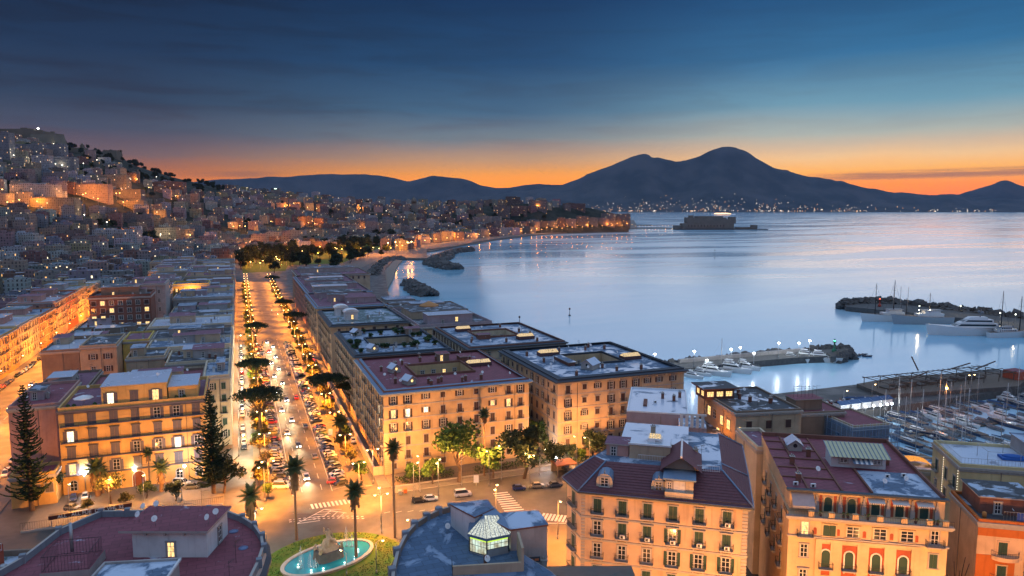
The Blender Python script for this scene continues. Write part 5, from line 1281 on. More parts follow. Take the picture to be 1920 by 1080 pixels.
tag(g.obj('grass'), 'rough grass and low plants round the oval fountain', 'grass', kind='stuff')
o = thing('fountain', 'oval fountain with turquoise water and stone sea group in the middle of the lawn', 'fountain', (FC.x, FC.y, 0.16), R(20.9))
b = MB(); A_, B_ = 10.6, 6.3; n = 56
def el(a, b_, z): return [(a * math.cos(2*math.pi*i/n), b_ * math.sin(2*math.pi*i/n), z) for i in range(n)]
prof = [el(A_, B_, 0), el(A_ + .1, B_ + .1, .45), el(A_ + .25, B_ + .25, .52), el(A_ + .25, B_ + .25, .66), el(A_ - .55, B_ - .55, .66), el(A_ - .6, B_ - .6, .2)]
for p, q in zip(prof, prof[1:]):
    for i in range(n): j = (i + 1) % n; b.face([p[i], p[j], q[j], q[i]], M_FOUNT_RIM if False else M_STONE, True)
b.obj('rim', o)
M_POOL = mat('turquoise_pool_water', lambda nt: bsdf(nt, (0.015, 0.20, 0.24, 1), 0.12, 0.0, 0.6))
b = MB(); b.face(el(A_ - .58, B_ - .58, .42), M_POOL); b.obj('pool_water', o)
b = MB(); rk = random.Random(9)
M_SAND = plain('worn_sandstone', (0.42, 0.33, 0.22), 0.9, var=0.35, scale=2.0)
def rough_tier(w0, w1, d0, d1, z0, z1, mt, k=0.18, m_=14):
    rings = []
    for j in range(4):
        u = j / 3; w = w0 + (w1 - w0)*u; d = d0 + (d1 - d0)*u; ring_ = []
        for i in range(m_):
            a = 2*math.pi*i/m_; c, s_ = math.cos(a), math.sin(a); e = 0.45
            ring_.append(((abs(c)**e)*(1 if c > 0 else -1)*w + rk.uniform(-k, k), (abs(s_)**e)*(1 if s_ > 0 else -1)*d + rk.uniform(-k, k), z0 + (z1 - z0)*u + rk.uniform(-k, k)*0.5*(0 < j < 3)))
        rings.append(ring_)
    for p, q in zip(rings, rings[1:]):
        for i in range(m_): j = (i+1) % m_; b.face([p[i], p[j], q[j], q[i]], mt, True)
    b.face(rings[-1], mt)
rough_tier(3.1, 2.9, 2.4, 2.2, 0.3, 2.4, M_ROCK, 0.1); b.obj('plinth', o)
b = MB(); rough_tier(2.2, 1.9, 1.7, 1.4, 2.35, 3.2, M_SAND); rough_tier(1.5, 0.8, 1.1, 0.7, 3.2, 4.6, M_SAND, 0.2)
for sx in (-1, 1):   # sea horses at the foot
    b.path([(sx*2.6, -1.3, 2.5), (sx*2.5, -1.6, 3.2), (sx*2.2, -1.7, 3.7), (sx*2.4, -2.1, 3.75)], 0.42, 0.2, M_SAND, 7); b.path([(sx*2.4, 1.2, 2.5), (sx*2.5, 1.5, 3.1), (sx*2.1, 1.5, 3.6)], 0.4, 0.2, M_SAND, 7)
b.obj('rock_group', o)
def statue(par):
    """reclining siren with one raised arm, grown as one skin"""
    J = [(0, 0, 4.9), (0.05, 0, 5.5), (0.08, 0.02, 6.1), (0.10, 0.0, 6.45), (0.12, -0.02, 6.85), (-0.35, 0.0, 6.2), (-0.75, -0.05, 6.6), (-0.85, -0.1, 7.35), (0.5, 0.0, 6.05), (0.75, -0.2, 5.5), (0.9, -0.35, 5.0),
         (0.35, -0.55, 4.85), (0.8, -1.1, 4.5), (1.2, -1.3, 4.0), (-0.35, -0.6, 4.85), (-0.5, -1.1, 4.3), (-0.6, -1.3, 3.7)]
    E_ = [(0,1),(1,2),(2,3),(3,4),(2,5),(5,6),(6,7),(2,8),(8,9),(9,10),(0,11),(11,12),(12,13),(0,14),(14,15),(15,16)]
    rd = [.46,.40,.42,.2,.3,.2,.15,.11,.2,.16,.12,.34,.24,.15,.34,.24,.15]
    me = bpy.data.meshes.new('siren_statue'); me.from_pydata(J, E_, []); me.materials.append(M_SAND)
    s_ = put(me, 'siren_statue', par, (0, 0, -.75)); s_.scale = (1.18, 1.18, 1.15); md = s_.modifiers.new('skin', 'SKIN'); 
    for v, r_ in zip(me.skin_vertices[0].data, rd): v.radius = (r_, r_)
    me.skin_vertices[0].data[0].use_root = True
    s_.modifiers.new('smooth', 'SUBSURF').levels = 2; s_.modifiers['smooth'].render_levels = 2
me_ok = True
try: statue(o)
except Exception:
    b = MB(); b.path([(0, 0, 4.6), (0.05, 0, 5.5), (0.1, 0, 6.3)], 0.5, 0.4, M_SAND, 8); b.lathe([(.05, 0), (.26, .2), (.28, .4), (.05, .65)], M_SAND, 8, (0.1, 0, 6.4)); b.path([(-0.3, 0, 6.1), (-0.8, 0, 6.6), (-0.85, -.1, 7.4)], .2, .11, M_SAND, 6); b.path([(.4, 0, 6), (.8, -.2, 5.4), (.9, -.4, 5)], .2, .12, M_SAND, 6); b.path([(.2, -.3, 4.9), (.8, -1.1, 4.5), (1.2, -1.3, 3.9)], .36, .15, M_SAND, 6); b.path([(-.2, -.3, 4.9), (-.5, -1.1, 4.4), (-.6, -1.3, 3.7)], .36, .15, M_SAND, 6); b.obj('siren_statue', o)
M_JET = mat('falling_water', lambda nt: (lambda mx: mx)( (lambda a, c: nt.new('ShaderNodeMixShader', inp={0: 0.2, 1: a, 2: c}).outputs[0])(nt.new('ShaderNodeBsdfTransparent').outputs[0], bsdf(nt, (0.75, 0.8, 0.85, 1), 0.3))))
for (x, y, hh) in ((-6.2, 0.6, 4.6), (-5.0, -1.4, 3.4), (-4.2, -2.2, 2.2), (5.6, 2.0, 5.0), (6.4, 1.0, 3.2), (-6.9, -.6, 2.4)):
    b = MB(); b.lathe([(0.42, 0.42), (0.16, 0.8), (0.10, 1.0 + hh * 0.5), (0.15, 0.3 + hh * 0.85), (0.04, 0.42 + hh)], M_JET, 8, (x, y, 0))
    for a in range(7): b.path([(x, y, hh*0.96), (x + .35*math.cos(a*.9), y + .35*math.sin(a*.9), hh*.8), (x + .75*math.cos(a*.9), y + .75*math.sin(a*.9), .45)], 0.025, 0.035, M_JET, 4)
    b.obj('water_jet', o)
for (x, y) in ((-5.5, -2.8), (-3.2, -3.8), (6.8, -1), (4.6, 3.6), (-6.5, 1.4), (1.5, -4.6), (4.6, -3.6)):
    b = MB(); b.lathe([(0.22, .43), (0.05, .46)], glow('pool_lamp', (0.9, 1.0, 0.85), 5.0), 8, (x, y, 0)); pl = b.obj('pool_lamp', o); pointlamp(pl, 1.0, 60, (0.8, 1.0, 0.85), 0.3, x, y)
# square furniture
street_lamp(gpos(706, 1076)[0], gpos(706, 1076)[1], 7.0, 'grey mushroom lamp post on the lawn right of the fountain, unlit', 1, style='single', lit=False)
street_lamp(gpos(650, 1079)[0], gpos(650, 1079)[1], 5.0, 'short grey lamp post before the fountain basin, unlit', 1, style='single', lit=False, rz=2.2)
def traffic_light(x, y, lab):
    p = gpos(x, y); o = thing('traffic_light', lab, 'traffic light', p); b = MB(); b.tube((0, 0, 0), (0, 0, 3.0), .07, .06, M_DARKIRON, 6); b.obj('pole', o)
    b = MB(); b.box(-.18, -.15, 2.6, .18, .15, 3.6, M_DARKIRON); h_ = b.obj('signal_box', o)
    b = MB(); b.tube((0, -.16, 2.8), (0, -.2, 2.8), .14, .14, glow('green_signal', (0.1, 1.0, 0.65), 16), 8); b.obj('green_lens', h_)
traffic_light(579, 740, 'traffic light showing green beside the open branched pine'); traffic_light(510, 588, 'left traffic light showing green at the far crossing'); traffic_light(521, 596, 'right traffic light showing green at the far crossing'); traffic_light(528, 500, 'traffic light showing green at the far end of the boulevard')
def billboard(x, y, lab, w=1.6, h=2.4):
    p = gpos(x, y); o = thing('advert_panel', lab, 'sign', p, R(-15)); b = MB(); b.tube((0, 0.06, 0), (0, 0.06, 1.2), .09, .09, M_STEEL, 6); b.obj('post', o)
    b = MB(); b.box(-w/2, 0, 1.0, w/2, .2, 1.0 + h, M_STEEL); b.box(-w/2 + .12, -.02, 1.12, w/2 - .12, -.001, .88 + h, M_WHITE); b.obj('panel', o)
billboard(893, 912, 'white advert panel on a post by the garden fence'); billboard(620, 822, 'white advert panel in the right median by the date palm'); billboard(499, 830, 'dark framed advert panel in the left median', 2.2, 2.2)
def bins(x, y, c, lab):
    p = gpos(x, y, 0.13); o = thing('waste_container', lab, 'bin', p, R(80)); mt = plain('bin_' + c, {'orange': (.5, .13, .03), 'grey': (.2, .22, .22)}[c]); b = MB(); b.prism([(-.6, -.45), (.6, -.45), (.6, .45), (-.6, .45)], .15, 1.1, mt, bottom=True); b.obj('body', o)
    b = MB(); b.box(-.66, -.5, 1.1, .66, .5, 1.22, mt); b.obj('lid', o)
bins(760, 925, 'orange', 'orange waste container on the pavement by the garden fence'); bins(750, 928, 'grey', 'grey waste container left of the orange one by the fence')
for i, (x, y) in enumerate(((1, 168), (30, 169), (34, 150), (-1.5, 152))): street_lamp(x, y, 9.0, f'{nth(i)} added kerb lamp clockwise from the boulevard side round the fountain lawn', 0.9 * KW, WARMW, style='single', rz=R(90 * i), group='kerb lamps added to light the lawn')  # lamps added to brighten the fountain lawn

# ---------------------------------------------------------------- the near buildings on the slope below the viewpoint
rn = random.Random(5)
# cream palazzo with chamfered corner, right of the road
RZ1 = R(-35.06)
R1 = thing('cream_palazzo', 'cream palazzo with green shutters, chamfered corner and dark slate mansard roof', 'building', (53.52, 106.6, 0), RZ1)
H1 = 29.6; foot = [(0, 0), (27.4, 0), (27.6, 13.4), (27.6, 30), (6, 30), (4.4, 25), (-3.3, 5.0)]
b = MB(); b.prism(foot, 0, H1, P_PEACH)
def offs(poly, o):
    n = len(poly); out = []
    for i in range(n):
        p0, p1, p2 = Vector(poly[i-1]), Vector(poly[i]), Vector(poly[(i+1) % n]); d1 = (p1-p0).normalized(); d2 = (p2-p1).normalized(); n1 = Vector((d1.y, -d1.x)); n2 = Vector((d2.y, -d2.x)); m_ = (n1+n2).normalized(); out.append(tuple(p1 + m_*o/max(.3, m_.dot(n1))))
    return out
for z in (25.0, 21.0, 17.0, 13.0): b.prism(offs(foot, .16), z - .16, z + .16, M_STONE, bottom=True)
for z in [0.6*i + 9.2 for i in range(33)]:
    b.box(26.6, -.09, z, 27.49, -.001, z + .42, M_STONE); b.box(0.02, -.09, z, .7, -.001, z + .42, M_STONE)
b.obj('wall', R1)
b = MB(); b.prism(offs(foot, .5), H1 - .55, H1 - .2, M_STONE, bottom=True); b.prism(offs(foot, .95), H1 - .2, H1 + .12, M_DKZINC, top=M_ZINC, bottom=True); b.obj('cornice', R1)
M_TILE = plain('plum_roof_tiles', (0.125, 0.042, 0.05), 0.65, var=0.45, scale=2.2)
lo, hi = offs(foot, .8), [(3.5, 6.0), (23.5, 6.2), (23.5, 9.5), (23.5, 27), (8, 27), (6.8, 23), (1.2, 8.2)]
b = MB(); zt = H1 + 3.4
for i in range(7):
    j = (i + 1) % 7; b.face([(*lo[i], H1 + .13), (*lo[j], H1 + .13), (*hi[j], zt), (*hi[i], zt)], M_TILE)
b.face([(*p, zt) for p in hi], R_BLUE)
for i in range(7):
    j = (i + 1) % 7
    for c_ in range(1, 12): u = c_/12; b.tube(Vector((*lo[i], H1 + .15)).lerp(Vector((*hi[i], zt + .02)), u), Vector((*lo[j], H1 + .15)).lerp(Vector((*hi[j], zt + .02)), u), .05, .05, M_TILE, 3, caps=False, smooth=False)
for i in range(7): b.tube((*lo[i], H1 + .2), (*hi[i], zt + .06), .16, .16, M_ZINC, 5)
mb_rail(b, [(-.3, -.6, H1 + .12), (27.9, -.6, H1 + .12)], .45, step=1.0); b.obj('roof', R1)
for c, x in enumerate((2.85, 7.1, 11.3, 15.5, 19.8, 24.2)):
    for r, z in enumerate((25.9, 21.9, 17.9, 13.9, 9.6)):
        k = ['closed', 'closed', 'bare', 'closed', 'closed'][r]
        if r == 1 and c in (0, 3): k = 'bare'
        if r == 2: k = 'open' if c >= 3 else 'bare'
        if r == 1 and c == 3: k = 'litopen' if False else 'open'
        add_window(R1, k, x, 0, z, 0, 1.35, 2.5, M_SHUT_GREEN, M_STONE, True, hood=(r == 1))
        add_balcony(R1, x, 0, z - .05, 0, 2.3, .8, step=.2)
        if rn.random() < .3 and r < 2: put(ac_mesh(), 'air_conditioner', R1, (x + .1, -.45, z), 0)
cx = Vector((-3.3, 5.0)); cd = Vector((3.3, -5.0)).normalized(); crz = math.atan2(cd.y, cd.x)
for z in (25.9, 21.9, 17.9, 13.9):
    p = cx.lerp(Vector((0, 0)), .5); add_window(R1, 'closed', p.x, p.y, z, crz, 1.3, 2.4, M_SHUT_GREEN, detail=True); add_balcony(R1, p.x, p.y, z - .05, crz, 2.6, .9, step=.2)
def dormer_window(par, x, y, z, w=2.2, h=2.0):
    b = MB(); pts = arcpts(w + .6, h + .5)
    for i in range(len(pts) - 1):
        a, c = pts[i], pts[i+1]; b.face([(a[0], -.4, a[1]), (c[0], -.4, c[1]), (c[0], 3, c[1]), (a[0], 3, a[1])], M_ZINC, True)
    b.face([(q_[0], -.38, q_[1]) for q_ in reversed(pts)], P_CREAM); b.tube((0, -.3, h + .4), (0, -.3, h + 1.5), .12, .04, M_ZINC, 6)
    o = b.obj('dormer', par, (x, y, z)); add_window(o, 'bare', 0, -.38, .2, 0, w * .62, h * .8, detail=True); return o
dormer_window(R1, 3.9, 1.0, H1 + .6); dormer_window(R1, 13.0, 1.4, H1 + .7, 1.9, 1.8)
b = MB(); b.box(-2.3, -.6, 0, 2.3, 4.5, 3.0, P_CREAM, bottom=False); b.box(-2.7, -1.0, 3.0, 2.7, 5, 3.25, M_ZINC); b.box(-2.3, -1.2, 0, 2.3, -.62, 1.0, P_CREAM); o = b.obj('penthouse', R1, (16.4, .8, H1 + .3)); add_window(o, 'closed', 0, -.6, .7, 0, 1.8, 2.1, M_FRAMEW); add_window(o, 'bare', -1.6, -.6, 1.2, 0, .7, 1.3)
b = MB(); b.face([(-3.2, -2, 0), (3.2, -2, 0), (0, -2, 2.0)], P_BROWN)
for s_ in (-1, 1): b.face([(s_*3.5, -2.6, -.2), (0, -2.6, 2.3), (0, 7, 2.3), (s_*3.5, 7, -.2)][::s_], M_TILE)
b.tube((0, -2.7, 2.36), (0, 7, 2.36), .2, .2, M_WHITE, 5); b.obj('gable', R1, (16.6, 5.5, zt + .6))
b = MB(); b.box(0, 0, -2, 7.2, 5.6, 2.6, P_TAN, top=R_SNOW); b.box(-.2, -.2, 2.6, 7.4, .1, 2.9, M_WHITE); o = b.obj('penthouse', R1, (7.4, 8.6, zt))
add_skylight(o, 4.4, 2.6, 2.6, 2.6, 2.2, 1.5, True, M_WHITE); add_hut(R1, 3.2, 9.2, zt - .2, 4.0, 4.0, 2.3, P_PINK, R_PLUM)
b = MB(); b.box(0, 0, -1, 12.5, 12, 1.2, P_TAN, top=R_SNOW); o = b.obj('roof_terrace', R1, (5.2, 14.4, zt)); mb = MB(); mb_rail(mb, [(9, 8, zt), (17, 8, zt)], 1.0, mt=M_WHITE); mb_rail(mb, [(18.6, 5, zt), (23, 5.3, zt)], 1.0, mt=M_WHITE); mb.obj('railing', R1)
for x, y in ((6, 12), (11, 20), (19, 12)): put(chimney_mesh(P_TAN), 'chimney', R1, (x, y, zt + (1.2 if y > 14 else 0)), .3)
for x, y in ((12, 10), (20, 9)): put(aerial_mesh(), 'roof_aerial', R1, (x, y, zt), x)

# ornate palazzo with red panels
RZ2 = R(-31.95); R2 = thing('ornate_palazzo', 'ornate cream palazzo with brick red panels, arched green windows and red roof', 'building', (86.87, 93.36, 0), RZ2)
H2 = 26.4; W2 = 24.7; M_PANEL = plaster('brick_red_panel', (0.34, 0.085, 0.045)); P_R2 = plaster('warm_cream_plaster', (0.56, 0.41, 0.25))
b = MB(); b.prism([(-.4, -2.0), (24.3, -2.0), (24.3, 30), (-.4, 30)], 0, H2, P_R2)
for x0, x1 in ((6.4, 8.2), (10.6, 12.4), (14.8, 16.6)): b.box(x0, -2.24, 2, x1, -2.001, 22.0, P_R2)
b.box(4.0, -2.24, 2, 5.0, -2.001, 22, P_R2); b.box(18.9, -2.24, 2, 20.2, -2.001, 22, P_R2); b.box(4.0, -2.3, 22.001, 20.2, -2.001, 22.5, P_R2)
for i, xc in enumerate((6.0 - .3, 9.4, 13.6, 17.75)):
    w_ = (5.01, 6.39) if i == 0 else (8.21, 10.59) if i == 1 else (12.41, 14.79) if i == 2 else (16.61, 18.89)
    b.box(w_[0], -2.06, 3, w_[1], -2.001, 21.6, M_PANEL)
b.prism([(0, .0), (24.3, .0), (24.3, 30), (-.4, 30)], H2, H2 + 3.5, P_R2)
for i in range(6):
    x = 4.3 + i * 3.75
    b.box(x - .35, -.5, H2 + .01, x + .35, -.001, H2 + 1.3, M_STONE)
    for k in range(4): b.box(x - .3 + k*.07, -.4 + k*.05, H2 + 1.3 + k*.45, x + .3 - k*.07, -.001, H2 + 1.75 + k*.45, M_STONE)
for i in range(5): b.box(4.75 + i*3.75, -.09, H2 + .02, 5.2 + i*3.75, -.001, H2 + 2.9, M_PANEL); b.box(7.05 + i*3.75, -.09, H2 + .02, 7.5 + i*3.75, -.001, H2 + 2.9, M_PANEL)
b.obj('wall', R2)
b = MB(); b.box(-1.0, -2.9, H2 - .35, 24.9, -1.99, H2, M_STONE); b.box(-.8, -2.6, H2 - .7, 24.7, -1.99, H2 - .35, M_STONE); b.box(-.6, -2.3, 22.6, 24.5, -1.99, 22.85, M_STONE); b.box(-.6, -.7, H2 + 3.5, 24.8, .3, H2 + 3.8, M_DKZINC); b.obj('cornice', R2)
b = MB(); b.face([(-.4, .3, H2 + 3.52), (13.2, .3, H2 + 3.52), (13.2, 30, H2 + 3.52), (-.4, 30, H2 + 3.52)], R_RED); b.face([(13.2, .3, H2 + 3.52), (24.3, .3, H2 + 3.52), (24.3, 12, H2 + 3.52), (13.2, 12, H2 + 3.52)], R_BLUE); b.face([(13.2, 12, H2 + 3.52), (24.3, 12, H2 + 3.52), (24.3, 30, H2 + 3.52), (13.2, 30, H2 + 3.52)], R_RED)
for x in (3, 8.5): b.box(x - .15, .5, H2 + 3.53, x + .15, 29, H2 + 3.8, P_BRICK)
for y in (6, 11, 16, 21, 26): b.box(-.3, y - .14, H2 + 3.53, 8.3, y + .14, H2 + 3.76, P_BRICK)
b.box(13.05, .5, H2 + 3.53, 13.35, 12, H2 + 3.95, P_BRICK); b.box(-.4, 29.6, H2 + 3.53, 24.3, 30, H2 + 4.3, P_BRICK); b.box(23.9, .3, H2 + 3.53, 24.3, 29.6, H2 + 4.2, P_BRICK); b.obj('roof', R2)
for i in range(5):
    x = 6.15 + i * 3.75; add_window(R2, 'archclosed', x, 0, H2 + .1, 0, 1.3, 2.6, M_SHUT_GREEN, P_R2, True, sill=False)
    if i >= 2:
        b = MB(); b.face([(-1.3, -1.0, 2.55), (1.3, -1.0, 2.55), (1.3, -.02, 2.95), (-1.3, -.02, 2.95)], M_FRAMEW)
        for k in range(9): b.box(-1.3 + k*.29, -1.01, 2.3, -1.16 + k*.29, -1.0, 2.55, M_FRAMEW)
        b.obj('awning', R2, (x, 0, H2))
b = MB(); b.face([(0, -2.2, 1.6), (3.6, -2.2, 1.6), (3.6, -.05, 3.3), (0, -.05, 3.3)], plain('grey_awning', (.30, .29, .30))); b.face([(0, -2.2, 1.6), (0, -2.2, 1.2), (3.6, -2.2, 1.2), (3.6, -2.2, 1.6)][::-1], plain('grey_awning', (.30, .29, .30))); b.obj('awning', R2, (0.1, 0, H2))
b = MB(); mb_rail(b, [(-.9, .5, H2), (-.9, -2.8, H2), (24.8, -2.8, H2)], 1.0, step=.25)
for x in (3.0, 6.2, 9.9, 13.7, 17.4, 21.2, 23.6): b.box(x - .45, -2.75, H2 + .01, x + .45, -2.3, H2 + 1.05, P_R2)
b.obj('balustrade', R2)
for x in (4.6, 8.2, 8.9, 12.0, 19.3, 22.0, 22.6):
    b = MB(); b.lathe([(.18, 0), (.25, .4)], P_BRICK, 7)
    for _ in range(26): leafquad(b, Vector((rn.gauss(0, .22), rn.gauss(0, .22), .45 + .5*rn.random())), .16, LF_GREEN, rn)
    b.obj('potted_plant', R2, (x, -2.0, H2))
for i, x in enumerate((5.7, 9.4, 13.6, 17.75)):
    add_window(R2, ['closed', 'bare', 'bare', 'bare'][i], x + .4, -2, 23.1, 0, 2.0, 1.9, M_SHUT_GREEN, P_R2, True)
    add_window(R2, 'archclosed', x, -2.06, 17.6, 0, 1.35, 3.0, M_SHUT_GREEN, M_FRAMEW, True, sill=False); add_balcony(R2, x, -2.0, 17.5, 0, 2.3, 1.0, step=.2)
    add_window(R2, ['open', 'bare', 'lit', 'bare'][i], x, -2.06, 13.2, 0, 1.3, 2.7, M_SHUT_GREEN, P_R2, True); add_window(R2, 'archclosed', x, -2.06, 8.8, 0, 1.3, 2.7, M_SHUT_GREEN, P_R2, True)
for k, x in enumerate((3.85, 7.5, 11.6, 15.8, 19.6)):
    b = MB(); b.face([(px_, -.04, pz_) for px_, pz_ in reversed(arcpts(.55, 1.2))], M_PANEL); b.obj('niche', R2, (x, -2, 23.2))
for z, k in ((23.0, 'lit'), (19.0, 'bare'), (14.5, 'bare'), (10, 'bare')):
    add_window(R2, k, 2.2, -2, z, 0, 1.2, 2.3, M_SHUT_GREEN, M_STONE, True, hood=(z < 16)); add_window(R2, 'bare' if z > 22 else 'closed', 22.3, -2, z, 0, 1.2, 2.4, M_SHUT_GREEN, M_STONE, True, hood=(z < 16))
add_balcony(R2, 2.2, -2, 22.9, 0, 2.6, 1.0, step=.2); add_balcony(R2, 22.3, -2, 22.9, 0, 2.8, 1.0, step=.2)
for z in (22.6, 18.5, 14.4): 
    for y in (4, 10, 16, 22): add_window(R2, 'closed', -.4, y, z, -math.pi/2, 1.2, 2.2, M_SHUT_GREEN); add_balcony(R2, -.4, y, z - .05, -math.pi/2, 2, .8)
# roof room with ribbed glass roof
b = MB(); b.box(0, 0, 0, 9.5, 4.2, 2.5, P_WHITE, bottom=False); b.face([(-.5, -1.2, 2.3), (10, -1.2, 2.3), (10, 4.5, 3.5), (-.5, 4.5, 3.5)], plain('yellowed_glass_roof', (.45, .43, .25), .3))
for i in range(15): b.box(-.5 + i*.74, -1.2, 2.32, -.38 + i*.74, 4.5, 2.5, M_ZINC) if False else b.tube((-.45 + i*.745, -1.2, 2.36), (-.45 + i*.745, 4.5, 3.56), .07, .07, M_ZINC, 4, smooth=False)
o = b.obj('roof_room', R2, (9.5, 13.2, H2 + 3.5))
for x in (2.2, 8.0): add_window(o, 'bare', x, 0, .9, 0, 1.3, .9)
b = MB()
for i in range(8): b.face([(i*.42, -1.5, -.6), (i*.42 + .42, -1.5, -.6), (i*.42 + .42, 0, 0), (i*.42, 0, 0)], M_WHITE if i % 2 else M_ZINC)
b.obj('awning', o, (3.6, -.02, 1.9))
for x, y in ((5.2, 24), (6.5, 18), (2, 4), (15, 19), (20, 16), (2.6, 13)): put(chimney_mesh(P_BRICK), 'chimney', R2, (x, y, H2 + 3.52), 0)
add_dormer(R2, 4.6, 22.5, H2 + 3.52, 0, 2.6, 3.4, 1.3, 1.1, False, rm=R_SNOW)
for x, y in ((1.2, 2.2), (4, 1.8), (18, 9), (21, 10)): put(ac_mesh(), 'air_conditioner', R2, (x, y, H2 + 3.55), .2)
for x, y in ((16, 4), (20, 6), (6, 8)): put(dish_mesh(), 'satellite_dish', R2, (x, y, H2 + 3.55), .4)

# narrow house in the alley between them
S3 = block('narrow_house', 'narrow cream house down the alley with one glowing yellow window', 100, 117.5, 5.4, 13, 27.5, P_CREAM, R_PLUM, rz=R(-20), cornice=.3)
grid(S3, 'front', (.55,), (23.5, 19.3, 15.1, 10.9), lambda r, c: ['lit+b', 'closed+b', 'bare+b', 'closed'][r], 1.3, 2.2, M_SHUT_GREEN, detail=True)
# purple grey box with frosted roof
S1 = block('windowless_block', 'mauve grey windowless block with a white frosted flat roof behind the cream palazzo', 91.3, 156.6, 15.5, 25, 26, P_MAUVE, R_SNOW, rz=R(-33), cornice=0, parapet=.35, pm=M_WHITE, pw=.3)
for y in (2, 4, 6): pass
b = MB(); b.box(13.0, -7.6, 0, 19.5, -.01, 25.2, P_MAUVE, top=R_BLUE)
for i in range(5): b.box(13.2 + i*1.25, -7.9, 25.2, 13.9 + i*1.25, -7.61, 28.2, P_WHITE)
b.box(13.1, -7.85, 28.2, 19.4, -7.4, 28.6, P_WHITE); mb_rail(b, [(13.1, -7.5, 25.2), (19.4, -7.5, 25.2)], 1.3, M_STEEL, .5); b.obj('stair_wing', S1)
for x, y in ((9, 15), (12, 13), (13.6, 17)): put(chimney_mesh(P_BRICK), 'chimney', S1, (x, y, 26), 0)
b = MB(); b.box(4, 6, 26.01, 5, 12, 26.5, P_BRICK); b.obj('roof_curb', S1); put(ac_mesh(), 'air_conditioner', S1, (7, 10, 26.02), .5)
# ochre house with lit windows and tower room
S2 = block('ochre_house', 'ochre house with lit stair windows and a dark wet roof above the marina', 118.9, 148.2, 18.4, 24, 25, P_TAN, R_DARK, rz=R(-12), cornice=.4, parapet=.5, pm=P_BROWN)
grid(S2, 'front', (.2, .5, .8), (20.5, 16), lambda r, c: 'bare' if r else 'closed', 1.6, 2.2, trim=P_TAN)
def oval(par, x, y, z, rz, h):
    b = MB(); b.face([(q_[0], -.05, q_[1]) for q_ in reversed(arcpts(1.0, h))], M_LITW); b.obj('window', par, (x, y, z), rz)
for z in (8, 12.2, 16.3, 20): oval(S2, 1.2, 0, z, 0, 2.8 if z < 19 else 1.3)
for y, z, k in ((4, 19.5, 'lit'), (8, 19.5, 'lit'), (12.5, 20, 'bare'), (4, 15, 'lit'), (10, 15.5, 'lit'), (16, 20, 'lit')): add_window(S2, k, 0, y, z, -math.pi/2, 2.0, 2.6, trim=P_TAN)
b = MB(); b.box(0, 0, 0, 8.5, 6.5, 3.0, P_BRICK, bottom=False); b.box(-1, -1, 3.0, 9.5, 7.5, 3.3, P_BRICK, top=R_DARK); o = b.obj('tower_room', S2, (-2.5, 13.5, 25))
for x in (1.5, 4.3, 7): add_window(o, 'lit', x, 0, .8, 0, 2.0, 1.5, trim=P_BRICK)
for y in (1.6, 4.6): add_window(o, 'lit', 0, y, .8, -math.pi/2, 1.8, 1.5, trim=P_BRICK)
b = MB(); b.box(-6.4, 2, 0, -.01, 22, 17.5, plaster('orange_plaster', (.5, .22, .07)), top=R_DARK); o = b.obj('side_wing', S2)
for y in (5, 9, 13): add_window(o, 'lit', -6.4, y, 13.4, -math.pi/2, 1.4, 2.4)
pointlamp(o, 19.5, 1600, SODIUM, .3, -4, 5)
rooftop(S2, rn, 5, 2, 17, 22, 25, 9, P_BRICK)
# red roofs behind the scaffold
T1 = block('red_roof_house', 'brown house with red roof and a row of aerials above the marina', 141, 150, 14, 12, 22, P_BROWN, R_RED, rz=R(-12), cornice=.4, parapet=.4)
add_hut(T1, 1, 3, 22, 8, 5, 3, P_BROWN, R_RED, door=False)
for i in range(7): put(aerial_mesh(), 'roof_aerial', T1, (1.5 + i*1.15, 5, 25.2), i)
SC = block('scaffolded_house', 'house wrapped in scaffolding and blue netting before the sailing boats', 149.5, 139, 11, 15, 20.5, P_TAN, R_RED, rz=R(-8), cornice=.4, parapet=.4)
grid(SC, 'front', (.3, .7), (15, 10.5), lambda r, c: 'bare', 1.3, 2.2); grid(SC, 'left', (.25, .6), (15, 10.5), lambda r, c: 'lit' if r else 'bare', 1.3, 2.2)
M_NET = mat('blue_scaffold_net', lambda nt: nt.new('ShaderNodeMixShader', inp={0: 0.45, 1: nt.new('ShaderNodeBsdfTransparent').outputs[0], 2: bsdf(nt, (.08, .22, .42, 1), .8)}).outputs[0])
b = MB()
for x in [-1.5 + 2.0*i for i in range(8)]: b.tube((x, -1.6, 0), (x, -1.6, 21.5), .06, .06, M_STEEL, 4); b.tube((x, -.7, 0), (x, -.7, 21.5), .06, .06, M_STEEL, 4)
for y in [-1.5 + 2.0*i for i in range(9)]: b.tube((-1.6, y, 0), (-1.6, y, 21.5), .06, .06, M_STEEL, 4)
for z in [2*i for i in range(11)]:
    b.tube((-1.7, -1.6, z), (13, -1.6, z), .05, .05, M_STEEL, 4); b.tube((-1.6, -1.7, z), (-1.6, 15, z), .05, .05, M_STEEL, 4); b.box(-1.5, -1.5, z - .08, 12.8, -.75, z - .02, plain('scaffold_board', (.25, .2, .14)))
sc_o = b.obj('scaffolding', SC)
b = MB(); b.face([(-1.8, -1.75, 3), (13.1, -1.75, 3), (13.1, -1.75, 21), (-1.8, -1.75, 21)], M_NET); b.face([(-1.8, 15, 3), (-1.8, -1.74, 3), (-1.8, -1.74, 21), (-1.8, 15, 21)], M_NET); b.obj('netting', sc_o)
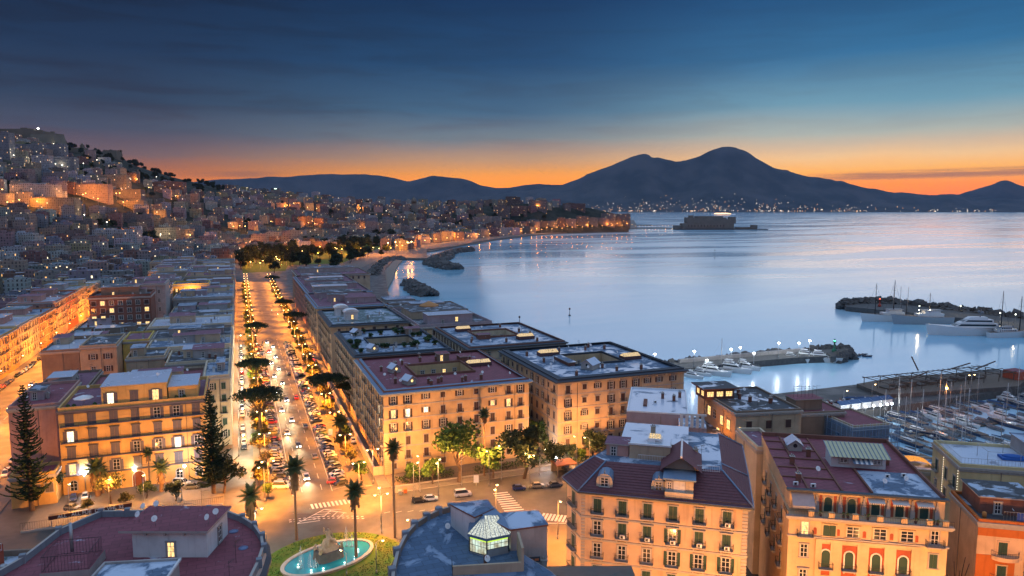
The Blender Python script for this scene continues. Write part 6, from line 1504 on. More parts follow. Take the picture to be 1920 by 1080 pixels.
# low roofs behind the ornate palazzo, with an orange glass roof
LO = block('low_house', 'low house with grey deck and an orange glowing glass roof beside the boats', 137, 122, 17, 10, 17, P_TAN, R_BLUE, rz=R(-33), cornice=.2, parapet=.5)
b = MB()
for i in range(9):
    a0 = math.pi * i / 9; a1 = math.pi * (i+1) / 9
    b.face([(-3.6*math.cos(a0), 0, 1.4*math.sin(a0)), (-3.6*math.cos(a1), 0, 1.4*math.sin(a1)), (-3.6*math.cos(a1), 4, 1.4*math.sin(a1)), (-3.6*math.cos(a0), 4, 1.4*math.sin(a0))], litpane('orange_lit_glass', (1.0, .38, .08), 1.3), True)
b.obj('glass_roof', LO, (11, 3, 17.05)); rooftop(LO, rn, 1, 1, 8, 9, 17, 5, P_BRICK)
for x in (1, 4): 
    b = MB(); b.lathe([(.45, 0), (.45, 1.4), (.1, 1.6)], plain('orange_tank', (.5, .2, .05)), 10); b.obj('water_tank', LO, (x, 8, 17))
# yellow house at the right edge with terrace
Y = block('yellow_corner_house', 'pale yellow corner house with string lights and blue covered pool on its terrace', 134.5, 98.1, 26, 15.5, 26, plaster('pale_yellow_plaster', (.58, .46, .25)), R_SNOW, rz=R(-33.6), cornice=.3, parapet=.6)
grid(Y, 'left', (.2, .55, .85), (20.8, 16.4, 12, 7.6), lambda r, c: rn.choice(['bare', 'closed+b', 'closed']), 1.2, 2.4, M_SHUT_GREEN)
grid(Y, 'front', (.12, .35, .6, .85), (20.8, 16.4, 12), lambda r, c: 'closed', 1.2, 2.4, M_SHUT_GREEN)
b = MB(); b.box(0, 0, 0, 4.6, 2.6, .5, plain('blue_cover', (.02, .10, .35))); b.lathe([(2.0, .5), (1.6, .8), (.2, .95)], plain('blue_cover', (.02, .10, .35)), 10, (2.3, 1.3, 0), 1, .6); b.obj('covered_pool', Y, (10, 6, 26.05))
b = MB(); mb_rail(b, [(.3, 15, 26.6), (.3, .3, 26.6), (25, .3, 26.6)], 1.2, M_STEEL, .6)
for x, y in ((6, 3), (12, 3), (6, 8), (12, 11)): b.tube((x, y, 26), (x, y, 28.6), .05, .05, M_STEEL, 5)
for p, q in (((6, 3), (12, 3)), ((6, 3), (6, 8)), ((6, 8), (12, 11)), ((12, 3), (12, 11))): b.tube((*p, 28.6), (*q, 28.6), .04, .04, M_STEEL, 4)
b.obj('pergola', Y); q = add_hut(Y, 15, 9, 26, 10, 6, 3.2, P_GREY, R_BLUE, lit=True); rooftop(Y, rn, 14, 1, 25, 8, 26.05, 6, P_GREY)
b = MB(); gm_ = glow('string_bulb', (1, .85, .6), 4)
for i in range(34): b.lathe([(.02, 0), (.07, .07), (.02, .14)], gm_, 5, (-.25, .2, 25.5 - i*.55)); b.lathe([(.02, 0), (.07, .07), (.02, .14)], gm_, 5, (-.25, 8.2, 25.5 - i*.5))
b.obj('string_lights', Y)
# orange and cream house, lower right corner
P_OR = plaster('orange_band_plaster', (.46, .13, .03)); O = block('orange_house', 'orange and cream striped house with green shutters and curved balconies in the corner', 117.8, 81.9, 26, 13, 24, P_PEACH, R_DARK, rz=R(-34), cornice=.25, parapet=.5, pm=P_OR)
b = MB(); b.box(0, -.08, 21.6, 26, -.001, 23, P_OR); b.box(0, -.08, 8, 6, -.001, 18.2, P_OR); b.box(11, -.08, 8, 16, -.001, 18.2, P_OR); b.obj('colour_band', O)
def round_balcony(par, x, z):
    def f():
        b = MB(); n = 10; pts = [(2.1*math.cos(math.pi + math.pi*i/n), -.05 - .05 + 1.15*math.sin(math.pi + math.pi*i/n), 0) for i in range(n+1)]
        for p, q in zip(pts, pts[1:]): b.face([(p[0], p[1], -.7), (q[0], q[1], -.7), (q[0], q[1], 0), (p[0], p[1], 0)], P_PEACH, True)
        b.face(pts, P_PEACH); mb_rail(b, pts, .9, step=.25); return b.data('balcony')
    put(wmesh('rbalc', f), 'balcony', par, (x, 0, z))
for x in (4, 8.8 + 1, 14.5, 20):
    for z in (18.4, 14.2, 10): add_window(O, 'closed', x, -.08 if x in (4, 14.5) and z < 18 else 0, z, 0, 1.4, 2.3, M_SHUT_GREEN, P_PEACH, True); round_balcony(O, x + .4, z - .1)
q = add_hut(O, 1.5, 4, 24, 9, 8, 3, P_BRICK, R_DARK); add_hut(O, 13, 6, 24, 10, 6, 3.2, P_WHITE, R_SNOW)
b = MB(); b.box(3, .3, .0, 12, .36, 2.0, plain('blue_tarp', (.015, .06, .32))); mb_rail(b, [(1, .3, 0), (14, .3, 0)], 2.0, M_STEEL, .5); b.obj('terrace_screen', O, (3, 0.2, 24))
b = MB(); b.lathe([(.35, 0), (.35, 1.0), (.1, 1.15)], plain('orange_tank', (.5, .2, .05)), 10); b.obj('water_tank', O, (1.6, 2.0, 24)); rooftop(O, rn, 2, 1, 24, 12, 24, 6, P_GREY)

# round terraced building, lower left
BZ = 27.0; RD = thing('round_terrace_house', 'round cornered house with red roof terrace and white penthouse, lower left', 'building', (0, 0, 0))
fp = [(-34, 90), (-3.5, 90), (-.8, 97), (.9, 103.5), (1.7, 108), (1.6, 112), (.6, 116.5), (-1.2, 120.3), (-3.6, 123.6), (-6.5, 125.8), (-12.5, 127.4), (-19.1, 129.5), (-23.2, 130.9), (-28.2, 125.5), (-31, 117), (-34, 112)]
b = MB(); b.prism(fp, 0, BZ - .01, P_GREY); b.obj('wall', RD)
b = MB(); b.face([(*p, BZ) for p in offs(fp, -.1)], R_RED); b.obj('roof', RD)
o1, i1 = offs(fp, .05), offs(fp, -.35); b = MB(); M_PARA = plaster('blue_grey_render', (.20, .22, .25))
for i in range(1, len(fp) - 1):
    j = i + 1
    b.face([(*o1[i], BZ - .4), (*o1[j], BZ - .4), (*o1[j], BZ + 1.0), (*o1[i], BZ + 1.0)], M_PARA); b.face([(*i1[j], BZ), (*i1[i], BZ), (*i1[i], BZ + 1.0), (*i1[j], BZ + 1.0)], M_PARA); b.face([(*o1[i], BZ + 1.0), (*o1[j], BZ + 1.0), (*i1[j], BZ + 1.0), (*i1[i], BZ + 1.0)], M_STONE)
    p = Vector(fp[i]); b.box(p.x - .4, p.y - .4, BZ, p.x + .4, p.y + .4, BZ + 1.35, M_PARA)
b.obj('parapet', RD)
o2, o3 = offs(fp, .3), offs(fp, 1.0); b = MB()
for i in range(1, len(fp) - 1):
    j = i + 1; b.face([(*o2[i], BZ - .6), (*o2[j], BZ - .6), (*o1[j], BZ - .1), (*o1[i], BZ - .1)], M_STONE); b.face([(*o3[i], BZ - 1.0), (*o3[j], BZ - 1.0), (*o2[j], BZ - .6), (*o2[i], BZ - .6)], M_DKZINC); b.face([(*o3[i], BZ - 1.6), (*o3[j], BZ - 1.6), (*o3[j], BZ - 1.0), (*o3[i], BZ - 1.0)], M_DKZINC)
b.obj('cornice', RD)
b = MB(); b.box(0, 0, 0, 10.9, 7.6, 4.0, P_WHITE, bottom=False); b.box(-1.6, -.7, 4.0, 11.4, 8.2, 4.35, P_GREY, top=R_RED)
for x in (2.2, 5, 7.8): b.box(x - .12, -.6, 3.55, x + .12, -.001, 4.0, P_GREY)
pent = b.obj('penthouse', RD, (-16.3, 113.2, BZ), R(-21)); add_window(pent, 'lit', 5.6, 0, .05, 0, 1.1, 2.3, detail=True, trim=P_GREY, sill=False); add_window(pent, 'bare', 10.9, 4.5, .3, math.pi/2, 1.2, 2.4, trim=P_GREY)
for x, y in ((-.2, 2.5), (.6, 6.4), (-.9, 5.5), (3, 1), (10.6, 1.5), (11, 3.5)): put(dish_mesh(), 'satellite_dish', pent, (x, y, 4.35), rn.uniform(-.6, .6))
put(aerial_mesh(), 'roof_aerial', pent, (7.5, 6.5, 4.35), .5)
b = MB(); b.box(0, 0, 0, 9.5, 6.5, 2.9, P_GREY, top=R_BLUE); b.box(-.3, -.3, 2.9, 9.8, 0, 3.2, P_GREY); b.box(-.3, 6.5, 2.9, 9.8, 6.8, 3.2, P_GREY); b.box(9.5, 0, 2.9, 9.8, 6.5, 3.2, P_WHITE); b.box(-.3, 0, 2.9, 0, 6.5, 3.2, P_GREY); b.obj('stair_block', RD, (-20.2, 99.5, BZ), R(-14))
b = MB(); b.box(0, 0, 0, 6.2, 6, 1.4, P_GREY, top=R_RED)
mb_rail(b, [(.2, .2, 1.4), (6, .2, 1.4), (6, 5.4, 1.4), (.2, 5.4, 1.4), (.2, .2, 1.4)], 2.2, step=.4); o = b.obj('railed_landing', RD, (-27.2, 109.5, BZ), R(-10))
b = MB(); b.tube((0, 0, 0), (0, 0, 5.4), .25, .22, M_STEEL, 9); b.obj('flue', RD, (-24.6, 116.2, BZ))
for x, y in ((-2.2, 106), (-3, 100)): put(aerial_mesh(), 'roof_aerial', RD, (x, y, BZ), 1.0)
for x, y in ((-2.6, 117), (-1.2, 110.5), (-3.6, 101)):
    b = MB(); b.lathe([(.75, 0), (.7, .08), (.1, .18)], plain('blue_roof_dome', (.12, .16, .28), .3), 10, (x, y, BZ + .01)); b.obj('roof_dome', RD)
# cluttered neighbour at the left edge
NB = block('terrace_house', 'cluttered house at the left edge with red striped stair and white tanks', -48, 112, 14, 16, 25, P_WHITE, R_GREEN, rz=R(-14), cornice=.2, parapet=.9, pm=P_BROWN)
b = MB(); b.face([(0, 0, 0), (7, 0, 3.6), (7, .3, 3.6), (0, .3, 0)], M_WHITE); b.box(0, .31, 0, 7, .4, 1.2, P_RED); b.face([(0, .42, 1.2), (7, .42, 1.2), (7, .42, 4.4), (0, .42, 1.3)], P_RED); mb_rail(b, [(0, 0, .1), (7, 0, 3.7)], 1.0, M_WHITE, .4); b.obj('stair', NB, (5, 10, 25))
for x, y in ((2, 8), (12, 8), (11, 5)):
    b = MB(); b.box(0, 0, 0, 1.6, 1.2, 1.7, M_WHITE); b.lathe([(.5, 0), (.5, .3), (.2, .5)], M_STEEL, 8, (.8, .6, 1.7)); b.obj('water_tank', NB, (x, y, 25))
b = MB()
for i in range(60): leafquad(b, Vector((rn.uniform(0, 8), rn.uniform(0, 1.5), rn.uniform(.2, 2.2))), .4, LF_DARK, rn)
b.obj('terrace_plants', NB, (1, 13, 25)); rooftop(NB, rn, 1, 1, 13, 6, 25, 5, P_WHITE)
# glass room terrace building, lower middle
TZ = 28.0; GT = thing('glass_room_house', 'blue roof terrace house with a lit hexagonal glass room, bottom middle', 'building', (0, 0, 0))
fp = [(14.6, 78), (39.5, 78), (38.6, 86), (34, 101.5), (34.6, 108.6), (31.2, 110.0), (28.9, 109.4), (26.5, 108.0), (24.0, 105.8), (21.9, 102.8), (19.6, 98.0), (17.8, 92.5), (16, 85)]
b = MB(); b.prism(fp, 0, TZ - .01, P_GREY); b.obj('wall', GT); b = MB(); b.face([(*p, TZ) for p in offs(fp, -.1)], roofing('blue_membrane', (.07, .13, .22), wet=(.16, .24, .36), amount=.52, scale=.2)); b.obj('roof', GT)
o1, i1 = offs(fp, .05), offs(fp, -.4); b = MB()
for i in range(5, len(fp)):
    j = (i + 1) % len(fp)
    b.face([(*o1[i], TZ - .9), (*o1[j], TZ - .9), (*o1[j], TZ + .9), (*o1[i], TZ + .9)], P_BROWN); b.face([(*i1[j], TZ), (*i1[i], TZ), (*i1[i], TZ + .9), (*i1[j], TZ + .9)], P_BROWN); b.face([(*o1[i], TZ + .9), (*o1[j], TZ + .9), (*i1[j], TZ + .9), (*i1[i], TZ + .9)], M_STONE)
    p = Vector(fp[i]); b.box(p.x - .5, p.y - .5, TZ, p.x + .5, p.y + .5, TZ + 1.25, M_PARA)
b.obj('parapet', GT); b = MB(); o3 = offs(fp, .8)
for i in range(5, len(fp)): j = (i + 1) % len(fp); b.face([(*o3[i], TZ - 1.3), (*o3[j], TZ - 1.3), (*o1[j], TZ - .7), (*o1[i], TZ - .7)], M_DKZINC); b.face([(*o3[i], TZ - 2.0), (*o3[j], TZ - 2.0), (*o3[j], TZ - 1.3), (*o3[i], TZ - 1.3)], M_DKZINC)
b.obj('cornice', GT)
c = G(918, 1027, TZ); rm_ = thing('x', 'x', 'x', (0, 0, 0)); bpy.data.objects.remove(rm_)
M_ROOMLIT = mat('lit_frosted_glass', lambda nt: (lambda n: nt.new('ShaderNodeEmission', inp={0: nt.mix(nt.mapr(n, .3, .7), (.95, .85, .55, 1), (.8, 1.0, .85, 1)), 1: nt.mapr(n, .3, .7, .35, 1.0)}).outputs[0])(nt.noise(nt.new('ShaderNodeTexCoord').outputs['Object'], .9, 2.0)))
b = MB(); hx = [(3.3*math.cos(R(a)), 3.0*math.sin(R(a))) for a in (-150, -95, -32, 28, 90, 150)]
hb = MB()
for i in range(6):
    p, q = Vector(hx[i]), Vector(hx[(i+1) % 6]); nrm = Vector(((q - p).y, -(q - p).x)).normalized()
    z0 = 1.1 if i == 1 else .25
    hb.face([(*p, z0), (*q, z0), (*q, 2.55), (*p, 2.55)], M_ROOMLIT)
    b.face([(*(p + nrm*.02), 0), (*(q + nrm*.02), 0), (*(q + nrm*.02), z0), (*(p + nrm*.02), z0)], P_GREY)
    for k in range(7):
        u = p.lerp(q, k / 6); b.tube((*(u + nrm*.03), z0), (*(u + nrm*.03), 2.55), .035 if k % 6 else .12, .035 if k % 6 else .12, M_DKZINC, 4, smooth=False)
    for z in (z0 + .05, z0 + (2.55 - z0)*.5): b.tube((*(p + nrm*.03), z), (*(q + nrm*.03), z), .035, .035, M_DKZINC, 4, smooth=False)
    if i in (0, 1):
        g_ = MB(); g_.face([(*(p + nrm*.06), 2.25), (*(q + nrm*.06), 2.25), (*(q + nrm*.06), 2.5), (*(p + nrm*.06), 2.5)], glow('green_strip', (.10, .8, .25) if i else (.6, .9, .1), 1.2)); g_.obj('green_light_strip', GT, (c.x, c.y, TZ), R(-21))
fr_ = b.obj('glass_room', GT, (c.x, c.y, TZ), R(-21)); hb.obj('glazing', fr_)
b = MB(); ho = [(p[0]*1.1, p[1]*1.1) for p in hx]; b.prism(ho, 2.55, 2.95, M_ZINC, bottom=True); b.obj('room_rim', GT, (c.x, c.y, TZ), R(-21))
b = MB(); ridge = [(-.8, .9), (1.2, .9)]; zz = 4.6; M_RG = litpane('lit_roof_glass', (.9, .95, .85), .9)
tops = [ridge[0], ridge[0], ridge[1], ridge[1], ridge[1], ridge[0]]
for i in range(6):
    j = (i+1) % 6; p, q, r_, t_ = ho[i], ho[j], tops[j], tops[i]
    b.face([(*p, 2.96), (*q, 2.96), (*r_, zz), (*t_, zz)] if r_ != t_ else [(*p, 2.96), (*q, 2.96), (*r_, zz)], M_RG if i in (0, 1, 2) else M_ZINC)
    for k in range(6): u = k/5; a_ = Vector(p).lerp(Vector(q), u); c_ = Vector(t_).lerp(Vector(r_), u); b.tube((*a_, 3.0), (*c_, zz + .04), .05, .05, M_ZINC, 4, smooth=False)
b.obj('glass_roof', GT, (c.x, c.y, TZ), R(-21))
def pent_from(name, px, z0, zs, wallm, roofm, over=.3):
    P = [G(x, y, z) for (x, y), z in zip(px, zs)]; b = MB(); n = len(P)
    for i in range(n):
        j = (i+1) % n; b.face([(P[i].x, P[i].y, z0), (P[j].x, P[j].y, z0), (P[j].x, P[j].y, P[j].z - .02), (P[i].x, P[i].y, P[i].z - .02)], wallm)
    cx_ = sum(p.x for p in P)/n; cy_ = sum(p.y for p in P)/n
    Q = [Vector((p.x + (p.x - cx_)*.06, p.y + (p.y - cy_)*.06, p.z)) for p in P]; b.face(Q, roofm); b.face([q + Vector((0, 0, -.25)) for q in reversed(Q)], P_BRICK)
    for i in range(n): j = (i+1) % n; b.face([Q[i] + Vector((0, 0, -.25)), Q[j] + Vector((0, 0, -.25)), Q[j], Q[i]], P_BRICK)
    return b.obj(name, GT)
pent_from('penthouse', [(845, 945), (890, 968), (925, 952), (913, 937)], TZ, (31.6, 32.6, 33.0, 32.0), P_WHITE, R_BLUE)
pent_from('penthouse', [(958, 992), (1026, 983), (1008, 957), (934, 962)], TZ - 20, (31.4, 31.4, 32.2, 32.2), P_GREY, R_BLUE)
pent_from('penthouse', [(905, 965), (955, 992), (945, 970), (925, 950)], TZ, (32.6, 31.6, 32.4, 33.0), P_GREY, M_ZINC)
b = MB(); b.box(-.9, 0, 0, .9, .1, .8, M_DKZINC); b.box(-.7, -.05, .25, -.1, -.001, .55, plain('orange_panel', (.5, .16, .06))); b.box(.1, -.05, .25, .7, -.001, .55, plain('orange_panel', (.5, .16, .06))); p = G(1003, 1050, 27); b.obj('wall_box', GT, (p.x - .4, p.y - .6, 27), R(-12))
p = G(905, 1068, TZ); b = MB(); b.box(-4.5, 0, 0, 5, .35, 1.3, P_TAN); b.box(5, 0, 0, 5.35, 5, 3.4, P_TAN); mb_rail(b, [(-4.5, -.2, 0), (-4.5, 3, 0)], 1.2, step=.3); b.obj('terrace_wall', GT, (p.x, p.y - 1.2, TZ), R(-14))
for x, y in ((912, 1062), (838, 1000)): p = G(x, y, TZ); put(dish_mesh(), 'satellite_dish', GT, tuple(p), .3)
b = MB(); b.box(-.2, -.2, 0, .2, .2, 1.4, P_BRICK); b.lathe([(.3, 1.4), (.05, 1.8)], P_BRICK, 6); p = G(910, 1062, TZ); b.obj('chimney', GT, (p.x, p.y, TZ))
# dark green roof below the cream palazzo
p0 = G(1022, 1078, 25); DG = thing('dark_roof_house', 'dark green hipped roof at the bottom edge below the cream palazzo', 'building', (p0.x, p0.y, 0), R(-20))
b = MB(); b.box(-2, -12, 0, 13, 4, 24, P_GREY); b.obj('wall', DG); b = MB(); M_DG = plain('dark_green_roofing', (.06, .085, .085), .7, var=.3, scale=.6)
q_ = [(-2.4, -12.4), (13.4, -12.4), (13.4, 4.4), (-2.4, 4.4)]
b.face([(-2.4, -12.4, 24), (13.4, -12.4, 24), (8, -4, 26.6), (3, -4, 26.6)], M_DG); b.face([(13.4, -12.4, 24), (13.4, 4.4, 24), (8, -4, 26.6)], M_DG); b.face([(13.4, 4.4, 24), (-2.4, 4.4, 24), (3, -4, 26.6), (8, -4, 26.6)], M_DG); b.face([(-2.4, 4.4, 24), (-2.4, -12.4, 24), (3, -4, 26.6)], M_DG); b.obj('roof', DG); put(chimney_mesh(P_GREY), 'chimney', DG, (0, 2.5, 24.5))
# bare twigs poking up at the lower right
p = G(1795, 1110, 30); TW = thing('bare_tree', 'bare dark twigs of a leafless tree at the bottom right edge', 'tree', (p.x, p.y, 0)); b = MB(); b.path([(0, 0, 0), (.3, 0, 15), (0, .2, 27)], .3, .14, M_DARKIRON, 6)
b.obj('trunk', TW); b = MB()
for dx, dz in ((-2.2, 6), (-1.0, 7.2), (.2, 5.8), (1.0, 7.4), (1.8, 6.4)): b.path([(0, .2, 27), (dx*.5, .1, 27 + dz*.4), (dx*.7 + .2, .2, 27 + dz*.75), (dx, 0, 27 + dz)], .10, .035, M_DARKIRON, 5)
b.obj('crown', TW)
# unseen mast lamps, added to brighten the near facades evenly
for x, y, e, lab in ((45, 88, 9, 'added mast lamp before the left half of the cream palazzo front'), (54, 80, 9, 'added mast lamp before the middle of the cream palazzo front'), (64, 73, 9, 'added mast lamp before the right end of the cream palazzo front'), (42, 112, 3.5, 'added lamp at the chamfered corner of the cream palazzo'), (80, 72, 7.5, 'added mast lamp before the left half of the ornate palazzo'), (90, 65, 7.5, 'added mast lamp before the right half of the ornate palazzo'), (108, 60, 8, 'added mast lamp before the orange house front'), (106, 88, 7, 'added mast lamp in the lane beside the yellow corner house')):
    street_lamp(x, y, 15.0, lab, e * KW * 0.68, AMBER, group='mast lamps added to light the near facades')

# ---------------------------------------------------------------- the city on the plain and the hill
def facade_fn(nt):
    tc = nt.new('ShaderNodeTexCoord'); p = tc.outputs['Object']; nn = tc.outputs['Normal']
    sp_ = nt.new('ShaderNodeSeparateXYZ', inp={0: p}); sn_ = nt.new('ShaderNodeSeparateXYZ', inp={0: nn})
    u = nt.math('SUBTRACT', nt.math('MULTIPLY', sp_.outputs[1], sn_.outputs[0]), nt.math('MULTIPLY', sp_.outputs[0], sn_.outputs[1]))
    uu = nt.math('DIVIDE', nt.math('ADD', u, 500), 3.1); vv = nt.math('DIVIDE', nt.math('ADD', sp_.outputs[2], 0.4), 3.6)
    fu = nt.math('ABSOLUTE', nt.math('SUBTRACT', nt.math('FRACT', uu), 0.5)); fv = nt.math('ABSOLUTE', nt.math('SUBTRACT', nt.math('FRACT', vv), 0.52))
    win = nt.math('MULTIPLY', nt.math('LESS_THAN', fu, 0.20), nt.math('LESS_THAN', fv, 0.29))
    vert = nt.math('LESS_THAN', nt.math('ABSOLUTE', sn_.outputs[2]), 0.3)
    win = nt.math('MULTIPLY', win, vert)
    at = nt.new('ShaderNodeAttribute', attribute_name='tint')
    cell = nt.new('ShaderNodeCombineXYZ', inp={0: nt.math('FLOOR', uu), 1: nt.math('FLOOR', vv), 2: nt.math('ADD', nt.math('MULTIPLY', at.outputs['Fac'], 91.7), nt.math('MULTIPLY', sn_.outputs[0], 3.1))})
    wn = nt.new('ShaderNodeTexWhiteNoise', noise_dimensions='3D', inp={0: cell.outputs[0]})
    lit = nt.math('MULTIPLY', win, nt.math('GREATER_THAN', wn.outputs[0], 0.972))
    g = nt.new('ShaderNodeNewGeometry'); dirt = nt.noise(g.outputs['Position'], 0.12, 4.0)
    base = nt.mix(1.0, at.outputs['Color'], nt.mix(dirt, (0.72, 0.72, 0.72, 1), (1.15, 1.15, 1.15, 1)), 'MULTIPLY')
    band = nt.math('MULTIPLY', nt.math('LESS_THAN', nt.math('FRACT', vv), 0.06), vert)
    base = nt.mix(nt.math('MULTIPLY', band, 0.35), base, (0.45, 0.42, 0.4, 1))
    w2 = nt.new('ShaderNodeTexWhiteNoise', noise_dimensions='3D', inp={0: nt.scalev(cell.outputs[0], 1.7, 2.3, 1.1)})
    tone = nt.ramp(w2.outputs[0], [(0.0, (0.03, 0.03, 0.036, 1)), (0.38, (0.07, 0.065, 0.065, 1)), (0.62, (0.15, 0.13, 0.12, 1)), (0.86, (0.22, 0.22, 0.23, 1))])
    blank = nt.math('GREATER_THAN', w2.outputs[0], 0.90)
    bal = nt.math('MULTIPLY', nt.math('MULTIPLY', nt.math('LESS_THAN', nt.math('ABSOLUTE', nt.math('SUBTRACT', nt.math('FRACT', vv), 0.2)), 0.07), nt.math('LESS_THAN', fu, 0.34)), nt.math('MULTIPLY', vert, nt.math('GREATER_THAN', nt.math('FRACT', nt.math('MULTIPLY', w2.outputs[0], 7.3)), 0.5)))
    cc = nt.mix(nt.math('MULTIPLY', win, nt.math('SUBTRACT', 1.0, blank)), base, tone)
    cc = nt.mix(nt.math('MULTIPLY', bal, 0.7), cc, (0.06, 0.06, 0.065, 1))
    warm = nt.mix(nt.math('GREATER_THAN', wn.outputs[0], 0.988), (1.0, 0.5, 0.14, 1), (1.0, 0.8, 0.5, 1))
    return bsdf(nt, cc, 0.8, 0.0, 0.3, emis=warm, estr=nt.math('MULTIPLY', lit, 2.2))
M_FAC = mat('city_facade', facade_fn)
CR = [roofing('city_roof_a', (0.14, 0.09, 0.09), amount=.5), R_BLUE, roofing('city_roof_b', (.17, .16, .17), amount=.46), R_DARK, R_SNOW]
TINT = {'cream': (.38, .36, .32), 'grey': (.25, .27, .31), 'pink': (.36, .27, .26), 'white': (.48, .49, .52), 'ochre': (.40, .32, .21), 'brick red': (.24, .13, .11), 'tan': (.33, .29, .25), 'dusty brown': (.19, .16, .155)}
def city_box(b, cols, w, d, h, tint, roof, rnd, z0=-8.0):
    n0 = len(b.f); b.box(-w/2, -d/2, z0, w/2, d/2, h, M_FAC, top=roof, bottom=False)
    b.box(-w/2, -d/2, h, w/2, -d/2 + .4, h + .8, M_FAC, bottom=False); b.box(-w/2, d/2 - .4, h, w/2, d/2, h + .8, M_FAC, bottom=False)
    b.box(-w/2, -d/2 + .4, h, -w/2 + .4, d/2 - .4, h + .8, M_FAC, bottom=False); b.box(w/2 - .4, -d/2 + .4, h, w/2, d/2 - .4, h + .8, M_FAC, bottom=False)
    for _ in range(rnd.randint(1, 3)):
        ww = rnd.uniform(.15, .45)*w; dd = rnd.uniform(.2, .5)*d; x = rnd.uniform(-w/2 + .6, w/2 - ww - .6); y = rnd.uniform(-d/2 + .6, d/2 - dd - .6); b.box(x, y, h, x + ww, y + dd, h + rnd.uniform(1.6, 3.4), M_FAC, top=rnd.choice(CR), bottom=False)
    if rnd.random() < .5: x = rnd.uniform(-w/2, w/2)*.8; y = rnd.uniform(-d/2, d/2)*.8; b.box(x, y, h, x + .7, y + .5, h + 1.8, M_FAC, bottom=False)
    cols += [tuple(v*.72 for v in tint)]*(len(b.f) - n0)
def city_obj(b, cols, name):
    me = b.data(name); ca = me.color_attributes.new('tint', 'FLOAT_COLOR', 'CORNER'); buf = []
    for pl_, c_ in zip(me.polygons, cols): buf += [c_[0], c_[1], c_[2], 1.0]*pl_.loop_total
    ca.data.foreach_set('color', buf); return put(me, name)
rk = random.Random(101)
def blocked(X, Y):
    if -135 < X < 40 and Y < 640: return True
    if 38 <= X < 130 and Y < 660: return True
    if -90 < X < -2 and Y < 860: return True
    if -34 < X < 75 and Y < 1000: return True        # boulevard and square
    return False
zf = [(q.x, q.y) for q in (G(735, 487), G(800, 466), G(960, 443), G(1120, 430), G(1190, 427))]
def sea_side(X, Y):
    """distance inland from the seafront line, negative in the water"""
    xc, yc = w2cam(X, Y); q = 960 + 1350*xc/max(yc, 1)
    if q < 640: return 999
    yline = lerpl([(640, 515), (700, 495), (735, 487), (800, 466), (960, 443), (1120, 430), (1190, 427), (1300, 426)], q)
    dl = CAMZ*1350.0/max(6.0, yline - 390.0); return yc - dl
far = [(10, 368, 2), (25, 362, 1), (20, 394, 3), (3, 388, 2), (42, 389, 2), (75, 391, 3), (90, 391, 2), (110, 390, 3), (130, 389, 3), (145, 390, 2), (165, 374, 3), (180, 373, 2), (160, 377, 2), (205, 372, 2), (222, 374, 3), (228, 373, 2), (243, 371, 2), (258, 369, 3), (270, 366, 2), (282, 361, 2), (104, 278, 1), (30, 301, 1), (40, 301, 1), (50, 311, 1), (66, 312, 1), (88, 315, 1), (108, 317, 1), (120, 320, 1), (135, 322, 1), (97, 308, 1), (160, 316, 1), (172, 328, 1), (185, 309, 1), (260, 345, 2), (248, 346, 1), (296, 340, 1), (235, 390, 3), (246, 387, 2), (262, 391, 2), (188, 385, 2), (332, 376, 2), (297, 418, 3), (163, 416, 1), (205, 430, 1), (240, 456, 2), (247, 456, 2), (305, 452, 3), (320, 449, 3), (338, 451, 3), (360, 452, 2), (440, 435, 2), (452, 433, 2), (462, 434, 2), (580, 426, 3), (587, 423, 3), (592, 428, 2), (677, 397, 3), (535, 394, 3), (540, 392, 2), (552, 388, 3), (578, 396, 2), (595, 398, 2), (510, 424, 2), (695, 436, 4), (698, 438, 3), (725, 402, 1), (1008, 393, 2)]
FARP = [HIT(x, y + 1) for x, y, e in far]
FARC = [w2cam(P.x, P.y) for P in FARP]
spots = []
d = 470.0
while d < 2560:
    step = 21 + d*0.008; half = 0.74*d
    xc = -half
    while xc < 420 + 0.0*d:
        X, Y = cam2w(xc + rk.uniform(-5, 5), d + rk.uniform(-6, 6)); q = 960 + 1350*xc/d
        xc += step*rk.uniform(.9, 1.35)
        if q < -60 or q > 1170 or blocked(X, Y): continue
        si = sea_side(X, Y)
        if si < 95 + (60 if q < 900 else 0): continue
        if 447 < q < 625 and d < 1270 or 625 <= q < 720 and d < 1500: continue
        xa, ya = w2cam(X, Y)
        if any(abs(xa - fx) < 15 and -75 < ya - fy < 12 for fx, fy in FARC): continue
        z = terrain(X, Y)
        if d > lerpl(RIDGE_D, q) + 60: continue
        steep = terrain(*cam2w(xc, d + 40)) - z
        green = mnoise.noise(Vector((X*0.006, Y*0.006, 4.0)))
        if steep > 9 and green > -0.05 and q > 60: continue
        if q < 620 and d > lerpl(RIDGE_D, q) - 330 and 110 < q < 420: continue
        if rk.random() < 0.06: continue
        spots.append((d, q, X, Y, max(z, 0.0)))
    d += step*rk.uniform(0.85, 1.15)
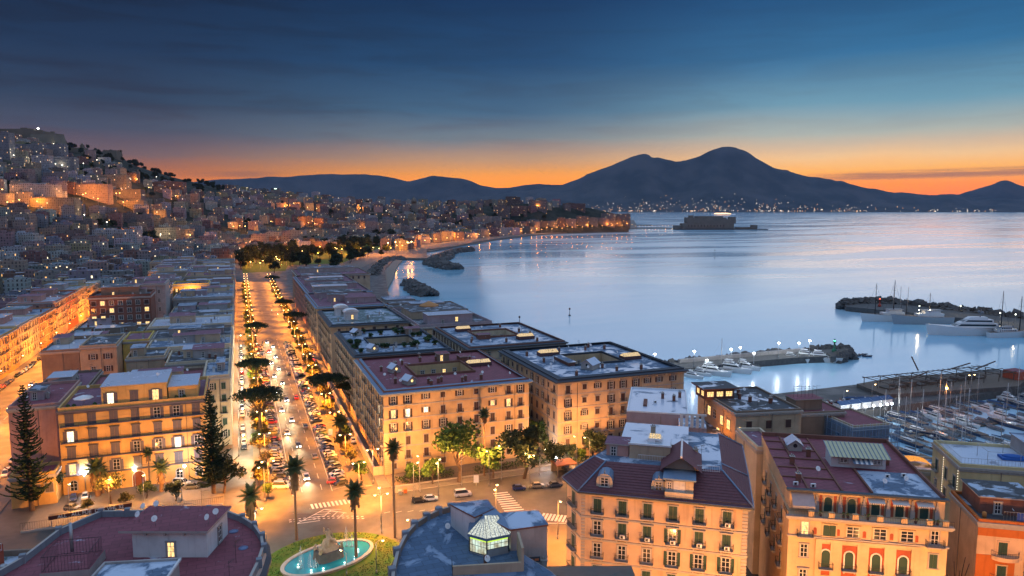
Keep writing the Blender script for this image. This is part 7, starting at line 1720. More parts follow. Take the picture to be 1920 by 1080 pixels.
# the 280 that show largest are things of their own, the rest of the far town is one mass
spots.sort(key=lambda s_: s_[0])
tn = list(TINT)
def size_for(d): return rk.uniform(12, 22) + d*.003, rk.uniform(11, 18) + d*.002, rk.uniform(12, 20) + (6 if rk.random() < .12 else 0)
counts = {}
mass = MB(); mcols = []
for i, (d, q, X, Y, z) in enumerate(spots):
    w, dp_, h = size_for(d); c_ = rk.choice(tn); t_ = tuple(v*rk.uniform(.85, 1.15) for v in TINT[c_]); rz = rk.choice([0, 0, 0, R(-20), R(18), R(-35)]) + rk.uniform(-.08, .08); rf = rk.choice(CR)
    if i < 280:
        b = MB(); cl = []; city_box(b, cl, w, dp_, h, t_, rf, rk); o = city_obj(b, cl, 'town_house'); o.location = (X, Y, z); o.rotation_euler = (0, 0, rz)
        zone = 'at the left edge' if q < 70 else 'below the hill' if q < 180 else 'behind the side street' if q < 320 else 'behind the boulevard' if q < 460 else 'behind the park'
        dist = 'near' if d < 640 else 'middle' if d < 860 else 'far'
        k = counts.get((zone, dist, c_), 0); counts[zone, dist, c_] = k + 1
        tag(o, f'{nth(k)} {c_} flat roofed town house, {dist} ranks {zone}', 'building', 'flat roofed town houses')
    else:
        mass.xf = Matrix.Translation((X, Y, z)) @ Matrix.Rotation(rz, 4, 'Z'); city_box(mass, mcols, w, dp_, h, t_, rf, rk)
print('CITY', len(spots))
o = city_obj(mass, mcols, 'hillside_houses'); tag(o, 'mass of small far houses covering the hill and the old town', 'houses', kind='stuff')
# big rows one can tell apart on the slope: (left px, right px, foot px y, storeys height px, colour, words)
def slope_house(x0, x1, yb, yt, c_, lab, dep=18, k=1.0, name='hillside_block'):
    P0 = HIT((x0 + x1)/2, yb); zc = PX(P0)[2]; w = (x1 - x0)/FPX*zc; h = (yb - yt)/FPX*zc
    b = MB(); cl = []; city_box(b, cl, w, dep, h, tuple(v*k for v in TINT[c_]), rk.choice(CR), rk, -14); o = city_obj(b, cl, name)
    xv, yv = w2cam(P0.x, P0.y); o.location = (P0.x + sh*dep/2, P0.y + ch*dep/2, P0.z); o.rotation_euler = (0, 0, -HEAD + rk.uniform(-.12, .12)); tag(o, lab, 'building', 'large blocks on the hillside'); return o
for a in ((20, 105, 376, 347, 'white', 'long white hillside block with balcony bands above the lit street, left'), (128, 202, 372, 346, 'pink', 'long pinkish hillside palazzo right of the white block'), (18, 56, 344, 318, 'pink', 'pale pink high block on the upper slope at left'), (82, 118, 345, 325, 'pink', 'pink block between two dark tree clumps on the slope'), (60, 92, 318, 293, 'white', 'white block over the row of upper lamps'),
          (92, 140, 320, 296, 'grey', 'grey stepped block over the row of upper lamps'), (22, 46, 312, 297, 'cream', 'cream lit terrace block at the top left road'), (0, 20, 300, 250, 'grey', 'tall grey block under the fortress at the left edge'), (26, 80, 292, 272, 'grey', 'grey rows just under the fortress wall'), (85, 120, 296, 272, 'grey', 'grey block right under the fortress corner'), (170, 235, 352, 330, 'ochre', 'ochre block in the middle of the slope'),
          (205, 265, 377, 356, 'dusty brown', 'dim brown block right of the pinkish palazzo'), (30, 140, 395, 372, 'ochre', 'ochre row washed by orange lamps across the slope'), (220, 268, 392, 377, 'ochre', 'glowing yellow house front on the lower slope'), (0, 55, 436, 408, 'tan', 'tan block at the far left with dark windows'), (5, 50, 448, 430, 'pink', 'low pink house with pale roof at the left edge'), (105, 172, 436, 415, 'dusty brown', 'wide dark block with long shadowed storeys'), (175, 256, 462, 432, 'white', 'white block with lit yellow flank before the dark trees'), (135, 185, 470, 445, 'pink', 'pink flat block in front of the white one'), (290, 330, 452, 428, 'ochre', 'ochre house over the floodlit yard'), (280, 345, 362, 342, 'brick red', 'dull red palazzo row below the ridge end'), (250, 285, 424, 404, 'pink', 'pink block right of the dark wide block')):
    slope_house(*a)
# lit palazzi along the park and the seafront
rows_ = [(285, 318, 484, 458, 'pink'), (318, 352, 482, 455, 'cream'), (352, 384, 480, 453, 'pink'), (384, 412, 478, 452, 'cream'), (412, 446, 476, 450, 'tan'), (472, 500, 468, 440, 'pink'), (500, 522, 468, 436, 'cream'), (522, 545, 466, 434, 'pink'), (545, 570, 466, 433, 'cream'), (570, 604, 462, 431, 'ochre'), (618, 634, 450, 431, 'pink'), (635, 650, 450, 428, 'grey'), (650, 666, 448, 426, 'cream'), (667, 682, 448, 430, 'pink'), (684, 708, 446, 417, 'pink'), (709, 735, 446, 420, 'tan'), (735, 750, 442, 421, 'cream'), (751, 768, 442, 424, 'pink'), (768, 784, 440, 416, 'cream'), (785, 800, 440, 420, 'pink'), (800, 814, 438, 412, 'white'), (815, 828, 438, 418, 'grey'), (828, 846, 436, 420, 'cream'), (847, 865, 436, 423, 'tan')]
xx = 868
while xx < 1150:
    w_ = rk.uniform(12, 24); yb_ = 434 - (xx - 868)*.042; rows_.append((xx, xx + w_ - 1, yb_, yb_ - rk.uniform(11, 19), rk.choice(['grey', 'dusty brown', 'tan', 'pink', 'grey', 'brick red']))); xx += w_
for i, (x0, x1, yb, yt, c_) in enumerate(rows_):
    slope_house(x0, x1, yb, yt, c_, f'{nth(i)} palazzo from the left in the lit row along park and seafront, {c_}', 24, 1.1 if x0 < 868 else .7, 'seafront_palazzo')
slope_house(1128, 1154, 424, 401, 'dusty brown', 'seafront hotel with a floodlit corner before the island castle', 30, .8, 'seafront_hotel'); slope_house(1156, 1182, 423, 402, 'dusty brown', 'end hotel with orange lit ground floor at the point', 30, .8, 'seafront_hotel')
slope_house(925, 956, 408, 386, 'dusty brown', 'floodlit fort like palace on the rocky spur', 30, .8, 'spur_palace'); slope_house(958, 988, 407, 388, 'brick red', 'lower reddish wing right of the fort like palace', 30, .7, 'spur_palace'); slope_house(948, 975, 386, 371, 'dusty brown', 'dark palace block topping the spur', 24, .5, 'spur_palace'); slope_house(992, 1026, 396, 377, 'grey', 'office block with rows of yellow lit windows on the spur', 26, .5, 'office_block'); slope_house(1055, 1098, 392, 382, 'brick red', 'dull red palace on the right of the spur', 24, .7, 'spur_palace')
# landmarks: fortress, monastery, slim tower, church dome
def plateau(name, lab, cat, x, yb, px, parts):
    P0 = HIT(x, yb); zc = PX(P0)[2]; o = thing(name, lab, cat, tuple(P0), -HEAD); return o, zc/FPX
M_FORT = plain('tufa_stone', (.15, .14, .11), .95, var=.3, scale=.05)
o, m_ = plateau('fortress', 'dark fortress with sloping green lit bastion crowning the hill', 'fortress', 55, 268, 0, 0)
b = MB(); b.prism([(-60*m_, 0), (46*m_, 0), (49*m_, 40), (-60*m_, 40)], -20, 18*m_, M_FORT)
b.prism([(-60*m_, 1), (10*m_, 1), (10*m_, 39), (-60*m_, 39)], 18*m_, 26*m_, M_FORT); b.prism([(10*m_, 1), (26*m_, 1), (26*m_, 39), (10*m_, 39)], 18*m_, 22*m_, M_FORT); b.box(-16*m_, 2, 26*m_, -4*m_, 20, 28*m_, M_FORT); b.box(40*m_, 1, 18*m_, 46*m_, 8, 21*m_, M_FORT); b.obj('wall', o)
b = MB(); b.face([(0, -14, -24), (52*m_, -14, -24), (46*m_, -.1, 16*m_), (4*m_, -.1, 16*m_)], M_FORT); b.face([(52*m_, -14, -24), (62*m_, 30, -24), (49*m_, 40, 16*m_), (46*m_, -.1, 16*m_)], M_FORT); b.obj('bastion', o)
pointlamp(o, -10, 16000, (.75, 1.0, .35), 2, 22*m_, -42)
b = MB(); b.tube((0, 0, 0), (0, 0, 4), .3, .3, M_STEEL, 5); b.lathe([(.3, 4), (2.6, 6), (2.6, 7.2), (.3, 9)], glow('beacon_white', (1, .98, .9), 8), 10); b.obj('beacon_lamp', o, (17*m_, 3, 22*m_))
o, m_ = plateau('monastery', 'low monastery with small bell turret on the ridge right of the fortress', 'monastery', 175, 290, 0, 0)
b = MB(); b.box(-50*m_, 0, -16, 43*m_, 30, 6*m_, M_FORT); b.box(-50*m_, 2, 6*m_, -18*m_, 22, 13*m_, M_FORT); b.box(-26*m_, 4, 13*m_, -21*m_, 14, 18*m_, M_FORT); b.box(-12*m_, 2, 6*m_, 4*m_, 18, 9*m_, M_FORT); b.box(18*m_, .5, 6*m_, 43*m_, 20, 8*m_, M_FORT); b.lathe([(2.5*m_, 0), (1.5*m_, 2*m_), (.2*m_, 4*m_)], M_FORT, 8, (-23.5*m_, 9, 18*m_)); b.obj('wall', o)
def tower(x, yb, yt, w, lab, name='tower_block', mt=None):
    P0 = HIT(x, yb); zc = PX(P0)[2]; m_ = zc/FPX; o = thing(name, lab, 'tower', tuple(P0), -HEAD); mt = mt or plain('dark_tower_cladding', (.06, .075, .09), .5, var=.3, scale=.1); b = MB(); h = (yb - yt)*m_
    b.box(-w*m_/2, 0, -10, w*m_/2, w*m_*.8, h, mt)
    for i in range(int(h/4)): b.box(-w*m_/2 - .1, -.15, i*4, w*m_/2 + .1, -.01, i*4 + 1.2, M_STONE)
    b.obj('wall', o); return o, m_, h
o, m_, h = tower(516, 372, 353, 15, 'dark flat topped tower block on the skyline left of centre')
b = MB(); b.box(-2, -.6, h - 3, 6, -.3, h - .5, glow('tower_sign', (.7, 1.0, .8), 3)); b.obj('lit_sign', o)
o, m_, h = tower(776, 395, 380, 9, 'slender church tower with dark dome on the skyline', 'church_tower', M_FORT)
b = MB(); b.lathe([(5*m_, 0), (5*m_, 3*m_), (4.2*m_, 6*m_), (2.2*m_, 8.5*m_), (.6*m_, 9.4*m_), (.4*m_, 12*m_)], M_FORT, 12, (0, 3*m_, h)); b.obj('dome', o)
# trees on the slopes and in the park
fl = [broadleaf(61, 13, 6.5, LF_DARK, .8, .9), broadleaf(62, 10, 7.5, LF_DARK, .8, .9), broadleaf(63, 16, 5.5, LF_ARAU, .7, .9)]
park = [(495, 487), (510, 482), (528, 478), (470, 486), (540, 470), (560, 482), (585, 476), (600, 470), (575, 466), (592, 462), (610, 468), (545, 488), (640, 462), (660, 460), (690, 458), (625, 472), (675, 465), (710, 455), (480, 495), (505, 500), (735, 455), (722, 449), (605, 452), (650, 450), (705, 447), (655, 474), (690, 470), (780, 447), (760, 450), (640, 478), (465, 500), (530, 495), (452, 505), (515, 512), (745, 444), (800, 443), (458, 492), (475, 478), (490, 474), (520, 470), (535, 475), (550, 472), (568, 470), (555, 462), (580, 460), (618, 478), (600, 476), (586, 486), (565, 490), (498, 498), (484, 490), (630, 468), (646, 471), (668, 475), (480, 483), (512, 488)]
for i, (x, y) in enumerate(park): P = HIT(x, y); plant_tree('park_tree', two(fl[i % 3]), (P.x, P.y, P.z), f'{nth(i)} dark park tree of the wood beyond the boulevard', rz=i, sc_=rk.uniform(1.0, 1.6) * (1.25 if y < 470 else 1), group='park trees beyond the boulevard')
i = len(park)
while i < 150:
    q = rk.uniform(448, 760); d = rk.uniform(870, 1560); X, Y = cam2w((q - 960)/1350*d, d)
    if sea_side(X, Y) < 55 or (-6 < X < 40 and Y < 760) or 38 < X < 112 and Y < 665 or d > 78*1350/(lerpl([(445, 474), (604, 462), (735, 446), (860, 437)], q) - 390) - 18: continue
    plant_tree('park_tree', two(fl[i % 3]), (X, Y, -.2), f'{nth(i)} dark park tree of the wood beyond the boulevard', rz=i, sc_=rk.uniform(.8, 1.5), group='park trees beyond the boulevard'); i += 1
pk = [G(x, y, 0) for x, y in ((455, 512), (535, 508), (540, 497), (640, 494), (720, 462), (800, 448), (740, 446), (604, 462), (450, 474))]
b = MB(); b.face([(p.x, p.y, .05) for p in pk], M_LAWN); struct(b.obj('park_ground'))
k = 0
for _ in range(900):
    q = rk.uniform(-20, 1120); d = rk.uniform(1150, 2500); X, Y = cam2w((q - 960)/1350*d, d)
    if sea_side(X, Y) < 120: continue
    z = terrain(X, Y); st_ = terrain(*cam2w((q - 960)/1350*(d + 40), d + 40)) - z
    g_ = mnoise.noise(Vector((X*.006, Y*.006, 4.0)))
    if not ((st_ > 8 and g_ > -.05) or (d > lerpl(RIDGE_D, q) - 340 and 100 < q < 420) or rk.random() < .05): continue
    if k >= 230: break
    plant_tree('hill_tree', two(fl[k % 3]), (X, Y, z - .5), f'{nth(k)} dark tree among the hillside houses', rz=k, sc_=rk.uniform(.8, 1.5), group='dark trees on the hillside'); k += 1
for (x, y, s_) in ((285, 458, 1.5), (275, 452, 1.2), (60, 335, 1.3), (72, 338, 1.4), (160, 335, 1.3), (150, 340, 1.2), (50, 445, 1.2), (296, 462, 1.0), (268, 336, 1.5), (112, 435, 1.1)):
    P = HIT(x, y); plant_tree('hill_tree', two(fl[k % 3]), (P.x, P.y, P.z - .5), f'{nth(k)} dark tree among the hillside houses', rz=k, sc_=s_, group='dark trees on the hillside'); k += 1
# lamps of the far streets
for i, (x, y, e) in enumerate(far):
    P = FARP[i]; white = e == 1 or 290 < x < 345 and y > 440
    street_lamp(P.x - sh*6, P.y - ch*6, 10, f'{nth(i)} far {"white" if white else "orange"} lamp among the hillside houses', e*(.9 if white else 4.5)*KW, WARMW if white else SODIUM, glow('far_white_bulb', (1, .9, .7), 12) if white else GL_FAR, 'globe', z=P.z, group='far lamps of the hillside town', rad=.8).scale = (2.6, 2.6, 1.2)
def big(o, k): o.scale = (k, k, k)
for i in range(60):   # the park and boulevard end
    x = rk.uniform(452, 640); y = rk.uniform(466, 506)
    if x > 560 and y > 485: continue
    P = HIT(x, y); o = street_lamp(P.x, P.y, 7.0, f'{nth(i)} orange lamp among the park trees', 7*KW, SODIUM, GL_FAR, 'globe', z=P.z, group='lamps among the park trees', rad=.6).scale = (2, 2, 1.1)
for i in range(58):   # the seafront promenade
    q = 600 + (1185 - 600)*(i/57)**.9; yl = lerpl([(600, 476), (660, 494 - 14), (700, 478), (735, 476), (800, 459), (960, 440.5), (1120, 429.5), (1190, 427)], q); P = HIT(q, yl - (0 if i % 2 else 2.5))
    o = street_lamp(P.x, P.y, 9.0, f'{nth(i)} orange lamp from the left along the seafront drive', (13 if q < 900 else 4)*KW, SODIUM, GL_FAR, 'globe', z=P.z, group='lamps along the seafront drive', rad=.7); o.scale = (2.2, 2.2, 1.1)
for i, (x, y) in enumerate(((742, 474.5), (728, 477), (765, 476), (772, 474))): P = HIT(x, y + 3); o = street_lamp(P.x, P.y, 13.0, f'{nth(i)} bright orange mast light at the seafront slip', 10*KW, SODIUM, glow('mast_light', (1, .6, .2), 40), 'globe', group='mast lights at the seafront slip', rad=1.2); big(o, 1.6)
# seafront road, beach, breakwaters
def strip(name, pts, w, z, mt, z0=-6):
    b = MB(); L = []; R_ = []
    for i, p in enumerate(pts):
        a = Vector(pts[max(0, i-1)][:2]); c = Vector(pts[min(len(pts)-1, i+1)][:2]); d_ = (c - a).normalized(); n_ = Vector((-d_.y, d_.x)); p = Vector(p[:2]); ww = w[i] if isinstance(w, (list, tuple)) else w; L.append(p + n_*ww/2); R_.append(p - n_*ww/2)
    for i in range(len(pts) - 1):
        b.face([(*R_[i], z), (*R_[i+1], z), (*L[i+1], z), (*L[i], z)], mt); b.face([(*L[i], z), (*L[i+1], z), (*L[i+1], z0), (*L[i], z0)], mt); b.face([(*R_[i+1], z), (*R_[i], z), (*R_[i], z0), (*R_[i+1], z0)], mt)
    b.face([(*L[0], z), (*L[0], z0), (*R_[0], z0), (*R_[0], z)], mt); b.face([(*R_[-1], z), (*R_[-1], z0), (*L[-1], z0), (*L[-1], z)], mt)
    return struct(b.obj(name))
def pxs(l, z=0.0): return [tuple(G(x, y, z)) for x, y in l]
strip('seafront_road', pxs([(640, 512), (668, 497), (700, 483), (738, 473), (800, 461), (880, 450), (960, 443), (1050, 435), (1120, 430.5), (1186, 427.5)]), 30, 0.2, M_PAVE)
strip('beach_sand', pxs([(708, 540), (715, 522), (716, 507), (724, 496), (736, 488)], -1), [20, 26, 34, 34, 30], -0.9, plain('grey_sand', (.20, .17, .14), .95))
def rocks(name, pts, w, z, lab, n, rs=(1.2, 2.6)):
    b = MB(); rr = random.Random(len(pts)*7 + n)
    for i in range(n):
        t_ = rr.random()*(len(pts) - 1); k_ = int(t_); p = Vector(pts[k_]).lerp(Vector(pts[min(k_+1, len(pts)-1)]), t_ - k_); off = rr.uniform(-1, 1); ww = (w[min(k_, len(w)-1)] if isinstance(w, (list, tuple)) else w)/2
        d_ = (Vector(pts[min(k_+1, len(pts)-1)]) - Vector(pts[k_])).normalized(); s_ = rr.uniform(*rs); c_ = p + Vector((-d_.y, d_.x, 0))*off*ww; c_.z = SEA + (z - SEA)*(1 - off*off)*rr.uniform(.7, 1.05)
        m3 = Matrix.Rotation(rr.uniform(0, 6), 3, Vector((rr.gauss(0,1), rr.gauss(0,1), rr.gauss(0,1))).normalized()); pts8 = [m3 @ Vector((x*s_*rr.uniform(.7, 1.1), y*s_*rr.uniform(.7, 1.1), z_*s_*rr.uniform(.6, 1))) + c_ for x in (-1, 1) for y in (-1, 1) for z_ in (-1, 1)]
        for f in ((0,1,3,2), (4,6,7,5), (0,4,5,1), (2,3,7,6), (0,2,6,4), (1,5,7,3)): b.face([pts8[v] for v in f], M_ROCK)
    return tag(b.obj(name), lab, 'breakwater')
rocks('breakwater', pxs([(700, 520), (706, 505), (718, 494), (735, 487), (756, 486)], -2), 16, 1.5, 'curved bank of boulders between beach and seafront road', 240, (1.5, 3.2))
rocks('breakwater', pxs([(886, 470), (850, 473), (832, 481), (815, 492), (818, 496), (835, 501), (852, 504)], -2), [16, 20, 30, 30, 26, 22], 2.2, 'hooked breakwater of dark rocks off the seafront', 420, (2, 4.2))
rocks('breakwater', pxs([(768, 532), (780, 540), (796, 551), (806, 554)], -2), [18, 24, 18, 10], 2.4, 'short dark rock bank behind the waterside palazzo', 220, (1.2, 2.6))
strip('slip_quay', pxs([(745, 482), (790, 483), (815, 482)]), 40, 0.3, M_PAVE)
strip('seawall_quay', pxs([(1060, 436), (1000, 440), (930, 448), (850, 461), (800, 470)]), 12, -1.2, M_ROCK)
# island castle
P = G(1330, 431, SEA); m_ = PX(P)[2]/FPX; o = thing('island_castle', 'dark castle on its islet before the volcano', 'castle', tuple(P), -HEAD)
M_CAST = plain('castle_tufa', (.15, .13, .105), .95, var=.3, scale=.06)
b = MB(); b.prism([(-66*m_, 20), (-40*m_, -6), (46*m_, -6), (60*m_, 20), (40*m_, 60), (-50*m_, 60)], -6, 3*m_, M_ROCK); b.prism([(46*m_, 4), (112*m_, 10), (112*m_, 24), (46*m_, 30)], -6, 1.5*m_, M_ROCK); b.obj('rock', o)
b = MB(); b.box(-50*m_, 0, 2, 46*m_, 50, 12*m_, M_CAST); b.box(-42*m_, 2, 12*m_, 32*m_, 48, 23*m_, M_CAST); b.box(-38*m_, 1, 23*m_, -30*m_, 20, 27*m_, M_CAST); b.box(-24*m_, 6, 23*m_, 26*m_, 40, 25.5*m_, M_CAST); b.box(32*m_, 4, 12*m_, 50*m_, 40, 20*m_, M_CAST); b.box(38*m_, 6, 20*m_, 50*m_, 30, 24*m_, M_CAST); b.box(-64*m_, 10, 2, -50*m_, 40, 8*m_, M_CAST); b.box(80*m_, 12, 2, 92*m_, 22, 9*m_, M_CAST); b.box(50*m_, 12, 2, 80*m_, 20, 5*m_, M_CAST)
for i in range(12): b.box((-40 + i*6)*m_, -.4, 6*m_, (-38.6 + i*6)*m_, -.01, 9*m_, M_GLASS)
b.obj('wall', o)
strip('causeway', pxs([(1186, 427.5), (1230, 427), (1275, 427.5)], -1), 16, .2, M_PAVE)
for i in range(13): P = G(1192 + i*6.2, 426.5, .2); street_lamp(P.x, P.y, 6, f'{nth(i)} lamp from the left on the castle causeway', .6*KW, WARMW if i % 3 else SODIUM, GL_FAR, 'globe', group='lamps on the castle causeway', rad=.6)
strip('harbour_mole', [tuple(AT(1170, 403, 3400)), tuple(AT(1222, 403.5, 3380))], 20, .5, M_ROCK)
# ships out in the bay
def ship(x, y, L, lab, rz=0.0, lit=3.0):
    P = G(x, y, SEA); o = thing('lit_ship', lab, 'ship', tuple(P), -HEAD + rz); b = MB(); h = L*.032; w = L*.06
    b.face([(-L/2, -w, 0), (L*.46, -w, 0), (L/2, -w*.2, h), (-L/2, -w, h)], M_WHITE); b.face([(L*.46, w, 0), (-L/2, w, 0), (-L/2, w, h), (L/2, w*.2, h)], M_WHITE); b.face([(-L/2, -w, h), (L/2, -w*.2, h), (L/2, w*.2, h), (-L/2, w, h)], M_WHITE); b.face([(-L/2, w, 0), (-L/2, -w, 0), (-L/2, -w, h), (-L/2, w, h)], M_WHITE); b.obj('hull', o)
    b = MB(); b.box(-L*.42, -w*.8, h, L*.3, w*.8, h*1.7, M_WHITE); b.box(-L*.36, -w*.7, h*1.7, L*.2, w*.7, h*2.2, M_WHITE); b.box(-L*.1, -w*.3, h*2.2, 0, w*.3, h*3, M_WHITE); b.obj('superstructure', o)
    b = MB(); g_ = glow('ship_lights', (1, .55, .2), lit); b.box(-L*.41, -w*.84, h*1.15, L*.28, -w*.801, h*1.5, g_); b.box(-L*.35, -w*.74, h*1.8, L*.18, -w*.701, h*2.05, g_); b.obj('lit_windows', o)
ship(1357, 402.5, 290, 'long brightly lit ferry passing behind the island castle', 0, 7); ship(1777, 397.5, 90, 'small lit ship near the far shore, left of two', 0, 9); ship(1834, 396.8, 110, 'small lit ship near the far shore, right of two', 0, 9)
def buoy(x, y, h, lab):
    P = G(x, y, SEA); o = thing('channel_marker', lab, 'buoy', tuple(P)); b = MB(); b.lathe([(.9, -.4), (1.0, .6), (.25, .9)], M_DARKIRON, 8); b.obj('float', o); b = MB(); b.tube((0, 0, .8), (0, 0, h), .22, .16, M_DARKIRON, 6); b.lathe([(.1, h - .2), (.75, h + .5), (.75, h + 1.1), (.1, h + 1.7)], M_DARKIRON, 8); b.obj('pole', o)
buoy(1340, 484, 12, 'lone channel marker in open water below the castle'); buoy(974, 607, 4, 'left one of the twin markers off the waterside palazzo'); buoy(1068, 592, 4.5, 'right one of the twin markers off the waterside palazzo')

# ---------------------------------------------------------------- marina
rm = random.Random(31)
b = MB(); mole = [(132, 284), (200, 289), (250, 290.5), (271, 290), (289, 286.5), (303, 289), (313, 296), (314, 301), (308, 305.5), (283, 304.5), (248, 305), (199, 302), (132, 297)]
struct(tri_poly('mole_quay', mole, -6, 0.3, M_PAVE, M_ROCK))
b = MB(); b.prism([(205, 300.2), (283, 300.6), (283, 301.8), (205, 301.6)], .3, 2.2, P_GREY); tag(b.obj('parapet_wall'), 'low parapet wall along the outer side of the lamp lit mole', 'wall')
rocks('breakwater', [(285, 303, 0), (306, 304, 0), (314, 299, 0), (303, 289, 0), (288, 286, 0)], 7, 1.0, 'rock armour round the head of the lamp lit mole', 170, (.8, 1.8)); rocks('breakwater', [(135, 299, 0), (200, 304, 0), (283, 306.5, 0)], 6, .8, 'rock armour along the sea side of the lamp lit mole', 200, (.8, 1.6))
struct(tri_poly('outer_mole', [(456, 441), (446, 428), (455, 404), (472, 370), (476, 330), (462, 300), (440, 235), (560, 180), (540, 260), (512, 330), (505, 378), (500, 414), (486, 438)], -6, .8, M_ROCK, M_ROCK))
rocks('breakwater', [(452, 436, 0), (462, 442, 0), (490, 436, 0), (504, 414, 0), (510, 372, 0), (520, 320, 0), (545, 240, 0)], [10, 12, 10, 12, 14, 16], 3.0, 'rocky outer mole behind the large yachts', 520, (1.2, 2.8))
for i, x in enumerate((1227, 1301, 1325, 1370, 1387, 1413, 1459, 1497, 1517)):
    y = (696, 688, 692, 684, 684, 682, 671, 669, 668)[i]; hh = (8, 7.5, 4, 7.5, 8.5, 5, 7.5, 7, 8)[i]; P = G(x, y, .3); street_lamp(P.x, P.y, hh, f'{nth(i)} cool white lamp from the left along the mole', (4, 4, 1, 3, 2, 1, 4, 3, 3)[i]*KW*.18, COOLW, GL_COOL, 'globe', z=.3, group='cool white lamps along the mole', rad=.5).scale = (1.7, 1.7, 1)
for i, (x, y) in enumerate(((1723, 590), (1722, 598), (1743, 598), (1800, 590), (1874, 604), (1903, 607))): P = G(x, y, .8); street_lamp(P.x, P.y, 6, f'{nth(i)} pale lamp from the left on the outer mole', .25*KW, WARMW, glow('mole_bulb', (.95, 1, .8), 9), 'globe', z=.8, group='pale lamps on the outer mole', rad=.5)
def beacon(x, y, z, c_, lab):
    P = G(x, y, z); o = thing('harbour_beacon', lab, 'beacon', tuple(P)); mt = plain('beacon_' + c_, {'green': (.02, .14, .09), 'red': (.4, .05, .03)}[c_]); b = MB(); b.lathe([(1.3, 0), (1.2, 1.6), (.5, 1.9), (.42, 5.2), (1.0, 5.4), (1.0, 5.7)], mt, 10); b.obj('tower', o)
    b = MB(); b.lathe([(.35, 5.7), (.4, 6.6), (.6, 6.7), (.1, 7.3)], mt, 8); b.obj('lantern', o); b = MB(); b.lathe([(.1, 6.0), (.44, 6.1), (.44, 6.4), (.1, 6.5)], glow('beacon_glow_' + c_, (.1, 1, .5) if c_ == 'green' else (1, .15, .08), 8), 8); b.obj('lens', o)
beacon(1564, 660, .3, 'green', 'green beacon tower at the head of the lamp lit mole'); beacon(1649, 575, .8, 'red', 'red beacon tower at the tip of the outer mole')
M_HULLW = plain('white_hull', (.62, .62, .62), .35, var=.05); M_HULLB = plain('navy_hull', (.03, .05, .10), .35); M_HULLG = plain('grey_hull', (.17, .18, .20), .4); M_COVER = plain('blue_boat_cover', (.03, .07, .16), .8); M_COVERG = plain('grey_boat_cover', (.11, .12, .14), .8); M_TEAK = plain('teak_deck', (.12, .085, .06), .7); M_MAST = plain('mast_alloy', (.42, .40, .38), .4, .4); M_HULLR = plain('red_hull', (.42, .03, .02), .4)
def hull(b, L, Wd, fb, mt, deck, sheer=.25, transom=.8):
    """bow towards +x, waterline at 0"""
    n = 8; secs = []
    for i in range(n + 1):
        u = i/n; x = -L/2 + L*u; w = Wd/2*(transom + (1 - transom)*min(1, u*2.5))*(1 - max(0, (u - .5)/.5)**2.2); zt = fb*(1 + sheer*u*u*2); x2 = x + (L*.05*u*u)
        secs.append([(x, 0, -.5), (x, -w*.72, -.1), (x2, -w, zt), (x2, w, zt), (x, w*.72, -.1)])
    for p, q in zip(secs, secs[1:]):
        b.face([p[0], q[0], q[1], p[1]], mt, True); b.face([p[1], q[1], q[2], p[2]], mt, True); b.face([p[3], q[3], q[4], p[4]], mt, True); b.face([p[4], q[4], q[0], p[0]], mt, True); b.face([p[2], q[2], q[3], p[3]], deck)
    b.face(secs[0], mt)
def cabin(b, x0, x1, w, z0, z1, mt, rake=.5, glass=True):
    h = z1 - z0; P0 = [(x0, -w/2, z0), (x1, -w/2*.8, z0), (x1, w/2*.8, z0), (x0, w/2, z0)]; P1 = [(x0 + h*.1, -w/2*.85, z1), (x1 - h*rake*2, -w/2*.66, z1), (x1 - h*rake*2, w/2*.66, z1), (x0 + h*.1, w/2*.85, z1)]
    for i in range(4): j = (i+1) % 4; b.face([P0[i], P0[j], P1[j], P1[i]], mt)
    b.face(P1, mt)
    if glass:
        for i in (0, 1, 2):
            j = (i+1) % 4; lerp = lambda a, c_, u: Vector(a).lerp(Vector(c_), u); A0 = lerp(P0[i], P1[i], .42); A1 = lerp(P0[j], P1[j], .42); B0 = lerp(P0[i], P1[i], .82); B1 = lerp(P0[j], P1[j], .82); cen = Vector(((x0+x1)/2, 0, (z0+z1)/2))
            pts = [A0.lerp(A1, .06), A0.lerp(A1, .94), B0.lerp(B1, .94), B0.lerp(B1, .06)]; b.face([p + (p - cen)*.015 for p in pts], M_GLASS)
def motor_yacht(L, mt=M_HULLW):
    hb = MB(); W = L*.27; hull(hb, L, W, L*.10, mt, M_HULLW); cb = MB(); z = L*.11
    cabin(cb, -L*.28, L*.30, W*.74, z, z + L*.10, M_HULLW, .9); cabin(cb, -L*.24, L*.10, W*.6, z + L*.10, z + L*.16, M_HULLW, .7); cb.box(-L*.22, -W*.25, z + L*.20, -L*.02, W*.25, z + L*.212, M_HULLW)
    for x in (-L*.2, -L*.06):
        for y in (-W*.22, W*.22): cb.tube((x, y, z + L*.15), (x, y, z + L*.20), .05, .05, M_STEEL, 4)
    cb.tube((-L*.12, 0, z + L*.21), (-L*.14, 0, z + L*.29), .07, .04, M_STEEL, 5); rb_ = MB(); mb_rail(rb_, [(L*.1, -W*.45, L*.125), (L*.35, -W*.26, L*.14), (L*.5, 0, L*.155), (L*.35, W*.26, L*.14), (L*.1, W*.45, L*.125)], .8, M_STEEL, 1.2)
    return [('hull', hb.data('hull')), ('cabin', cb.data('cabin')), ('railing', rb_.data('railing'))]
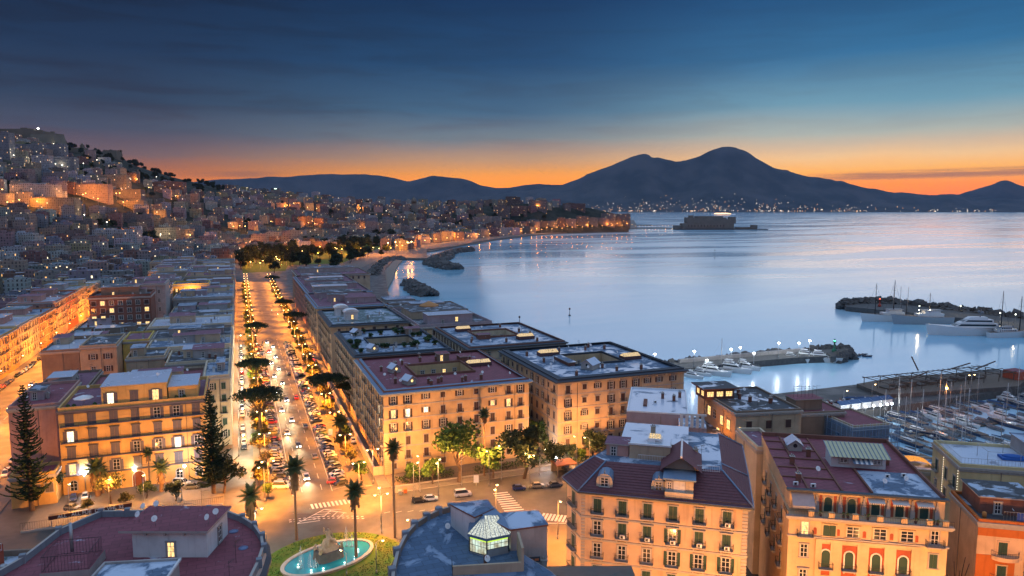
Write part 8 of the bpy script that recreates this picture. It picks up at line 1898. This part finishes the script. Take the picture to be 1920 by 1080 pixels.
def sail_boat(L, mt=M_HULLW, cover=M_COVER, masts=1):
    hb = MB(); W = L*.26; hull(hb, L, W, L*.085, mt, M_TEAK); cb = MB(); cabin(cb, -L*.22, L*.2, W*.5, L*.095, L*.145, M_HULLG if L < 12 else M_HULLW, .8); mb_ = MB()
    for k in range(masts):
        x = L*.08 - k*L*.33; H = L*1.25*(1 - .12*k); mb_.tube((x, 0, L*.1), (x, 0, H), L*.0085 + .03, L*.006 + .02, M_MAST, 6)
        for z in (.45, .7): mb_.tube((x, -W*.32, H*z), (x, W*.32, H*z), .03, .03, M_MAST, 4)
        mb_.tube((x, 0, H*.97), (L*.5 if k == 0 else x + L*.3, 0, L*.12), .018, .018, M_STEEL, 3); mb_.tube((x, 0, H*.97), (-L*.48, 0, L*.1), .018, .018, M_STEEL, 3)
        for y in (-1, 1): mb_.tube((x, y*W*.32, H*.7), (x, y*W*.45, L*.1), .016, .016, M_STEEL, 3); mb_.tube((x, 0, H*.95), (x, y*W*.32, H*.7), .016, .016, M_STEEL, 3)
    sb = MB()
    for k in range(masts): x = L*.08 - k*L*.33; sb.tube((x - L*.02, 0, L*.2), (x - L*.3, 0, L*.19), L*.022, L*.012, cover, 7)
    return [('hull', hb.data('hull')), ('cabin', cb.data('cabin')), ('mast', mb_.data('mast')), ('furled_sail', sb.data('furled_sail'))]
def small_boat(L, mt, cov):
    hb = MB(); hull(hb, L, L*.36, L*.12, mt, M_TEAK, .3); parts = [('hull', hb.data('hull'))]
    c_ = MB()
    if cov: c_.face([(-L*.45, -L*.15, L*.13), (L*.4, -L*.10, L*.17), (L*.35, 0, L*.24), (-L*.42, 0, L*.22)], cov); c_.face([(L*.4, L*.10, L*.17), (-L*.45, L*.15, L*.13), (-L*.42, 0, L*.22), (L*.35, 0, L*.24)], cov); parts.append(('cover', c_.data('cover')))
    else: c_.box(-L*.1, -L*.08, L*.12, L*.08, L*.08, L*.24, M_HULLW); c_.box(-L*.49, -L*.05, L*.05, -L*.42, L*.05, L*.2, M_DARKIRON); parts.append(('console', c_.data('console')))
    return parts
def moor(name, parts, P, rz, lab, cat='boat', group=None):
    o = thing(name, lab, cat, (P[0], P[1], SEA), rz, group)
    for n_, me in parts: put(me, n_, o)
    return o
MY = [motor_yacht(15), motor_yacht(18.5), motor_yacht(11)]; SBs = [sail_boat(11, M_HULLG), sail_boat(13, M_HULLB, M_COVERG), sail_boat(9.5, M_HULLW, M_COVERG)]; SM = [small_boat(6, M_HULLG, M_COVER), small_boat(6.5, M_HULLG, M_COVERG), small_boat(5, M_HULLB, None), small_boat(5.5, M_HULLG, M_COVERG), small_boat(5, M_HULLR, None)]
for i, (x, y, v, lab) in enumerate(((1299, 708, 2, 'small white motor yacht nearest the peach palazzo roof'), (1314, 703, 2, 'second small motor yacht beside the palazzo roof'), (1336, 702, 1, 'large white motor yacht with dark portholes by the left mole lamps'), (1374, 697, 1, 'sleek white motor yacht second right of the tall single mast'), (1398, 692, 0, 'white motor yacht with open flybridge at the middle of the mole'), (1487, 678, 0, 'motor yacht left of the pair near the mole head'), (1515, 676, 1, 'left yacht of the pair near the mole head'), (1541, 678, 1, 'right yacht of the pair near the mole head, longest shadow'))):
    moor('motor_yacht', MY[v], G(x, y, SEA), R(-62 if x < 1450 else -50) + rm.uniform(-.1, .1), lab, 'yacht', 'motor yachts moored at the mole')
moor('sailing_yacht', sail_boat(13.5), G(1348, 696, SEA), R(-60), 'sailing yacht with tall single mast among the mole yachts')
for i in range(12): P = G(1418 + i*4.6, 686 - i*.7, SEA); moor('small_boat', SM[rm.randrange(4)], P, R(-65) + rm.uniform(-.2, .2), f'{nth(i)} small boat from the left moored along the mole middle', group='small boats along the mole')
moor('small_boat', SM[2], G(1607, 668, SEA), R(-10), 'left dark dinghy of the raft off the mole head'); moor('small_boat', SM[2], G(1618, 666, SEA), R(-16), 'middle dark dinghy of the raft off the mole head'); moor('small_boat', SM[2], G(1626, 669, SEA), R(-25), 'right dark dinghy of the raft off the mole head')
# the large yachts
def classic(L, mt, masts):
    hb = MB(); W = L*.19; hull(hb, L, W, L*.115, mt, M_TEAK, .22, .7); cb = MB(); cb.box(-L*.32, -W*.33, L*.12, L*.12, W*.33, L*.175, M_HULLW); cb.box(-L*.26, -W*.3, L*.175, L*.0, W*.3, L*.225, M_HULLW); cb.box(-L*.3, -W*.36, L*.225, L*.02, W*.36, L*.235, M_HULLG)
    for i in range(9): cb.box(-L*.3 + i*L*.045, -W*.335, L*.135, -L*.275 + i*L*.045, -W*.331, L*.16, M_GLASS)
    for i in range(5): cb.box(-L*.25 + i*L*.05, -W*.305, L*.185, -L*.215 + i*L*.05, -W*.301, L*.21, M_GLASS)
    mm = MB()
    for x, H in masts:
        mm.tube((x*L, 0, L*.12), (x*L, 0, H*L), .30, .16, M_DARKIRON, 7)
        for u in (.5, .75): mm.tube((x*L, -L*.05, H*L*u), (x*L, L*.05, H*L*u), .07, .07, M_DARKIRON, 4); 
        mm.tube((x*L, 0, H*L*.97), (x*L + L*.2, 0, L*.15), .05, .05, M_DARKIRON, 3); mm.tube((x*L, 0, H*L*.97), (x*L - L*.2, 0, L*.15), .05, .05, M_DARKIRON, 3)
    return [('hull', hb.data('hull')), ('deckhouse', cb.data('deckhouse')), ('mast', mm.data('mast'))]
ax = -HEAD
moor('classic_yacht', classic(37, M_HULLW, [(.25, .74), (-.12, .80), (-.38, .45)]), G(1663, 602, SEA), math.pi - HEAD + R(4), 'white classic yacht with two tall dark masts at the outer mole', 'yacht')
moor('grey_ship', classic(42, plain('pale_grey_hull', (.33, .34, .36), .4), [(-.1, .52)]), G(1730, 607, SEA), math.pi - HEAD + R(2), 'grey working ship with cross shaped mast between two white yachts', 'ship')
def super_yacht(L):
    hb = MB(); W = L*.19; hull(hb, L, W, L*.10, M_HULLW, M_HULLW, .30, .85)
    for i in range(3): hb.box(-L*.2 + i*L*.05, -W*.47, L*.06, -L*.17 + i*L*.05, -W*.455, L*.075, M_GLASS)
    cb = MB(); cabin(cb, -L*.42, L*.22, W*.86, L*.11, L*.175, M_HULLW, 1.0); cabin(cb, -L*.36, L*.10, W*.74, L*.175, L*.23, M_HULLW, 1.0); cabin(cb, -L*.28, L*.0, W*.6, L*.23, L*.265, M_HULLW, .8, False)
    mm = MB(); mm.path([(-L*.2, 0, L*.26), (-L*.21, 0, L*.33), (-L*.21, 0, L*.37)], .5, .12, M_HULLG, 7)
    for y in (-1.6, 1.6): mm.tube((-L*.205, 0, L*.30), (-L*.205, y, L*.315), .15, .12, M_HULLG, 5); mm.lathe([(.1, -.8), (.75, -.3), (.85, .2), (.5, .75), (.1, .9)], M_HULLG, 9, (-L*.205, y*1.15, L*.33))
    return [('hull', hb.data('hull')), ('superstructure', cb.data('superstructure')), ('radar_mast', mm.data('radar_mast'))]
moor('super_yacht', super_yacht(45), G(1808, 628, SEA), math.pi - HEAD + R(-3), 'large white motor super yacht with radar domes, bow to the left', 'yacht')
moor('classic_yacht', classic(30, M_HULLW, [(.22, .86), (-.22, .98)]), G(1893, 632, SEA), -HEAD + R(8), 'dark decked sailing yacht with two masts at the right edge', 'yacht')
for i, (x, y) in enumerate(((1677, 584), (1690, 586), (1704, 588))): moor('sailing_yacht', sail_boat(18), G(x, y + 6, SEA), math.pi - HEAD, f'{nth(i)} thin masted sailing boat from the left behind the white classic yacht', group='thin masted boats at the outer mole')
# quay platform with timber frames
struct(tri_poly('bathing_pier', [(246, 214), (312, 204), (334, 214), (330, 226), (282, 236), (250, 232)], -6, 1.6, M_TEAK, M_ROCK))
b = MB(); M_TIM = plain('weathered_timber', (.10, .085, .075), .9)
def beam(p, q, r_=.16): b.tube(p, q, r_, r_, M_TIM, 4, smooth=False)
for i in range(9):
    x = 252 + i*8.6; y0 = 217 - i*.6
    for y in (y0, y0 + 6, y0 + 13): beam((x, y, 1.6), (x, y, 4.8))
    beam((x, y0 - 1, 4.8), (x, y0 + 14, 4.8), .2)
for y in (216, 222, 229): beam((250, y, 5.0), (322, y - 4, 5.5), .2)
for i in range(22): beam((253 + i*3.1, 215, 5.4), (253 + i*3.1, 228, 5.4), .1)
for x, y, dx, dz in ((279, 226, -4.5, 6.5), (306, 219, 12, 2.5), (292, 222, 14, 2.0), (262, 216, 10, 2.0)): beam((x, y, 6.5), (x + dx, y, 6.5 + dz), .3)
for i in range(10): b.box(254 + i*6, 219, 1.65, 258 + i*6, 224, 2.2 + (i % 3)*.7, M_TIM)
tag(b.obj('timber_framework'), 'bare timber frames of the bathing platform on the pier', 'framework')
b = MB(); b.box(322, 211, 1.6, 330, 218, 5.2, P_RED, top=R_RED); b.box(330.1, 208, 1.6, 334, 212, 3.6, P_RED); tag(b.obj('beach_hut'), 'brick red hut at the right end of the bathing pier', 'hut')
P = G(1773, 760, 1.6); street_lamp(P.x, P.y, 6.5, 'bright orange lamp at the middle of the bathing pier', 1.0*KW, SODIUM, glow('pier_lamp', (1, .55, .12), 60), 'globe', z=1.6, rad=.6)
P = G(1820, 735, 1.6); street_lamp(P.x, P.y, 7, 'unlit twin lamp post at the end of the bathing pier', 1, lit=False, z=1.6)
for i, (x, y) in enumerate(((1581, 765), (1634, 752))): P = G(x, y, 0); street_lamp(P.x, P.y, 6.5, f'{("left","right")[i]} unlit lamp post on the quay above the red boats', 1, style='single', lit=False)
# quay with restaurant tents and lights
b = MB()
for i in range(5): b.box(214 + i*5.5, 205.5, 0, 218.6 + i*5.5, 209.5, 2.6, M_WHITE); b.face([(213.6 + i*5.5, 205, 2.6), (219 + i*5.5, 205, 2.6), (219 + i*5.5, 207.5, 3.6), (213.6 + i*5.5, 207.5, 3.6)], M_COVER); b.face([(219 + i*5.5, 210, 2.6), (213.6 + i*5.5, 210, 2.6), (213.6 + i*5.5, 207.5, 3.6), (219 + i*5.5, 207.5, 3.6)], M_COVER)
tag(b.obj('restaurant_tent'), 'row of white quayside restaurant tents with blue roofs under white lamps', 'tent')
for i, x in enumerate((1604, 1622, 1637, 1650, 1662, 1671)): P = G(x, 786 - i*1.5, 0); street_lamp(P.x, P.y, 4.2, f'{nth(i)} small white lamp from the left at the quay restaurant', .3*KW, COOLW, GL_COOL, 'globe', group='white lamps at the quay restaurant', rad=.4)
for i in range(11): moor('small_boat', SM[4], (0, 0), 0, f'{nth(i)} red boat from the left drawn up on the quay', group='red boats on the quay').location = (209 + i*3.3, 214 + (i % 2)*1.2, .35)
for o_ in [o for o in bpy.data.objects if o.get('group') == 'red boats on the quay']: o_.rotation_euler = (0, 0, R(80))
for i in range(7): P = G(1592 + i*9, 752 - (i % 2)*2, 0); o_ = moor('small_boat', SM[i % 2], P, R(-30 + i*9), f'{nth(i)} covered dinghy from the left laid up on the upper quay', group='covered dinghies on the upper quay'); o_.location.z = .4
for x, y, c_ in ((1568, 765, 'blue'), (1578, 762, 'blue'), (1552, 768, 'grey')): P = G(x, y, .012); car(P.x, P.y, R(70), c_, 'hatch', f'{c_} car parked on the quay behind the red roofs, at {"left" if x < 1560 else "middle" if x < 1575 else "right"}', 'cars parked on the quay', False)
# rows of moored boats in the basin
k = 0; ks = 0
for row, (s0, t0, t1) in enumerate(((200, 226, 338), (193.5, 222, 338), (183, 216, 345), (176, 212, 345), (165, 204, 330), (158, 204, 330), (147, 200, 300), (140, 206, 290), (130, 222, 280))):
    t = t0 + (row % 2)*1.5
    while t < t1:
        if t < 214 and s0 > 180: t += 3; continue
        sail = rm.random() < (.34 if row < 3 else .5)
        if sail: moor('sailing_boat', SBs[rm.randrange(3)], (t, s0 + rm.uniform(-.6, .6)), R(90 if row % 2 else -90) + rm.uniform(-.08, .08), f'{nth(ks)} sailing boat from the pier in the crowded basin', 'boat', 'sailing boats in the marina basin'); ks += 1; t += rm.uniform(5.2, 8)
        else: moor('small_boat' if rm.random() < .75 else 'motor_boat', SM[rm.randrange(4)] if rm.random() < .85 else MY[2], (t, s0 + rm.uniform(-.6, .6)), R(90 if row % 2 else -90) + rm.uniform(-.08, .08), f'{nth(k)} covered boat from the pier in the crowded basin', 'boat', 'covered boats in the marina basin'); k += 1; t += rm.uniform(3.6, 6)
        if row > 2 and rm.random() < .25: t += rm.uniform(3, 10)
for i, s_ in enumerate((197, 180, 161.5, 143.5)): b = MB(); b.box(216 + i*3, s_ - .9, SEA + .1, 342, s_ + .9, SEA + .55, M_TEAK); tag(b.obj('pontoon'), f'{nth(i)} floating pontoon from the pier between the moored boats', 'pontoon', 'floating pontoons')

# ---------------------------------------------------------------- air
def haze():
    m = bpy.data.materials.new('haze_air'); m.use_nodes = True
    nt = NT(m.node_tree); nt.n.clear()
    out = nt.new('ShaderNodeOutputMaterial')
    v = nt.new('ShaderNodeVolumePrincipled')
    v.inputs['Color'].default_value = (0.30, 0.46, 0.78, 1)
    v.inputs['Density'].default_value = HAZE
    v.inputs['Anisotropy'].default_value = 0.0
    nt.l.new(v.outputs[0], out.inputs['Volume'])
    b = MB(); b.box(-15000, -1500, -12, 26000, 19800, 1420, m)
    o = b.obj('haze'); o['kind'] = 'stuff'; o['label'] = 'thin bluish dawn haze over the bay and the far mountains'; o['category'] = 'haze'
haze()
